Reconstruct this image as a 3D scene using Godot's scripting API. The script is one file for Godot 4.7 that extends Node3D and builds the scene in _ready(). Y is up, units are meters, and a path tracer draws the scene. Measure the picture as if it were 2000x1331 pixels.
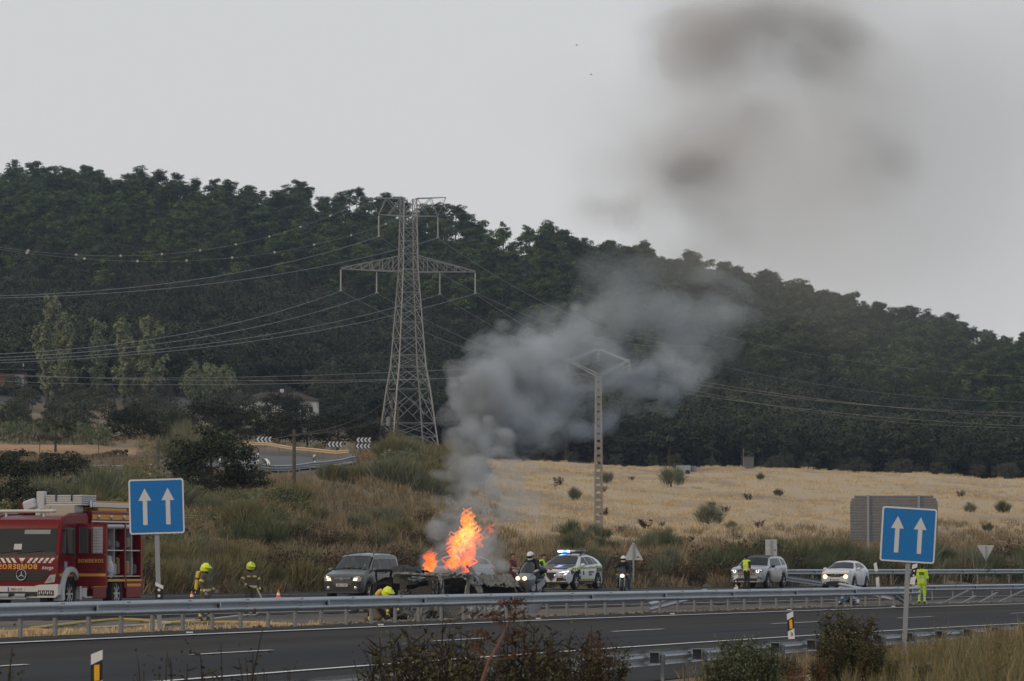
extends Node3D
# A burnt van on the median of a dual carriageway, fire crew and police around it, a wooded hill and a pylon behind.
# The eye is the origin; y is up; distances away from the eye run along -z. Heights below are relative to the eye.

const F := 9000.0      # focal length, in pixels of the 2000 pixel wide photograph
const YH := 1110.9     # the row of the horizon in it
# near carriageway: an arc of radius 1/K, superelevated; u runs along it, v across it (away from the eye)
const A0 := 0.14865
const K := 0.0011134
const H0 := 1.6816
const E0 := 0.07515
const DD := 23.4246    # lane divider
const DG := 27.3187    # median guardrail
const DN := 15.2       # outer guardrail
const DI := 26.61      # inner edge line
# far carriageway: straight; t along it, q across it from its inner edge line
const FO := Vector2(-10.83, 150.0)
const FD := Vector2(0.349, 0.937)
const FN := Vector2(-0.937, 0.349)
var rng := RandomNumberGenerator.new()
var mats := {}
var taken := {}

# ---------------------------------------------------------------- mesh builder
class G:
	var v := PackedVector3Array()
	var c := PackedColorArray()
	var uvs := PackedVector2Array()
	var col := Color(1, 1, 1)
	var xf := Transform3D()
	func tri(a: Vector3, b: Vector3, d: Vector3) -> void:   # counter-clockwise seen from outside
		v.append(xf * a); v.append(xf * d); v.append(xf * b)
		c.append(col); c.append(col); c.append(col)
	func quad(a: Vector3, b: Vector3, d: Vector3, e: Vector3) -> void:
		tri(a, b, d); tri(a, d, e)
	func bx(ctr: Vector3, size: Vector3, bas := Basis()) -> void:
		var h := size * 0.5
		var p := []
		for i in 8:
			p.append(ctr + bas * Vector3(h.x if i & 1 else -h.x, h.y if i & 2 else -h.y, h.z if i & 4 else -h.z))
		quad(p[4], p[5], p[7], p[6]); quad(p[1], p[0], p[2], p[3]); quad(p[5], p[1], p[3], p[7])
		quad(p[0], p[4], p[6], p[2]); quad(p[6], p[7], p[3], p[2]); quad(p[0], p[1], p[5], p[4])
	func oq(a: Vector3, b: Vector3, d: Vector3, e: Vector3, ctr: Vector3) -> void:   # a quad that faces away from ctr
		if (b - a).cross(d - a).dot((a + d) * 0.5 - ctr) < 0: quad(a, e, d, b)
		else: quad(a, b, d, e)
	func cbx(ctr: Vector3, size: Vector3, ch: float, bas := Basis()) -> void:   # a box with chamfered edges
		var h := size * 0.5
		var P := func(s: Vector3, ax: int) -> Vector3:
			var q := Vector3(h.x - ch, h.y - ch, h.z - ch)
			q[ax] = h[ax]
			return ctr + bas * (q * s)
		for ax in 3:
			var b1 := (ax + 1) % 3
			var b2 := (ax + 2) % 3
			for s in [-1.0, 1.0]:
				var ring := []
				for k in [[1, 1], [-1, 1], [-1, -1], [1, -1]]:
					var sg := Vector3()
					sg[ax] = s; sg[b1] = k[0]; sg[b2] = k[1]
					ring.append(P.call(sg, ax))
				oq(ring[0], ring[1], ring[2], ring[3], ctr)
			for s1 in [-1.0, 1.0]:
				for s2 in [-1.0, 1.0]:
					var lo := Vector3(); lo[ax] = -1; lo[b1] = s1; lo[b2] = s2
					var hi := lo; hi[ax] = 1
					var r := [P.call(lo, b1), P.call(hi, b1), P.call(hi, b2), P.call(lo, b2)]
					oq(r[0], r[1], r[2], r[3], ctr)
		for i in 8:
			var s := Vector3(1 if i & 1 else -1, 1 if i & 2 else -1, 1 if i & 4 else -1)
			if s.x * s.y * s.z > 0: tri(P.call(s, 0), P.call(s, 1), P.call(s, 2))
			else: tri(P.call(s, 0), P.call(s, 2), P.call(s, 1))
	func bar(a: Vector3, b: Vector3, w: float, h: float, up := Vector3.UP) -> void:   # a rectangular bar from a to b
		var z := (b - a).normalized()
		var x := up.cross(z)
		if x.length() < 0.01: x = Vector3.RIGHT.cross(z)
		x = x.normalized()
		bx((a + b) * 0.5, Vector3(w, h, a.distance_to(b)), Basis(x, z.cross(x), z))
	func tube(pts: Array, r, sides := 6, caps := true) -> void:   # r: one radius or one for each point
		var n := pts.size()
		var rings := []
		var up := Vector3(0.13, 0.97, 0.21)
		for i in n:
			var d: Vector3 = (pts[mini(i + 1, n - 1)] - pts[maxi(i - 1, 0)]).normalized()
			if absf(d.dot(up)) > 0.95: up = Vector3(0.97, 0.1, 0.2)
			var x := up.cross(d).normalized()
			var y := d.cross(x)
			up = y
			var rr: float = r[i] if r is Array else r
			var ring := []
			for k in sides:
				var a := TAU * k / sides
				ring.append(pts[i] + (x * cos(a) + y * sin(a)) * rr)
			rings.append(ring)
		for i in n - 1:
			for k in sides:
				var k2 := (k + 1) % sides
				quad(rings[i][k], rings[i][k2], rings[i + 1][k2], rings[i + 1][k])
		if caps:
			for k in range(1, sides - 1):
				tri(rings[0][0], rings[0][k + 1], rings[0][k])
				tri(rings[n - 1][0], rings[n - 1][k], rings[n - 1][k + 1])
	func lathe(prof: Array, seg: int, at := Transform3D()) -> void:   # profile of Vector2(radius, height), turned round y, from below upwards
		for i in prof.size() - 1:
			var p: Vector2 = prof[i]
			var q: Vector2 = prof[i + 1]
			for k in seg:
				var a := TAU * k / seg
				var b := TAU * (k + 1) / seg
				var A := at * Vector3(p.x * cos(a), p.y, p.x * sin(a))
				var B := at * Vector3(p.x * cos(b), p.y, p.x * sin(b))
				var C := at * Vector3(q.x * cos(b), q.y, q.x * sin(b))
				var D := at * Vector3(q.x * cos(a), q.y, q.x * sin(a))
				if p.x > 1e-5: tri(A, C, B)
				if q.x > 1e-5: tri(A, D, C)
	func ell(ctr: Vector3, rad: Vector3, su := 10, sv := 7, bas := Basis()) -> void:
		var prof := []
		for i in sv + 1:
			var a := -PI / 2 + PI * i / sv
			prof.append(Vector2(maxf(cos(a), 0.0) if i > 0 and i < sv else 0.0, sin(a)))
		lathe(prof, su, Transform3D(bas * Basis.from_scale(rad), ctr))
	func prism(poly: PackedVector2Array, depth: float, at := Transform3D()) -> void:   # an outline in x, y pushed from z = 0 to z = depth
		if not Geometry2D.is_polygon_clockwise(poly) == false: poly.reverse()
		var id := Geometry2D.triangulate_polygon(poly)
		for i in range(0, id.size(), 3):
			var a := poly[id[i]]; var b := poly[id[i + 1]]; var d := poly[id[i + 2]]
			if (b - a).cross(d - a) < 0:
				var s := b; b = d; d = s
			tri(at * Vector3(a.x, a.y, depth), at * Vector3(b.x, b.y, depth), at * Vector3(d.x, d.y, depth))
			tri(at * Vector3(a.x, a.y, 0), at * Vector3(d.x, d.y, 0), at * Vector3(b.x, b.y, 0))
		var n := poly.size()
		for i in n:
			var a := poly[i]; var b := poly[(i + 1) % n]
			quad(at * Vector3(a.x, a.y, 0), at * Vector3(b.x, b.y, 0), at * Vector3(b.x, b.y, depth), at * Vector3(a.x, a.y, depth))
	func patch(poly: PackedVector2Array, fn: Callable, thick: float) -> void:   # an outline laid on the surface fn(x, y) -> Vector3, standing proud of it by thick along fn's third axis
		if Geometry2D.is_polygon_clockwise(poly): poly.reverse()
		var ctr := Vector2()
		for p in poly: ctr += p / poly.size()
		var C: Vector3 = fn.call(ctr.x, ctr.y)
		var nn: Vector3 = (fn.call(ctr.x + 0.02, ctr.y) - C).cross(fn.call(ctr.x, ctr.y + 0.02) - C).normalized()
		var q := []
		for p in poly: q.append(fn.call(p.x, p.y))
		var id := Geometry2D.triangulate_polygon(poly)
		var todo := []
		for i in range(0, id.size(), 3):
			var a := poly[id[i]]; var b := poly[id[i + 1]]; var d := poly[id[i + 2]]
			todo.append([a, b, d] if (b - a).cross(d - a) > 0 else [a, d, b])
		while todo.size():   # cut up until the pieces follow the surface
			var t: Array = todo.pop_back()
			var k := 0
			for i in 3:
				if (t[i] as Vector2).distance_to(t[(i + 1) % 3]) > (t[k] as Vector2).distance_to(t[(k + 1) % 3]): k = i
			var a: Vector2 = t[k]; var b: Vector2 = t[(k + 1) % 3]; var d: Vector2 = t[(k + 2) % 3]
			if a.distance_to(b) > 0.17:
				var m := (a + b) * 0.5
				todo.append([a, m, d]); todo.append([m, b, d])
			else: tri(fn.call(a.x, a.y) + nn * thick, fn.call(b.x, b.y) + nn * thick, fn.call(d.x, d.y) + nn * thick)
		for i in q.size():
			var j := (i + 1) % q.size()
			quad(q[i] - nn * 0.03, q[j] - nn * 0.03, q[j] + nn * thick, q[i] + nn * thick)
	func grid(rows: Array) -> void:   # rows of points, all the same length
		for i in rows.size() - 1:
			for k in rows[i].size() - 1:
				quad(rows[i][k], rows[i][k + 1], rows[i + 1][k + 1], rows[i + 1][k])
	func add(o: G, t: Transform3D) -> void:
		for i in o.v.size(): v.append(t * o.v[i])
		c.append_array(o.c)
	func mesh(crease := 0.0, tint := false) -> ArrayMesh:
		var n := PackedVector3Array()
		n.resize(v.size())
		var face := PackedVector3Array()
		face.resize(v.size() / 3)
		for i in face.size():
			face[i] = (v[i * 3 + 2] - v[i * 3]).cross(v[i * 3 + 1] - v[i * 3])
		if crease <= 0.0:
			for i in v.size(): n[i] = face[i / 3].normalized()
		else:
			var by := {}
			for i in v.size():
				var key := Vector3i((v[i] * 2000.0).round())
				if by.has(key): by[key].append(i / 3)
				else: by[key] = PackedInt32Array([i / 3])
			var lim := cos(deg_to_rad(crease))
			var unit := PackedVector3Array()
			unit.resize(face.size())
			for i in face.size(): unit[i] = face[i].normalized()
			for i in v.size():
				var own := unit[i / 3]
				var s := Vector3()
				for f in by[Vector3i((v[i] * 2000.0).round())]:
					if unit[f].dot(own) > lim: s += face[f]
				n[i] = s.normalized() if s.length_squared() > 1e-16 else own
		var a := []
		a.resize(Mesh.ARRAY_MAX)
		a[Mesh.ARRAY_VERTEX] = v
		a[Mesh.ARRAY_NORMAL] = n
		if tint: a[Mesh.ARRAY_COLOR] = c
		if uvs.size() == v.size(): a[Mesh.ARRAY_TEX_UV] = uvs
		var m := ArrayMesh.new()
		m.add_surface_from_arrays(Mesh.PRIMITIVE_TRIANGLES, a)
		return m

# ---------------------------------------------------------------- things, parts, materials
func numbered(called: String) -> String:
	if not taken.has(called):
		taken[called] = 0
		return called
	taken[called] += 1
	return "%s_%03d" % [called, taken[called]]

func tag(o: Node3D, label: String, category: String, group := "", kind := "") -> Node3D:
	if label: o.set_meta("label", label)
	if category: o.set_meta("category", category)
	if group: o.set_meta("group", group)
	if kind: o.set_meta("kind", kind)
	return o

func thing(called: String, label: String, category: String, at := Vector3.ZERO, yaw := 0.0, group := "") -> Node3D:
	var o := Node3D.new()
	o.name = numbered(called)
	add_child(o)
	o.position = at
	o.rotation.y = yaw
	return tag(o, label, category, group)

func part(parent: Node3D, called: String, g, m: Material, crease := 0.0, tint := false) -> MeshInstance3D:
	var o := MeshInstance3D.new()
	o.mesh = g.mesh(crease, tint) if g is G else g
	o.material_override = m
	var nm := called
	var k := 0
	while parent.has_node(NodePath(nm)):
		k += 1
		nm = "%s_%03d" % [called, k]
	o.name = nm
	parent.add_child(o)
	return o

func struct(called: String, g, m: Material, crease := 0.0, tint := false) -> MeshInstance3D:
	var o := MeshInstance3D.new()
	o.mesh = g.mesh(crease, tint) if g is G else g
	o.material_override = m
	o.name = numbered(called)
	o.set_meta("kind", "structure")
	add_child(o)
	return o

func dup(root: Node3D, at: Vector3, yaw := 0.0, sc := Vector3.ONE, label := "") -> Node3D:
	var r: Node3D = root.duplicate()
	var stem := String(root.name)
	r.name = numbered(stem.rstrip("0123456789").rstrip("_") if stem.right(3).is_valid_int() else stem)
	add_child(r)
	r.position = at
	r.rotation.y = yaw
	r.scale = sc
	if label: r.set_meta("label", label)
	return r

func scatter(parent: Node3D, called: String, m: Mesh, mt: Material, where: Array) -> MultiMeshInstance3D:
	var mm := MultiMesh.new()
	mm.transform_format = MultiMesh.TRANSFORM_3D
	mm.mesh = m
	mm.instance_count = where.size()
	for i in where.size(): mm.set_instance_transform(i, where[i])
	var o := MultiMeshInstance3D.new()
	o.multimesh = mm
	o.material_override = mt
	o.name = numbered(called) if parent == self else called
	parent.add_child(o, true)
	return o

func lin(r: float, g: float, b: float, a := 1.0) -> Color:   # linear base colour to the sRGB that materials take
	var k := Color(r, g, b).linear_to_srgb()
	k.a = a
	return k

func mat(key: String, r := 0.5, g := 0.5, b := 0.5, rough := 0.7, metal := 0.0, tex: Texture2D = null, scale := 1.0, world := true) -> StandardMaterial3D:
	if mats.has(key): return mats[key]
	var m := StandardMaterial3D.new()
	m.resource_name = key
	m.albedo_color = lin(r, g, b)
	m.roughness = rough
	m.metallic = metal
	if tex:
		m.albedo_texture = tex
		m.uv1_triplanar = true
		m.uv1_world_triplanar = world
		m.uv1_scale = Vector3.ONE * scale
	mats[key] = m
	return m

func vmat(key: String, rough := 0.8, tex: Texture2D = null, scale := 1.0) -> StandardMaterial3D:   # base colour from the vertices
	var m := mat(key, 1, 1, 1, rough, 0.0, tex, scale)
	m.vertex_color_use_as_albedo = true
	return m

func glow(key: String, r: float, g: float, b: float, e: float) -> StandardMaterial3D:
	var m := mat(key, r, g, b, 0.5)
	m.emission_enabled = true
	m.emission = lin(r, g, b)
	m.emission_energy_multiplier = e
	return m

func ntex(sd: int, freq: float, lo: float, hi: float, octaves := 4, size := 256, stretch := 1) -> ImageTexture:   # a seamless grey noise between lo and hi (linear)
	var n := FastNoiseLite.new()
	n.seed = sd
	n.frequency = freq
	n.fractal_octaves = octaves
	var im := n.get_seamless_image(size, size)
	im.convert(Image.FORMAT_L8)
	if stretch > 1: im.resize(size * stretch, size)
	var d := im.get_data()
	var out := PackedByteArray()
	out.resize(d.size())
	for i in d.size():
		out[i] = int(255.0 * pow(lerpf(lo, hi, clampf((d[i] / 255.0 - 0.2) / 0.6, 0, 1)), 1 / 2.2))
	return ImageTexture.create_from_image(Image.create_from_data(im.get_width(), im.get_height(), false, Image.FORMAT_L8, out))

# ---------------------------------------------------------------- places
func at(px: float, row: float, z: float) -> Vector3:
	return Vector3((px - 1000.0) * z / F, (YH - row) * z / F, -z)

func rd(u: float, v: float, h := 0.0) -> Vector3:   # on the near carriageway
	var th := A0 + K * u
	var x := -cos(A0) * DD + (-cos(th) + cos(A0)) / K - cos(th) * (v - DD)
	var z := sin(A0) * DD + (sin(th) - sin(A0)) / K + sin(th) * (v - DD)
	return Vector3(x, -(H0 - E0 * (v - DD)) + h, -z)

func fd(t: float, q: float, h := 0.0) -> Vector3:   # on the far carriageway
	var p := FO + FD * t + FN * q
	return Vector3(p.x, -1.52 + 0.05 * q + h, -p.y)

func uv_of(x: float, z: float) -> Vector2:
	var ctr := Vector2(-cos(A0), sin(A0)) * (DD - 1.0 / K)
	var d := Vector2(x, z) - ctr
	return Vector2((atan2(d.y, -d.x) - A0) / K, d.length() - 1.0 / K + DD)

func q_of(x: float, z: float) -> float:
	return (Vector2(x, z) - FO).dot(FN)

# how the land lies beyond the roads: for each column of the picture, pairs of distance and row
var land_px := [-2500.0, 0.0, 250.0, 500.0, 750.0, 1000.0, 1250.0, 1500.0, 1750.0, 2000.0, 4500.0]
var land := [
	[160, 1165, 240, 1000, 370, 880, 600, 800, 900, 690, 1250, 470, 1500, 470],
	[160, 1165, 172, 1135, 200, 1050, 240, 990, 290, 955, 330, 925, 345, 908, 362, 898, 366, 893, 395, 868, 600, 800, 700, 772, 900, 640, 1100, 480, 1250, 398, 1500, 430],
	[173, 1161, 185, 1125, 205, 1050, 240, 990, 290, 955, 330, 925, 345, 910, 362, 900, 366, 896, 395, 872, 600, 805, 700, 775, 900, 640, 1100, 478, 1250, 398, 1500, 430],
	[185, 1158, 198, 1110, 235, 1015, 275, 968, 305, 945, 322, 931, 326, 930, 345, 911, 385, 889, 400, 880, 500, 852, 600, 815, 700, 780, 900, 640, 1100, 500, 1230, 428, 1500, 450],
	[197, 1152, 212, 1115, 245, 1050, 290, 998, 330, 948, 352, 906, 380, 894, 400, 890, 430, 891, 500, 882, 650, 868, 720, 850, 900, 700, 1100, 530, 1230, 448, 1500, 465],
	[212, 1142, 235, 1105, 290, 1062, 350, 1012, 400, 978, 460, 940, 520, 918, 600, 907, 650, 900, 720, 880, 850, 760, 1000, 620, 1170, 500, 1350, 530],
	[229, 1138, 255, 1108, 310, 1068, 380, 1022, 450, 972, 520, 935, 580, 920, 620, 915, 680, 910, 750, 880, 900, 750, 1050, 620, 1180, 558, 1350, 590],
	[249, 1135, 275, 1105, 330, 1068, 400, 1022, 460, 975, 520, 940, 580, 918, 600, 915, 640, 922, 700, 915, 800, 850, 950, 730, 1150, 612, 1350, 650],
	[273, 1131, 298, 1104, 345, 1072, 420, 1025, 480, 985, 540, 950, 590, 928, 620, 925, 660, 935, 720, 930, 820, 870, 950, 790, 1150, 674, 1350, 700],
	[302, 1126, 325, 1098, 375, 1066, 440, 1026, 500, 988, 560, 955, 600, 941, 640, 938, 680, 945, 740, 940, 840, 890, 980, 820, 1150, 738, 1350, 765],
	[420, 1118, 500, 1060, 640, 1000, 800, 970, 1000, 930, 1150, 900, 1350, 900],
]
var ripple := FastNoiseLite.new()

func row_at(k: int, z: float) -> float:
	var t: Array = land[k]
	if z <= t[0]: return t[1]
	for i in range(2, t.size(), 2):
		if z <= t[i]:
			return lerpf(t[i - 1], t[i + 1], (z - t[i - 2]) / (t[i] - t[i - 2]))
	return t[t.size() - 1] + (z - t[t.size() - 2]) * 0.4

func table(x: float, z: float) -> float:
	var px := 1000.0 + x * F / maxf(z, 1.0)
	px = clampf(px, land_px[0], land_px[-1])
	var k := 0
	while k < land_px.size() - 2 and px > land_px[k + 1]: k += 1
	var s: float = (px - land_px[k]) / (land_px[k + 1] - land_px[k])
	if k > 0 and k < land_px.size() - 2: s = lerpf(s, smoothstep(0, 1, s), 0.5)
	var h := (YH - lerpf(row_at(k, z), row_at(k + 1, z), s)) * z / F
	return h

func gh(x: float, z: float) -> float:   # height of the ground
	var q := q_of(x, z)
	if q > -1.0:
		var far := -1.52 + 0.05 * minf(q, 11.2)
		if q <= 11.2: return far
		var b := smoothstep(11.2, 17.0, q)
		return lerpf(far - 0.04, table(x, z), b) + b * ripple.get_noise_2d(x * 4.0, z * 1.5) * minf(0.25 + z * 0.0006, 0.8)
	var uv := uv_of(x, z)
	var v := uv.y
	if v <= DG + 0.4:
		var h := -(H0 - E0 * (v - DD))
		if v >= DN - 0.7: return h
		var d := DN - 0.7 - v
		return -(H0 - E0 * (DN - 0.7 - DD)) + 0.95 * smoothstep(0.0, 9.0, d) - 0.05 + ripple.get_noise_2d(x * 9.0, z * 9.0) * 0.2 * minf(d * 0.4, 1.0)
	var w := (v - DG - 0.4) / maxf(v - DG - 0.4 - 1.0 - q, 0.01)
	return lerpf(-(H0 - E0 * (DG - DD)), -1.57, smoothstep(0, 1, w)) - 0.1 * sin(PI * w) + ripple.get_noise_2d(x * 14.0, z * 8.0) * 0.06

var marks := [[40, "above the fire engine's cab"], [190, "above the fire engine's open lockers"], [300, "above the left lane sign"], [400, "above the left firefighter"], [495, "above the second firefighter"], [590, "between the firefighters and the van"], [690, "above the grey van"], [800, "at the pylon"], [890, "above the flames"], [1000, "above the scooter"], [1100, "above the police car"], [1170, "at the concrete pole"], [1237, "above the triangular sign"], [1330, "right of the concrete pole"], [1420, "above the officer at the off-roader"], [1500, "above the silver off-roader"], [1580, "between the silver and white cars"], [1650, "above the white crossover"], [1735, "above the ribbed road board"], [1800, "above the road worker"], [1870, "right of the right lane sign"], [1930, "above the inverted triangle sign"], [1995, "at the right edge"]]

func nearby(p: Vector3) -> String:   # what a thing stands above or at, as the eye sees it
	var px := 1000.0 - p.x * F / p.z
	var best: Array = marks[0]
	for m in marks:
		if absf(m[0] - px) < absf(best[0] - px): best = m
	return best[1]

func gp(px: float, z: float, sink := 0.0) -> Vector3:
	var x := (px - 1000.0) * z / F
	return Vector3(x, gh(x, z) - sink, -z)

func spot(px: float, row: float, z0 := 60.0, z1 := 1300.0) -> Vector3:   # the first ground seen at that place of the picture beyond z0
	var z := z0
	while z < z1:
		var p := gp(px, z)
		if YH - p.y * F / z <= row: return p
		z *= 1.004
	return gp(px, z1)

# ---------------------------------------------------------------- foliage
func leaf(g: G, p: Vector3, s: float, n: Vector3) -> void:   # one leaf or needle tuft: a small rhombus
	var x := n.cross(Vector3(rng.randf_range(-1, 1), rng.randf_range(-1, 1), rng.randf_range(-1, 1))).normalized() * s
	var y := n.cross(x).normalized() * s * rng.randf_range(0.5, 0.9)
	g.quad(p - x, p - y, p + x, p + y)

func rdir() -> Vector3:
	var y := rng.randf_range(-1, 1)
	var a := rng.randf_range(0, TAU)
	var r := sqrt(1 - y * y)
	return Vector3(r * cos(a), y, r * sin(a))

func puff(g: G, c: Vector3, rad: Vector3, n: int, s: float, tone: Array, up := 0.35) -> void:   # a clump of leaves in an ellipsoid's outer shell
	var t: Color = tone[rng.randi() % tone.size()]
	for i in n:
		var d := rdir()
		if d.y < -0.35: d.y *= -0.6
		var p := c + d * rad * rng.randf_range(0.55, 1.08)
		var k := rng.randf_range(0.75, 1.25)
		g.col = Color(t.r * k, t.g * k, t.b * k)
		leaf(g, p, s * rng.randf_range(0.7, 1.3), (d + Vector3(0, up, 0) + rdir() * 0.42).normalized())

func limbs(g: G, h0: float, h1: float, r0: float, spread: float, n: int, lean := 0.0) -> Array:   # a tapered trunk with limbs; gives the limb ends
	var ends := []
	var top := Vector3(lean, h1, lean * 0.5)
	g.tube([Vector3(0, -0.4, 0), Vector3(lean * 0.2, h0 * 0.5, 0), Vector3(lean * 0.5, h0, lean * 0.2), top], [r0 * 1.25, r0, r0 * 0.75, r0 * 0.25], 5, false)
	for i in n:
		var f := rng.randf()
		var a := rng.randf_range(0, TAU)
		var s := Vector3(lean * 0.5, h0, lean * 0.2).lerp(top, f * 0.85)
		var e := s + Vector3(cos(a) * spread * (1.1 - 0.5 * f), (h1 - h0) * rng.randf_range(0.12, 0.4), sin(a) * spread * (1.1 - 0.5 * f)) * rng.randf_range(0.6, 1.0)
		g.tube([s, s.lerp(e, 0.5) + Vector3(0, -0.1, 0), e], [r0 * 0.4, r0 * 0.25, r0 * 0.1], 4, false)
		ends.append(e)
	ends.append(top)
	return ends

func pine_parts(h: float, bare: float, w: float, k0 := 1.0) -> Array:   # [trunk, crown] of a stone pine: bare trunk, layered irregular crown
	var tr := G.new()
	var cr := G.new()
	var ends := limbs(tr, h * bare, h * 0.93, 0.16, w, 9, rng.randf_range(-0.5, 0.5))
	var tones := [Color(0.035, 0.056, 0.022), Color(0.05, 0.076, 0.027), Color(0.022, 0.038, 0.016), Color(0.07, 0.095, 0.033)].map(func(c): return c * k0)
	for e in ends:
		var k := rng.randf_range(0.7, 1.1)
		puff(cr, e + Vector3(0, 0.1, 0), Vector3(1.0, 0.72, 1.0) * k, 60, 0.16, tones)
		for j in 4:
			puff(cr, e * Vector3(0.9, 1, 0.9) + rdir() * Vector3(0.9, 0.75, 0.9), Vector3(0.75, 0.55, 0.75) * k, 34, 0.15, tones)
	return [tr, cr]

func oak_parts(h: float, w: float, tones: Array, n := 46, ls := 0.13) -> Array:   # a dense round crown on a short trunk
	var tr := G.new()
	var cr := G.new()
	limbs(tr, h * 0.25, h * 0.8, h * 0.035, w * 0.7, 7)
	var lump := []
	for i in 9: lump.append(rdir() * Vector3(1, 0.7, 1))
	for i in n:
		var d := rdir()
		if d.y < -0.8: d.y = 0.4
		var r := rng.randf_range(0.45, 0.92)
		for l in lump: r += 0.05 * maxf(0, d.dot(l)) * rng.randf()
		puff(cr, Vector3(0, h * 0.54, 0) + d * Vector3(w, h * 0.42, w) * r, Vector3(0.95, 0.8, 0.95) * (h / 5.0) * rng.randf_range(0.55, 0.9), 44, ls * h / 5.0, tones)
	return [tr, cr]

func poplar_parts(h: float, w: float, tones: Array) -> Array:   # narrow crown of steep limbs
	var tr := G.new()
	var cr := G.new()
	tr.tube([Vector3(0, -0.5, 0), Vector3(0.1, h * 0.2, 0), Vector3(0, h * 0.6, 0), Vector3(0, h * 0.97, 0)], [0.3, 0.24, 0.15, 0.03], 6, false)
	for i in 22:
		var f := rng.randf_range(0.12, 0.8)
		var a := rng.randf_range(0, TAU)
		var l := w * (1.15 - f * 0.75) * rng.randf_range(0.5, 1.0)
		var s := Vector3(0, h * f, 0)
		var e := s + Vector3(cos(a) * l, h * rng.randf_range(0.14, 0.26), sin(a) * l)
		tr.tube([s, s.lerp(e, 0.5) + Vector3(cos(a), 0, sin(a)) * l * 0.15, e], [0.09, 0.06, 0.02], 4, false)
		for j in 9:
			var p := s.lerp(e, rng.randf_range(0.2, 1.05)) + rdir() * 0.35
			puff(cr, p, Vector3(0.5, 0.85, 0.5), 34, 0.15, tones, 0.1)
	for j in 26:
		puff(cr, Vector3(0, h * rng.randf_range(0.2, 1.0), 0) + rdir() * 0.3, Vector3(0.5, 0.8, 0.5), 34, 0.15, tones, 0.1)
	return [tr, cr]

func blade(g: G, b: Vector3, tip: Vector3, w: float, bow: Vector3) -> void:   # a thin stem, wide at its foot
	var d := tip - b
	var x := d.cross(Vector3(rng.randf_range(-1, 1), 0.2, rng.randf_range(-1, 1))).normalized() * w
	var m := b + d * 0.55 + bow
	g.quad(b - x, b + x, m + x * 0.8, m - x * 0.8)
	g.tri(m - x * 0.8, m + x * 0.8, tip)

func broom_mesh(n: int, h: float, w: float, tones: Array, thick := 0.012) -> G:   # a fan of fine upright stems from a few woody ones
	var g := G.new()
	for i in 7:
		var a := rng.randf_range(0, TAU)
		var r := w * rng.randf_range(0.2, 0.6)
		g.col = Color(0.06, 0.045, 0.03)
		g.tube([Vector3(0, -0.1, 0), Vector3(cos(a) * r * 0.4, h * 0.25, sin(a) * r * 0.4), Vector3(cos(a) * r, h * 0.55, sin(a) * r)], [0.03, 0.02, 0.008], 3, false)
	var heads := []
	for i in 16:
		var a := rng.randf_range(0, TAU)
		var r := sqrt(rng.randf()) * w
		heads.append(Vector3(cos(a) * r, h * (0.55 + 0.45 * (1 - r * r / (w * w)) * rng.randf_range(0.7, 1.0)), sin(a) * r))
	for i in n:
		var t: Color = tones[rng.randi() % tones.size()]
		var k := rng.randf_range(0.7, 1.3)
		g.col = Color(t.r * k, t.g * k, t.b * k)
		var hd: Vector3 = heads[rng.randi() % 16]
		var s := hd * Vector3(0.55, 0, 0.55) + Vector3(0, hd.y * rng.randf_range(0.15, 0.6), 0) + rdir() * 0.22 * w
		var e := hd + rdir() * Vector3(0.3, 0.16, 0.3) * w * 1.1
		e.y += rng.randf_range(-0.1, 0.2) * h
		if e.y < s.y + 0.1: e.y = s.y + 0.2
		blade(g, s, e, thick * rng.randf_range(0.7, 1.3), rdir() * 0.05)
	return g

func tuft_mesh(n: int, h: float, w: float, tones: Array, thick := 0.012) -> G:
	var g := G.new()
	for i in n:
		var t: Color = tones[rng.randi() % tones.size()]
		var k := rng.randf_range(0.75, 1.25)
		g.col = Color(t.r * k, t.g * k, t.b * k)
		var a := rng.randf_range(0, TAU)
		var r := w * sqrt(rng.randf())
		var b := Vector3(cos(a) * r, -0.05, sin(a) * r)
		blade(g, b, b + Vector3(rng.randf_range(-0.35, 0.35) * h, h * rng.randf_range(0.5, 1.0), rng.randf_range(-0.35, 0.35) * h), thick, Vector3(0, h * 0.08, 0))
	return g

func twig_mesh(n: int, h: float, w: float, stem: Color, leafs: Array, nl: int, ls: float) -> G:   # branching stems with small leaves: dry thistles, cistus, scrub
	var g := G.new()
	for i in n:
		var a := rng.randf_range(0, TAU)
		var r := w * sqrt(rng.randf())
		var b := Vector3(cos(a) * r * 0.35, -0.05, sin(a) * r * 0.35)
		var e := Vector3(cos(a) * r, h * rng.randf_range(0.55, 1.0), sin(a) * r)
		g.col = stem
		g.tube([b, b.lerp(e, 0.5) + rdir() * 0.06 * h, e], [0.012 * h + 0.003, 0.008 * h + 0.002, 0.003], 3, false)
		for j in nl:
			var f := rng.randf_range(0.3, 1.0)
			var p := b.lerp(e, f)
			var q := p + (rdir() * Vector3(1, 0.6, 1) + Vector3(0, 0.5, 0)) * 0.16 * h * rng.randf_range(0.4, 1.0)
			if j % 4 == 0:
				g.col = stem
				blade(g, p, q, 0.006 * h + 0.002, Vector3())
			if leafs.size():
				var t: Color = leafs[rng.randi() % leafs.size()]
				var k := rng.randf_range(0.7, 1.3)
				g.col = Color(t.r * k, t.g * k, t.b * k)
				leaf(g, q, ls * rng.randf_range(0.6, 1.3), (rdir() + Vector3(0, 0.5, 0)).normalized())
	return g

func tree(called: String, label: String, category: String, group: String, pc: Array, bark: Material, leafm: Material) -> Node3D:
	var t := thing(called, label, category, Vector3.ZERO, 0, group)
	part(t, "trunk", pc[0], bark)
	part(t, "crown", pc[1], leafm, 0, true)
	return t

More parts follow.
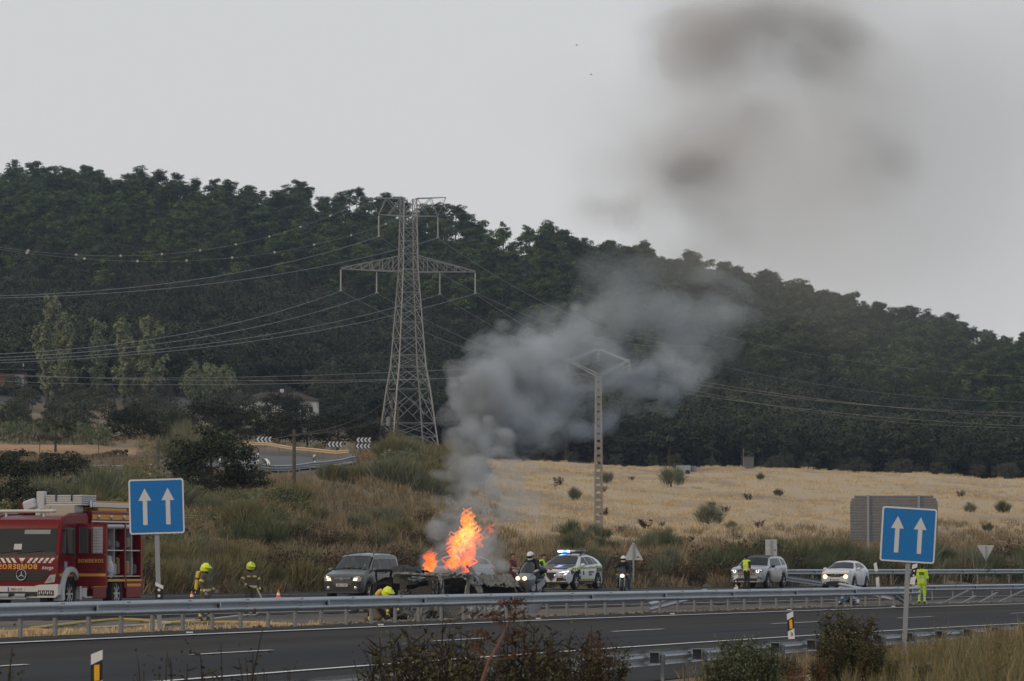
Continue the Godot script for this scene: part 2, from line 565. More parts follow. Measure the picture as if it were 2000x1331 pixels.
# ---------------------------------------------------------------- the land
func build_land() -> void:
	ripple.seed = 5
	ripple.frequency = 0.02
	ripple.fractal_octaves = 4
	var cols := []
	for k in range(-40, -1): cols.append(k * 100.0)
	var x := -90.0
	while x < 2095.0:
		cols.append(x)
		x += 11.0
	for k in range(21, 62): cols.append(k * 100.0)
	var zs := [2.0, 6.0, 12.0, 20.0, 28.0]
	var z := 34.0
	while z < 1560.0:
		zs.append(z)
		z *= 1.0115
	zs.append_array([1800.0, 2400.0, 4000.0])
	var patchy := FastNoiseLite.new()
	patchy.seed = 9
	patchy.frequency = 0.03
	patchy.fractal_octaves = 5
	var fine := FastNoiseLite.new()
	fine.seed = 12
	fine.frequency = 0.11
	fine.fractal_octaves = 4
	var nx := cols.size()
	var v := PackedVector3Array()
	var c := PackedColorArray()
	for j in zs.size():
		for i in nx:
			var zz: float = zs[j]
			var xx: float = (cols[i] - 1000.0) * zz / F
			var y := gh(xx, zz)
			var q := q_of(xx, zz)
			var vv := uv_of(xx, zz).y if q < 0 else 99.0
			if q > 0.3 and q < 10.2: y -= 0.22
			elif vv > DN + 1.2 and vv < DG - 0.3: y -= 0.22
			v.append(Vector3(xx, y, -zz))
			var a := patchy.get_noise_2d(xx, zz * 0.7)
			var b := fine.get_noise_2d(xx, zz * 0.35)
			var straw := Color(0.52, 0.395, 0.24)
			var dry := Color(0.25, 0.17, 0.1)
			var soil := Color(0.1, 0.085, 0.055)
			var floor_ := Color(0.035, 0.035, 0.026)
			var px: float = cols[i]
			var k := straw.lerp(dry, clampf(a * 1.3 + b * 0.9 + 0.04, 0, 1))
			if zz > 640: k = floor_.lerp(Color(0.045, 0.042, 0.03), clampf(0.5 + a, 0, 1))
			elif q > 0:
				var meadow := smoothstep(760, 980, px - a * 120) * smoothstep(20, 60, q + a * 22)
				var strip := smoothstep(363, 367, zz) * (1 - smoothstep(394, 397, zz)) * (1 - smoothstep(255, 285, px))
				var scrub := soil.lerp(Color(0.24, 0.17, 0.09), clampf(0.5 + a * 1.2 + b, 0, 1))
				k = scrub.lerp(k, meadow)
				k = k.lerp(Color(0.46, 0.27, 0.13).lerp(Color(0.36, 0.2, 0.1), clampf(0.5 + b * 2.0, 0, 1)), strip)
			else:
				k = Color(0.3, 0.23, 0.13).lerp(Color(0.1, 0.085, 0.065), clampf(0.5 + b * 1.8, 0, 1))
				if vv > DG: k = Color(0.13, 0.11, 0.085).lerp(Color(0.05, 0.045, 0.04), clampf(0.5 + b * 2.2, 0, 1))
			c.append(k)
	var id := PackedInt32Array()
	for j in zs.size() - 1:
		for i in nx - 1:
			var p := j * nx + i
			id.append_array([p, p + nx, p + 1, p + 1, p + nx, p + nx + 1])
	var n := PackedVector3Array()
	n.resize(v.size())
	for i in range(0, id.size(), 3):
		var f := (v[id[i + 2]] - v[id[i]]).cross(v[id[i + 1]] - v[id[i]])
		for m in 3: n[id[i + m]] += f
	for i in n.size(): n[i] = n[i].normalized()
	var ar := []
	ar.resize(Mesh.ARRAY_MAX)
	ar[Mesh.ARRAY_VERTEX] = v
	ar[Mesh.ARRAY_NORMAL] = n
	ar[Mesh.ARRAY_COLOR] = c
	ar[Mesh.ARRAY_INDEX] = id
	var m := ArrayMesh.new()
	m.add_surface_from_arrays(Mesh.PRIMITIVE_TRIANGLES, ar)
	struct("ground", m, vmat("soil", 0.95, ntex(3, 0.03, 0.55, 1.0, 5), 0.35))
	# the plain behind the eye and to the sides, out to the horizon
	var g := G.new()
	g.quad(Vector3(-6000, -6, 6000), Vector3(6000, -6, 6000), Vector3(6000, -6, -6000), Vector3(-6000, -6, -6000))
	struct("plain", g, mat("plain", 0.26, 0.2, 0.12, 0.95))

func hill_spots(n: int, sd: int) -> Array:   # places for trees on the hillside, few of them close together
	var r := RandomNumberGenerator.new()
	r.seed = sd
	var cells := {}
	var out := []
	for i in n * 4:
		if out.size() >= n: break
		var z := r.randf_range(660, 1270)
		var px := r.randf_range(-170, 2170)
		var p := gp(px, z)
		var key := Vector2i(int(p.x / 4.1), int(p.z / 4.1))
		if cells.has(key): continue
		var edge := ridge_z(px)
		if z > edge: continue
		if px < 700 and z < 700 + maxf(0, 90 - absf(px - 560)) * 0.6: continue
		cells[key] = true
		out.append([px, z, p])
	return out

func ridge_z(px: float) -> float:   # where the crest of the hill is
	var k := 1
	while k < land_px.size() - 3 and px > land_px[k + 1]: k += 1
	var top := func(i: int) -> float:
		var t: Array = land[i]
		var best := 1e9
		var bz := 0.0
		for j in range(0, t.size(), 2):
			if t[j + 1] < best:
				best = t[j + 1]
				bz = t[j]
		return bz
	return lerpf(top.call(k), top.call(k + 1), clampf((px - land_px[k]) / (land_px[k + 1] - land_px[k]), 0, 1))

func build_forest() -> void:
	var bark := mat("bark", 0.06, 0.05, 0.042, 0.9)
	var leafm := vmat("leaf", 0.75)
	leafm.specular_mode = BaseMaterial3D.SPECULAR_SCHLICK_GGX
	leafm.metallic_specular = 0.25
	var pines := []
	for i in 6: pines.append(pine_parts(rng.randf_range(9.0, 11.5), rng.randf_range(0.46, 0.6), rng.randf_range(1.7, 2.3), [0.6, 0.85, 1.05, 1.35, 1.75, 1.1][i]))
	var dark := [Color(0.022, 0.032, 0.018), Color(0.03, 0.04, 0.02), Color(0.04, 0.048, 0.022)]
	var olive := [Color(0.042, 0.054, 0.03), Color(0.034, 0.045, 0.026), Color(0.056, 0.066, 0.036)]
	var rust := [Color(0.05, 0.06, 0.04), Color(0.042, 0.05, 0.034), Color(0.068, 0.072, 0.048)]
	var rounds := []
	for i in 3: rounds.append(oak_parts(rng.randf_range(6, 8), rng.randf_range(2.6, 3.4), dark))
	for i in 2: rounds.append(oak_parts(rng.randf_range(6, 8), rng.randf_range(2.6, 3.2), olive))
	var tall := []
	for i in 3: tall.append(poplar_parts(rng.randf_range(13, 16), rng.randf_range(3.4, 4.2), rust))
	var kinds := {}
	var make := func(key: String, pc: Array) -> void: kinds[key] = [pc[0].mesh(30), pc[1].mesh(0, true)]
	for i in 6: make.call("pine%d" % i, pines[i])
	for i in 5: make.call("round%d" % i, rounds[i])
	for i in 3: make.call("tall%d" % i, tall[i])
	var ridge := []
	var slope := []
	var foot := []
	var brown := []
	var nz := FastNoiseLite.new()
	nz.seed = 31
	nz.frequency = 0.011
	for s in hill_spots(5200, 77):
		var px: float = s[0]
		var z: float = s[1]
		var e := ridge_z(px)
		var k := nz.get_noise_2d(px, z * 1.5)
		if px > 210 and px < 1060 and z > e - 85 and z < e - 16 and rng.randf() < 0.62: continue
		if z > e - 45:
			if rng.randf() < (0.85 if px < 1050 else 0.9): ridge.append(s)
		elif px > 180 and px < 680 and z > 745 and z < 900 and k > 0.3: brown.append(s)
		elif z < e - 260 + k * 150 or k > 0.32: foot.append(s)
		else: slope.append(s)
	var near := func(a, b): return a[1] < b[1]
	ridge.shuffle()
	ridge.sort_custom(func(a, b): return a[1] - ridge_z(a[0]) > b[1] - ridge_z(b[0]))
	slope.sort_custom(near)
	foot.sort_custom(near)
	brown.sort_custom(near)
	var sets := [
		[ridge, "pine", 6, 150, "ridge_pine", "tall pine on the hill's crest against the sky,", "pine", "pines along the crest of the hill"],
		[slope, "pine", 6, 150, "hill_pine", "dark green pine on the upper hillside,", "pine", "pines on the hillside"],
		[foot, "round", 5, 260, "holm_oak", "dark round oak low on the wooded hill,", "oak", "oaks low on the hillside"],
		[brown, "tall", 3, 80, "eucalyptus_tree", "tall brownish loose-crowned tree behind the poplars,", "tree", "brownish tall trees on the lower left hillside"],
	]
	for st in sets:
		var rest := {}
		for i in st[0].size():
			var s = st[0][i]
			var which := rng.randi() % int(st[2])
			var key := "%s%d" % [st[1], which]
			var sc := rng.randf_range(0.78, 1.28)
			if st[1] == "tall": sc *= 0.8
			elif st[4] == "ridge_pine": sc *= 0.88
			var b := Basis(Vector3.UP, rng.randf_range(0, TAU)).scaled(Vector3(sc * rng.randf_range(0.9, 1.15), sc, sc * rng.randf_range(0.9, 1.15)))
			var tr := Transform3D(b, s[2] - Vector3(0, 0.2, 0))
			if i < int(st[3]):
				var o := thing(st[4], st[5] + " " + nearby(s[2]), st[6], Vector3.ZERO, 0, st[7])
				o.transform = tr
				part(o, "trunk", kinds[key][0], bark)
				part(o, "crown", kinds[key][1], leafm)
			else:
				if not rest.has(key): rest[key] = []
				rest[key].append(tr)
		if rest.size():
			var mass := thing("woodland", "rest of the %s, read as one mass" % st[7], "trees")
			mass.set_meta("kind", "stuff")
			for key in rest:
				scatter(mass, "trunk", kinds[key][0], bark, rest[key])
				scatter(mass, "crown", kinds[key][1], leafm, rest[key])
	# undergrowth that fills the gaps between the trunks
	var low := []
	for i in 3: low.append(oak_parts(2.4, 1.7, dark, 16, 0.2)[1].mesh(0, true))
	var where := [[], [], []]
	for s in hill_spots(4200, 91):
		if rng.randf() < 0.75 and s[1] < ridge_z(s[0]) - (90 if s[0] > 210 and s[0] < 1060 else 14):
			where[rng.randi() % 3].append(Transform3D(Basis(Vector3.UP, rng.randf_range(0, TAU)).scaled(Vector3.ONE * rng.randf_range(0.6, 1.2)), s[2] - Vector3(0, 0.4, 0)))
	var under := thing("undergrowth", "dark undergrowth between the trunks on the hillside", "undergrowth")
	under.set_meta("kind", "stuff")
	for i in 3: scatter(under, "foliage", low[i], leafm, where[i])

# ---------------------------------------------------------------- roads, rails, signs
func strip(g: G, pts: Array, half: float) -> void:   # a flat band along points
	var rows := []
	for i in pts.size():
		var d: Vector3 = (pts[mini(i + 1, pts.size() - 1)] - pts[maxi(i - 1, 0)]).normalized()
		var s := d.cross(Vector3.UP).normalized() * half
		rows.append([pts[i] - s, pts[i] + s])
	g.grid(rows)

func line_on(parent: Node3D, called: String, f: Callable, a: float, b: float, v: float, w: float, m: Material, step := 3.0) -> void:
	var pts := []
	var n := maxi(1, int((b - a) / step))
	for i in n + 1: pts.append(f.call(lerpf(a, b, float(i) / n), v, 0.032))
	var g := G.new()
	strip(g, pts, w * 0.5)
	part(parent, called, g, m)

func build_roads() -> void:
	var wear := FastNoiseLite.new()
	wear.seed = 4
	wear.frequency = 0.02
	wear.fractal_octaves = 4
	var tar := vmat("asphalt", 0.85, ntex(21, 0.11, 0.6, 1.0, 3), 1.3)
	tar.metallic_specular = 0.22
	var g := G.new()
	var u := 30.0
	while u < 320.0:
		var v := DN + 0.45
		while v < DG + 0.2:
			var p := [rd(u, v, 0.02), rd(u + 3, v, 0.02), rd(u + 3, v + 0.34, 0.02), rd(u, v + 0.34, 0.02)]
			var k := 0.5 + 0.5 * wear.get_noise_2d(u * 0.6, v * 26.0)
			var base := Color(0.037, 0.038, 0.043).lerp(Color(0.048, 0.043, 0.039), smoothstep(22.6, 24.4, v))
			if v < 20.2: base = Color(0.036, 0.036, 0.038)
			if v > DI + 0.2: base = Color(0.05, 0.046, 0.042)
			var skid := 0.0
			for tr in [25.9, 24.9, 24.2, 22.2]: skid = maxf(skid, exp(-pow((v - tr - 0.1 * sin(u * 0.09)) / 0.17, 2)) * clampf(0.4 + wear.get_noise_2d(u, tr * 90.0) * 1.5, 0, 0.7))
			base = base * (0.65 + 0.7 * k) * (1.0 - 0.6 * skid)
			g.col = base
			g.quad(p[0], p[3], p[2], p[1])
			v += 0.34
		u += 3.0
	var near := struct("road", g, tar, 0, true)
	g = G.new()
	var t := -120.0
	while t < 330.0:
		var q := -0.9
		while q < 10.8:
			var k := 0.5 + 0.5 * wear.get_noise_2d(t * 0.5 + 300.0, q * 22.0)
			g.col = Color(0.037, 0.036, 0.036) * (0.8 + 0.4 * k)
			g.quad(fd(t, q, 0.02), fd(t, q + 0.65, 0.02), fd(t + 5, q + 0.65, 0.02), fd(t + 5, q, 0.02))
			q += 0.65
		t += 5.0
	var far := struct("road", g, tar, 0, true)
	var paint := mat("road paint", 0.86, 0.86, 0.84, 0.6, 0, ntex(8, 0.09, 0.68, 1.0, 3), 1.1)
	line_on(near, "edge_line", rd, 34, 310, DI, 0.34, paint)
	line_on(near, "edge_line", rd, 34, 170, 20.4, 0.2, paint)
	line_on(near, "edge_line", rd, 40, 118, 17.65, 0.24, paint)
	line_on(near, "edge_line", func(a, b, h): return rd(a, 17.65 + pow((a - 118) / 33.0, 1.4) * 0.85 if a > 118 else 17.65, h), 118, 190, 0, 0.24, paint)
	for px_u in [[58.0, 77.6], [86.9, 92.1], [104.2, 109.0], [120.6, 125.9], [138.5, 144.2], [155.0, 160.0], [172, 177], [189, 194], [206, 211], [223, 228]]:
		line_on(near, "lane_dash", rd, px_u[0], px_u[1], DD, 0.16, paint)
	line_on(far, "edge_line", fd, -110, 320, 0.0, 0.3, paint)
	line_on(far, "edge_line", fd, -110, 320, 9.3, 0.2, paint)
	for i in 24: line_on(far, "lane_dash", fd, -100 + i * 17.0, -95 + i * 17.0, 4.3, 0.13, paint)
	# road studs beside the inner line
	for i in 7:
		var s := G.new()
		s.bx(rd(83.0 + i * 14.2, DI + 0.28, 0.045), Vector3(0.14, 0.03, 0.14))
		tag(struct("road_stud", s, mat("stud", 0.75, 0.75, 0.75, 0.4)), "small white road stud lying beside the inner edge line", "road stud", "road studs along the edge line")

var beam := [[0.0, 0.156], [0.012, 0.14], [0.075, 0.112], [0.083, 0.085], [0.075, 0.058], [0.012, 0.024], [0.0, 0.0], [0.012, -0.024], [0.075, -0.058], [0.083, -0.085], [0.075, -0.112], [0.012, -0.14], [0.0, -0.156]]

func beam_panel(g: G, f: Callable, a: float, b: float, side: float, ctr := 0.56) -> void:   # W-shaped steel beam along f(s); its ribs point to side (+1: to the right of the way)
	var n := maxi(1, int(ceil((b - a) / 2.0)))
	for face in 2:
		var rows := []
		for i in n + 1:
			var s := lerpf(a, b, float(i) / n)
			var p: Vector3 = f.call(s)
			var d: Vector3 = (f.call(s + 0.2) - f.call(s - 0.2)).normalized()
			var o := d.cross(Vector3.UP).normalized() * side
			var up := o.cross(d).normalized()
			if up.y < 0: up = -up
			var row := []
			for k in beam: row.append(p + o * (k[0] - 0.004 * face) + up * (ctr + k[1]))
			rows.append(row)
		if (face == 0) == (side > 0): rows.reverse()
		g.grid(rows)

func guardrail(called: String, label: String, f: Callable, a: float, b: float, side: float, posts: float, block: bool, reflect := 0.0, post_h := 0.62) -> Node3D:
	var steel := mat("galvanised steel", 0.38, 0.41, 0.45, 0.5, 0.5, ntex(33, 0.02, 0.8, 1.0, 4), 0.8)
	var dull := mat("post steel", 0.24, 0.25, 0.26, 0.6, 0.4, ntex(35, 0.03, 0.75, 1.0, 4), 2.0)
	var dark := mat("block steel", 0.2, 0.21, 0.22, 0.6, 0.4)
	var root := thing(called, label, "guardrail")
	var s := a
	while s < b - 0.3:
		var e := minf(s + 4.0, b)
		var g := G.new()
		beam_panel(g, f, s, e - 0.012, side)
		part(root, "rail_panel", g, steel, 50)
		s += 4.0
	s = a + 0.3
	var bolts := G.new()
	var k := 0
	while s < b:
		var p: Vector3 = f.call(s)
		var d: Vector3 = (f.call(s + 0.2) - f.call(s - 0.2)).normalized()
		var o := d.cross(Vector3.UP).normalized() * side
		var bs := Basis(o, Vector3.UP, o.cross(Vector3.UP))
		var g := G.new()
		var back := -0.28 if block else -0.075
		# an open C-shaped post
		g.bx(p + o * back + Vector3(0, post_h * 0.5 - 0.1, 0), Vector3(0.008, post_h + 0.2, 0.11), bs)
		g.bx(p + o * back + bs * Vector3(-0.03, 0, 0.053) + Vector3(0, post_h * 0.5 - 0.1, 0), Vector3(0.06, post_h + 0.2, 0.008), bs)
		g.bx(p + o * back + bs * Vector3(-0.03, 0, -0.053) + Vector3(0, post_h * 0.5 - 0.1, 0), Vector3(0.06, post_h + 0.2, 0.008), bs)
		part(root, "post", g, dull)
		if block:
			g = G.new()
			g.bx(p + o * -0.14 + Vector3(0, 0.67, 0), Vector3(0.25, 0.012, 0.28), bs)
			g.bx(p + o * -0.14 + Vector3(0, 0.46, 0), Vector3(0.25, 0.012, 0.28), bs)
			g.bx(p + o * -0.26 + Vector3(0, 0.565, 0), Vector3(0.012, 0.2, 0.28), bs)
			g.bx(p + o * -0.14 + bs * Vector3(0, 0, 0.13) + Vector3(0, 0.565, 0), Vector3(0.24, 0.2, 0.01), bs)
			part(root, "spacer", g, dark)
		for y in [0.685, 0.60, 0.52, 0.43]:
			if k % 2 == 0:
				for z in [-0.05, 0.05]: bolts.bx(p + o * (0.06 if y > 0.68 else 0.03) + bs * Vector3(0, 0, z) + Vector3(0, y, 0), Vector3(0.05, 0.022, 0.03), bs)
		if reflect > 0 and k % int(round(reflect / posts)) == 1:
			g = G.new()
			g.prism(PackedVector2Array([Vector2(-0.03, -0.065), Vector2(0.04, -0.05), Vector2(0.04, 0.05), Vector2(-0.03, 0.09)]), 0.012, Transform3D(Basis(-d, Vector3.UP, o) * Basis(Vector3.UP, -0.9), p + o * 0.07 + Vector3(0, 0.575, 0)))
			var r := part(root, "reflector", g, mat("reflector white", 0.75, 0.75, 0.73, 0.3))
			g = G.new()
			g.prism(PackedVector2Array([Vector2(-0.05, -0.08), Vector2(0.0, -0.06), Vector2(0.0, 0.06), Vector2(-0.05, 0.075)]), 0.01, Transform3D(Basis(-d, Vector3.UP, o) * Basis(Vector3.UP, -0.9), p + o * 0.05 - d * 0.02 + Vector3(0, 0.575, 0)))
			part(r, "bracket", g, mat("black plastic", 0.012, 0.012, 0.013, 0.6))
		k += 1
		s += posts
	var bo := part(root, "bolts", bolts, dark)
	bo.set_meta("kind", "stuff")
	return root

func round_rect(w: float, h: float, r: float) -> PackedVector2Array:
	var o := PackedVector2Array()
	for c in [[1, 1, 0], [-1, 1, 1], [-1, -1, 2], [1, -1, 3]]:
		for i in 5:
			var a: float = PI / 2 * (c[2] + i / 4.0)
			o.append(Vector2(c[0] * (w / 2 - r) + r * cos(a), c[1] * (h / 2 - r) + r * sin(a)))
	return o

func text(parent: Node3D, called: String, what: String, size: float, m: Material, tr: Transform3D, bold := false, depth := 0.008, width := 1.0) -> MeshInstance3D:
	var f := SystemFont.new()
	f.font_names = PackedStringArray(["Droid Sans"])
	if bold: f.font_weight = 700
	var t := TextMesh.new()
	t.font = f
	t.text = what
	t.font_size = 32
	t.pixel_size = size / 32.0
	t.depth = depth
	t.curve_step = 1.0
	var o := MeshInstance3D.new()
	o.mesh = t
	o.material_override = m
	o.name = called
	o.transform = tr * Transform3D(Basis.from_scale(Vector3(width, 1, 1)))
	parent.add_child(o, true)
	return o

func lane_sign(label: String, foot: Vector3, pole: float, tilt: float, yaw: float, lean: float, ref: bool) -> Node3D:
	var t := thing("lane_sign", label, "road sign", foot, yaw, "blue lane signs")
	var steel := mat("sign post steel", 0.33, 0.34, 0.36, 0.5, 0.5)
	var g := G.new()
	var top := Vector3(lean, pole, 0)
	g.bar(Vector3(0, -0.2, 0), top + Vector3(0, 0.9, 0) + Vector3(lean * 0.25, 0, 0), 0.1, 0.05, Vector3.BACK)
	part(t, "post", g, steel)
	var c := Transform3D(Basis(Vector3.BACK, tilt), top + Vector3(0, 0.6, 0.05))
	g = G.new()
	g.prism(round_rect(1.2, 1.2, 0.06), 0.02, c)
	var plate := part(t, "plate", g, mat("sign white", 0.66, 0.67, 0.68, 0.35))
	g = G.new()
	g.prism(round_rect(1.13, 1.13, 0.035), 0.004, c * Transform3D(Basis(), Vector3(0, 0, 0.02)))
	part(plate, "face", g, mat("sign blue", 0.001, 0.17, 0.5, 0.35, 0, ntex(51, 0.03, 0.9, 1.0, 3), 1.5))
	for x in [-0.25, 0.25]:
		g = G.new()
		g.prism(PackedVector2Array([Vector2(-0.048, -0.4), Vector2(0.048, -0.4), Vector2(0.048, 0.13), Vector2(0.14, 0.13), Vector2(0, 0.4), Vector2(-0.14, 0.13), Vector2(-0.048, 0.13)]), 0.003, c * Transform3D(Basis(), Vector3(x, 0, 0.024)))
		part(plate, "arrow", g, mat("sign arrow", 0.6, 0.61, 0.62, 0.4))
	if ref:
		var bk := mat("black plastic", 0.012, 0.012, 0.013, 0.6)
		var wh := mat("reflector white", 0.75, 0.75, 0.73, 0.3)
		g = G.new()
		var bx0 := lean * 0.28
		g.prism(PackedVector2Array([Vector2(-0.08, 0.82), Vector2(0.09, 0.82), Vector2(0.09, 1.04), Vector2(-0.08, 1.12)]), 0.02, Transform3D(Basis(), Vector3(bx0, 0, 0.04)))
		part(t, "marker_panel", g, bk)
		g = G.new()
		g.prism(PackedVector2Array([Vector2(-0.08, 1.125), Vector2(0.09, 1.045), Vector2(0.09, 1.12), Vector2(-0.08, 1.2)]), 0.02, Transform3D(Basis(), Vector3(bx0, 0, 0.04)))
		g.bx(Vector3(bx0 + 0.005, 0.755, 0.05), Vector3(0.17, 0.12, 0.02))
		part(t, "marker_white", g, wh)
		for y in [0.9, 1.03]:
			g = G.new()
			g.lathe([Vector2(0, 0), Vector2(0.032, 0), Vector2(0.032, 0.008), Vector2(0, 0.01)], 10, Transform3D(Basis(Vector3.RIGHT, PI / 2), Vector3(bx0, y, 0.06)))
			part(t, "reflector", g, wh)
		text(t, "numeral", "3", 0.14, bk, Transform3D(Basis(), Vector3(bx0 + 0.005, 0.755, 0.063)), true)
	return t

func marker_post(label: String, foot: Vector3, h: float, digit: String, amber: bool, tilt := 0.0, broken := false, called := "marker_post") -> Node3D:   # white post with a slanted top and a black band
	var t := thing(called, label, "marker post", foot, 0, "white marker posts")
	t.rotation.z = tilt
	var wh := mat("marker white", 0.72, 0.73, 0.73, 0.45)
	var bk := mat("black plastic", 0.012, 0.012, 0.013, 0.6)
	var w := 0.09
	var g := G.new()
	g.prism(PackedVector2Array([Vector2(-w, -0.1), Vector2(w, -0.1), Vector2(w, h), Vector2(-w, h - 0.07)]), 0.07, Transform3D(Basis(), Vector3(0, 0, -0.07)))
	part(t, "body", g, wh)
	if not broken:
		g = G.new()
		g.prism(PackedVector2Array([Vector2(-w - 0.004, h - 0.56), Vector2(w + 0.004, h - 0.47), Vector2(w + 0.004, h - 0.15), Vector2(-w - 0.004, h - 0.24)]), 0.082, Transform3D(Basis(), Vector3(0, 0, -0.075)))
		part(t, "band", g, bk)
		if amber:
			g = G.new()
			g.prism(PackedVector2Array([Vector2(-0.042, h - 0.49), Vector2(0.042, h - 0.48), Vector2(0.042, h - 0.23), Vector2(-0.042, h - 0.24)]), 0.012, Transform3D(Basis(), Vector3(0.005, 0, 0.007)))
			part(t, "reflector", g, mat("amber reflector", 0.85, 0.42, 0.01, 0.3))
		else:
			for y in [h - 0.47, h - 0.3]:
				g = G.new()
				g.ell(Vector3(0, y, 0.007), Vector3(0.035, 0.035, 0.01), 8, 5)
				part(t, "reflector", g, mat("reflector white", 0.75, 0.75, 0.73, 0.3))
		if digit: text(t, "numeral", digit, 0.13, bk, Transform3D(Basis(), Vector3(0.01, h - 0.645, 0.004)), true)
	return t

func sign_back(called: String, label: String, poly: PackedVector2Array, foot: Vector3, lift: float, posts: Array, post_top: float, yaw := 0.0) -> Node3D:   # the grey rear of a sign
	var t := thing(called, label, "road sign", foot, yaw)
	var g := G.new()
	g.prism(poly, 0.02, Transform3D(Basis(), Vector3(0, lift, -0.03)))
	part(t, "plate", g, mat("sign back", 0.5, 0.51, 0.52, 0.5, 0.15, ntex(52, 0.02, 0.85, 1.0, 3), 0.7))
	for x in posts:
		g = G.new()
		g.bx(Vector3(x, post_top * 0.5 - 0.15, 0.02), Vector3(0.085, post_top + 0.3, 0.05))
		part(t, "post", g, mat("sign post steel", 0.33, 0.34, 0.36, 0.5, 0.5))
	g = G.new()
	g.bx(Vector3(0.22, lift + 0.12, -0.006), Vector3(0.12, 0.06, 0.006))
	part(t, "sticker", g, mat("sticker", 0.08, 0.08, 0.1, 0.5))
	return t

func build_rails_and_signs() -> void:
	guardrail("guardrail", "long grey median guardrail with white reflectors in front of the wreck", func(s): return rd(s, DG), 74.0, 173.6, 1.0, 2.0, false, 8.0)
	var steel: Material = mats["galvanised steel"]
	guardrail("guardrail", "outer guardrail seen from behind with dark spacer boxes, beside the foreground bushes", func(s): return rd(s, DN), 46.0, 150.0, -1.0, 4.0, true)
	guardrail("guardrail", "second median guardrail behind the first, beside the far carriageway", func(s): return fd(s, -1.5, 0.05), 83.5, 230.0, 1.0, 4.0, false, 8.0)
	guardrail("guardrail", "farthest guardrail at the outer edge beyond the white crossover", func(s): return fd(s, 11.2, 0.2), 97.0, 240.0, 1.0, 4.0, false, 8.0)
	# rail ends and knocked-off pieces
	var g := G.new()
	var a := fd(97.0, 11.2, 0.2)
	var b := at(1657, 1147, 258)
	beam_panel(g, func(s): return b.lerp(a, s / 4.5) - Vector3(0, 0.56 * (1 - s / 4.5), 0), 0.0, 4.5, 1.0)
	tag(struct("rail_end", g, steel, 50), "end of the farthest guardrail sloping down to the ground behind the white crossover", "guardrail").set_meta("kind", "thing")
	g = G.new()
	a = rd(169.5, DG)
	b = at(1772, 1178, 174)
	beam_panel(g, func(s): return a.lerp(b, s / 5.0) - Vector3(0, 0.56 * (s / 5.0), 0), 0.0, 5.0, 1.0)
	tag(struct("rail_end", g, steel, 50), "end of the median guardrail folded steeply down to the ground right of the worker", "guardrail").set_meta("kind", "thing")
	g = G.new()
	a = at(1266, 1189, 152)
	b = at(1378, 1161, 170)
	beam_panel(g, func(s): return a.lerp(b, s / 5.0), 0.0, 5.0, 1.0, 0.05)
	tag(struct("loose_rail", g, steel, 50), "torn-off guardrail beam lying slanted on the median behind the posts", "guardrail").set_meta("kind", "thing")
	g = G.new()
	a = at(1745, 1170, 196)
	b = at(1690, 1158, 205)
	beam_panel(g, func(s): return b.lerp(a, s / 4.0), -4.0, 4.0, 1.0, 0.05)
	tag(struct("loose_rail", g, steel, 50), "bent guardrail beam lying on the median beside the crumpled sheet", "guardrail").set_meta("kind", "thing")
	g = G.new()
	var rows := []
	for i in 7:
		var row := []
		for k in 6: row.append(at(1636 + i * 7.0 + rng.randf_range(-2, 2), 1183 - k * 4.4, 190 + sin(i * 1.9 + k) * 0.35 + rng.randf_range(-0.15, 0.15)))
		rows.append(row)
	g.grid(rows)
	tag(struct("crumpled_sheet", g, mat("pale sheet", 0.33, 0.38, 0.43, 0.35, 0.4)), "crumpled pale metal sheet on the median behind the guardrail below the white crossover", "wreckage").set_meta("kind", "thing")
	for i in 5:
		g = G.new()
		var p := gp(1795 + i * 38, 190 + i * 9)
		g.bar(p + Vector3(0, -0.05, 0), p + Vector3(1.1 + 0.3 * sin(i * 2.0), 0.1 + 0.5 * absf(sin(i * 1.3)), -1.0), 0.12, 0.06)
		tag(struct("bent_post", g, mats["post steel"]), ["flattened guardrail post lying right of the folded rail end", "knocked-over guardrail post second right of the folded rail end", "bent guardrail post lying in the middle of the right median", "bent guardrail post near the right edge on the median", "knocked-over guardrail post lying farthest right on the median"][i], "post").set_meta("kind", "thing")
	lane_sign("blue two-arrow lane sign on a leaning post in front of the fire engine", gp(313.5, 100.6, 0.1), 2.25, 0.03, 0.04, -0.085, true)
	lane_sign("blue two-arrow lane sign tilted clockwise on a leaning post among the right foreground grass", gp(1762, 101.0, 0.05), 2.43, -0.062, 0.0, 0.13, false)
	marker_post("white marker post with amber reflector at the bottom left edge of the near road", at(190, 1383, 73), 0.92, "3", true)
	marker_post("white marker post with amber reflector and numeral fixed on the outer guardrail", at(1546, 1258, 104.5), 0.92, "3", true, 0.06).scale = Vector3.ONE * 0.8
	marker_post("black and white marker post in front of the silver off-roader and the officer", at(1437, 1166, 196), 0.95, "", false)
	marker_post("black and white marker post leaning on the bend of the right median guardrail", at(1782, 1137, 176), 0.72, "", false, -0.14)
	marker_post("white broken marker post leaning at the end of the farthest guardrail", at(1711, 1113, 262), 0.42, "", false, 0.18, true)
	marker_post("short white marker stump below the farthest guardrail's end", at(1714, 1145, 250), 0.5, "", false, 0.05, true)
	# the backs of three signs beyond the far carriageway
	sign_back("triangular_sign", "rear of a triangular warning sign on a grey post behind the motorcyclist", PackedVector2Array([Vector2(-0.48, 0), Vector2(-0.47, -0.03), Vector2(0.47, -0.03), Vector2(0.48, 0), Vector2(0.03, 0.85), Vector2(-0.03, 0.85)]), gp(1237, 230), 1.42, [0.0], 2.2)
	sign_back("yield_sign", "rear of a downward-pointing triangular sign at the far right roadside", PackedVector2Array([Vector2(-0.56, 0.97), Vector2(-0.03, 0), Vector2(0.03, 0), Vector2(0.56, 0.97)]), gp(1925, 296), 1.45, [0.0], 2.35)
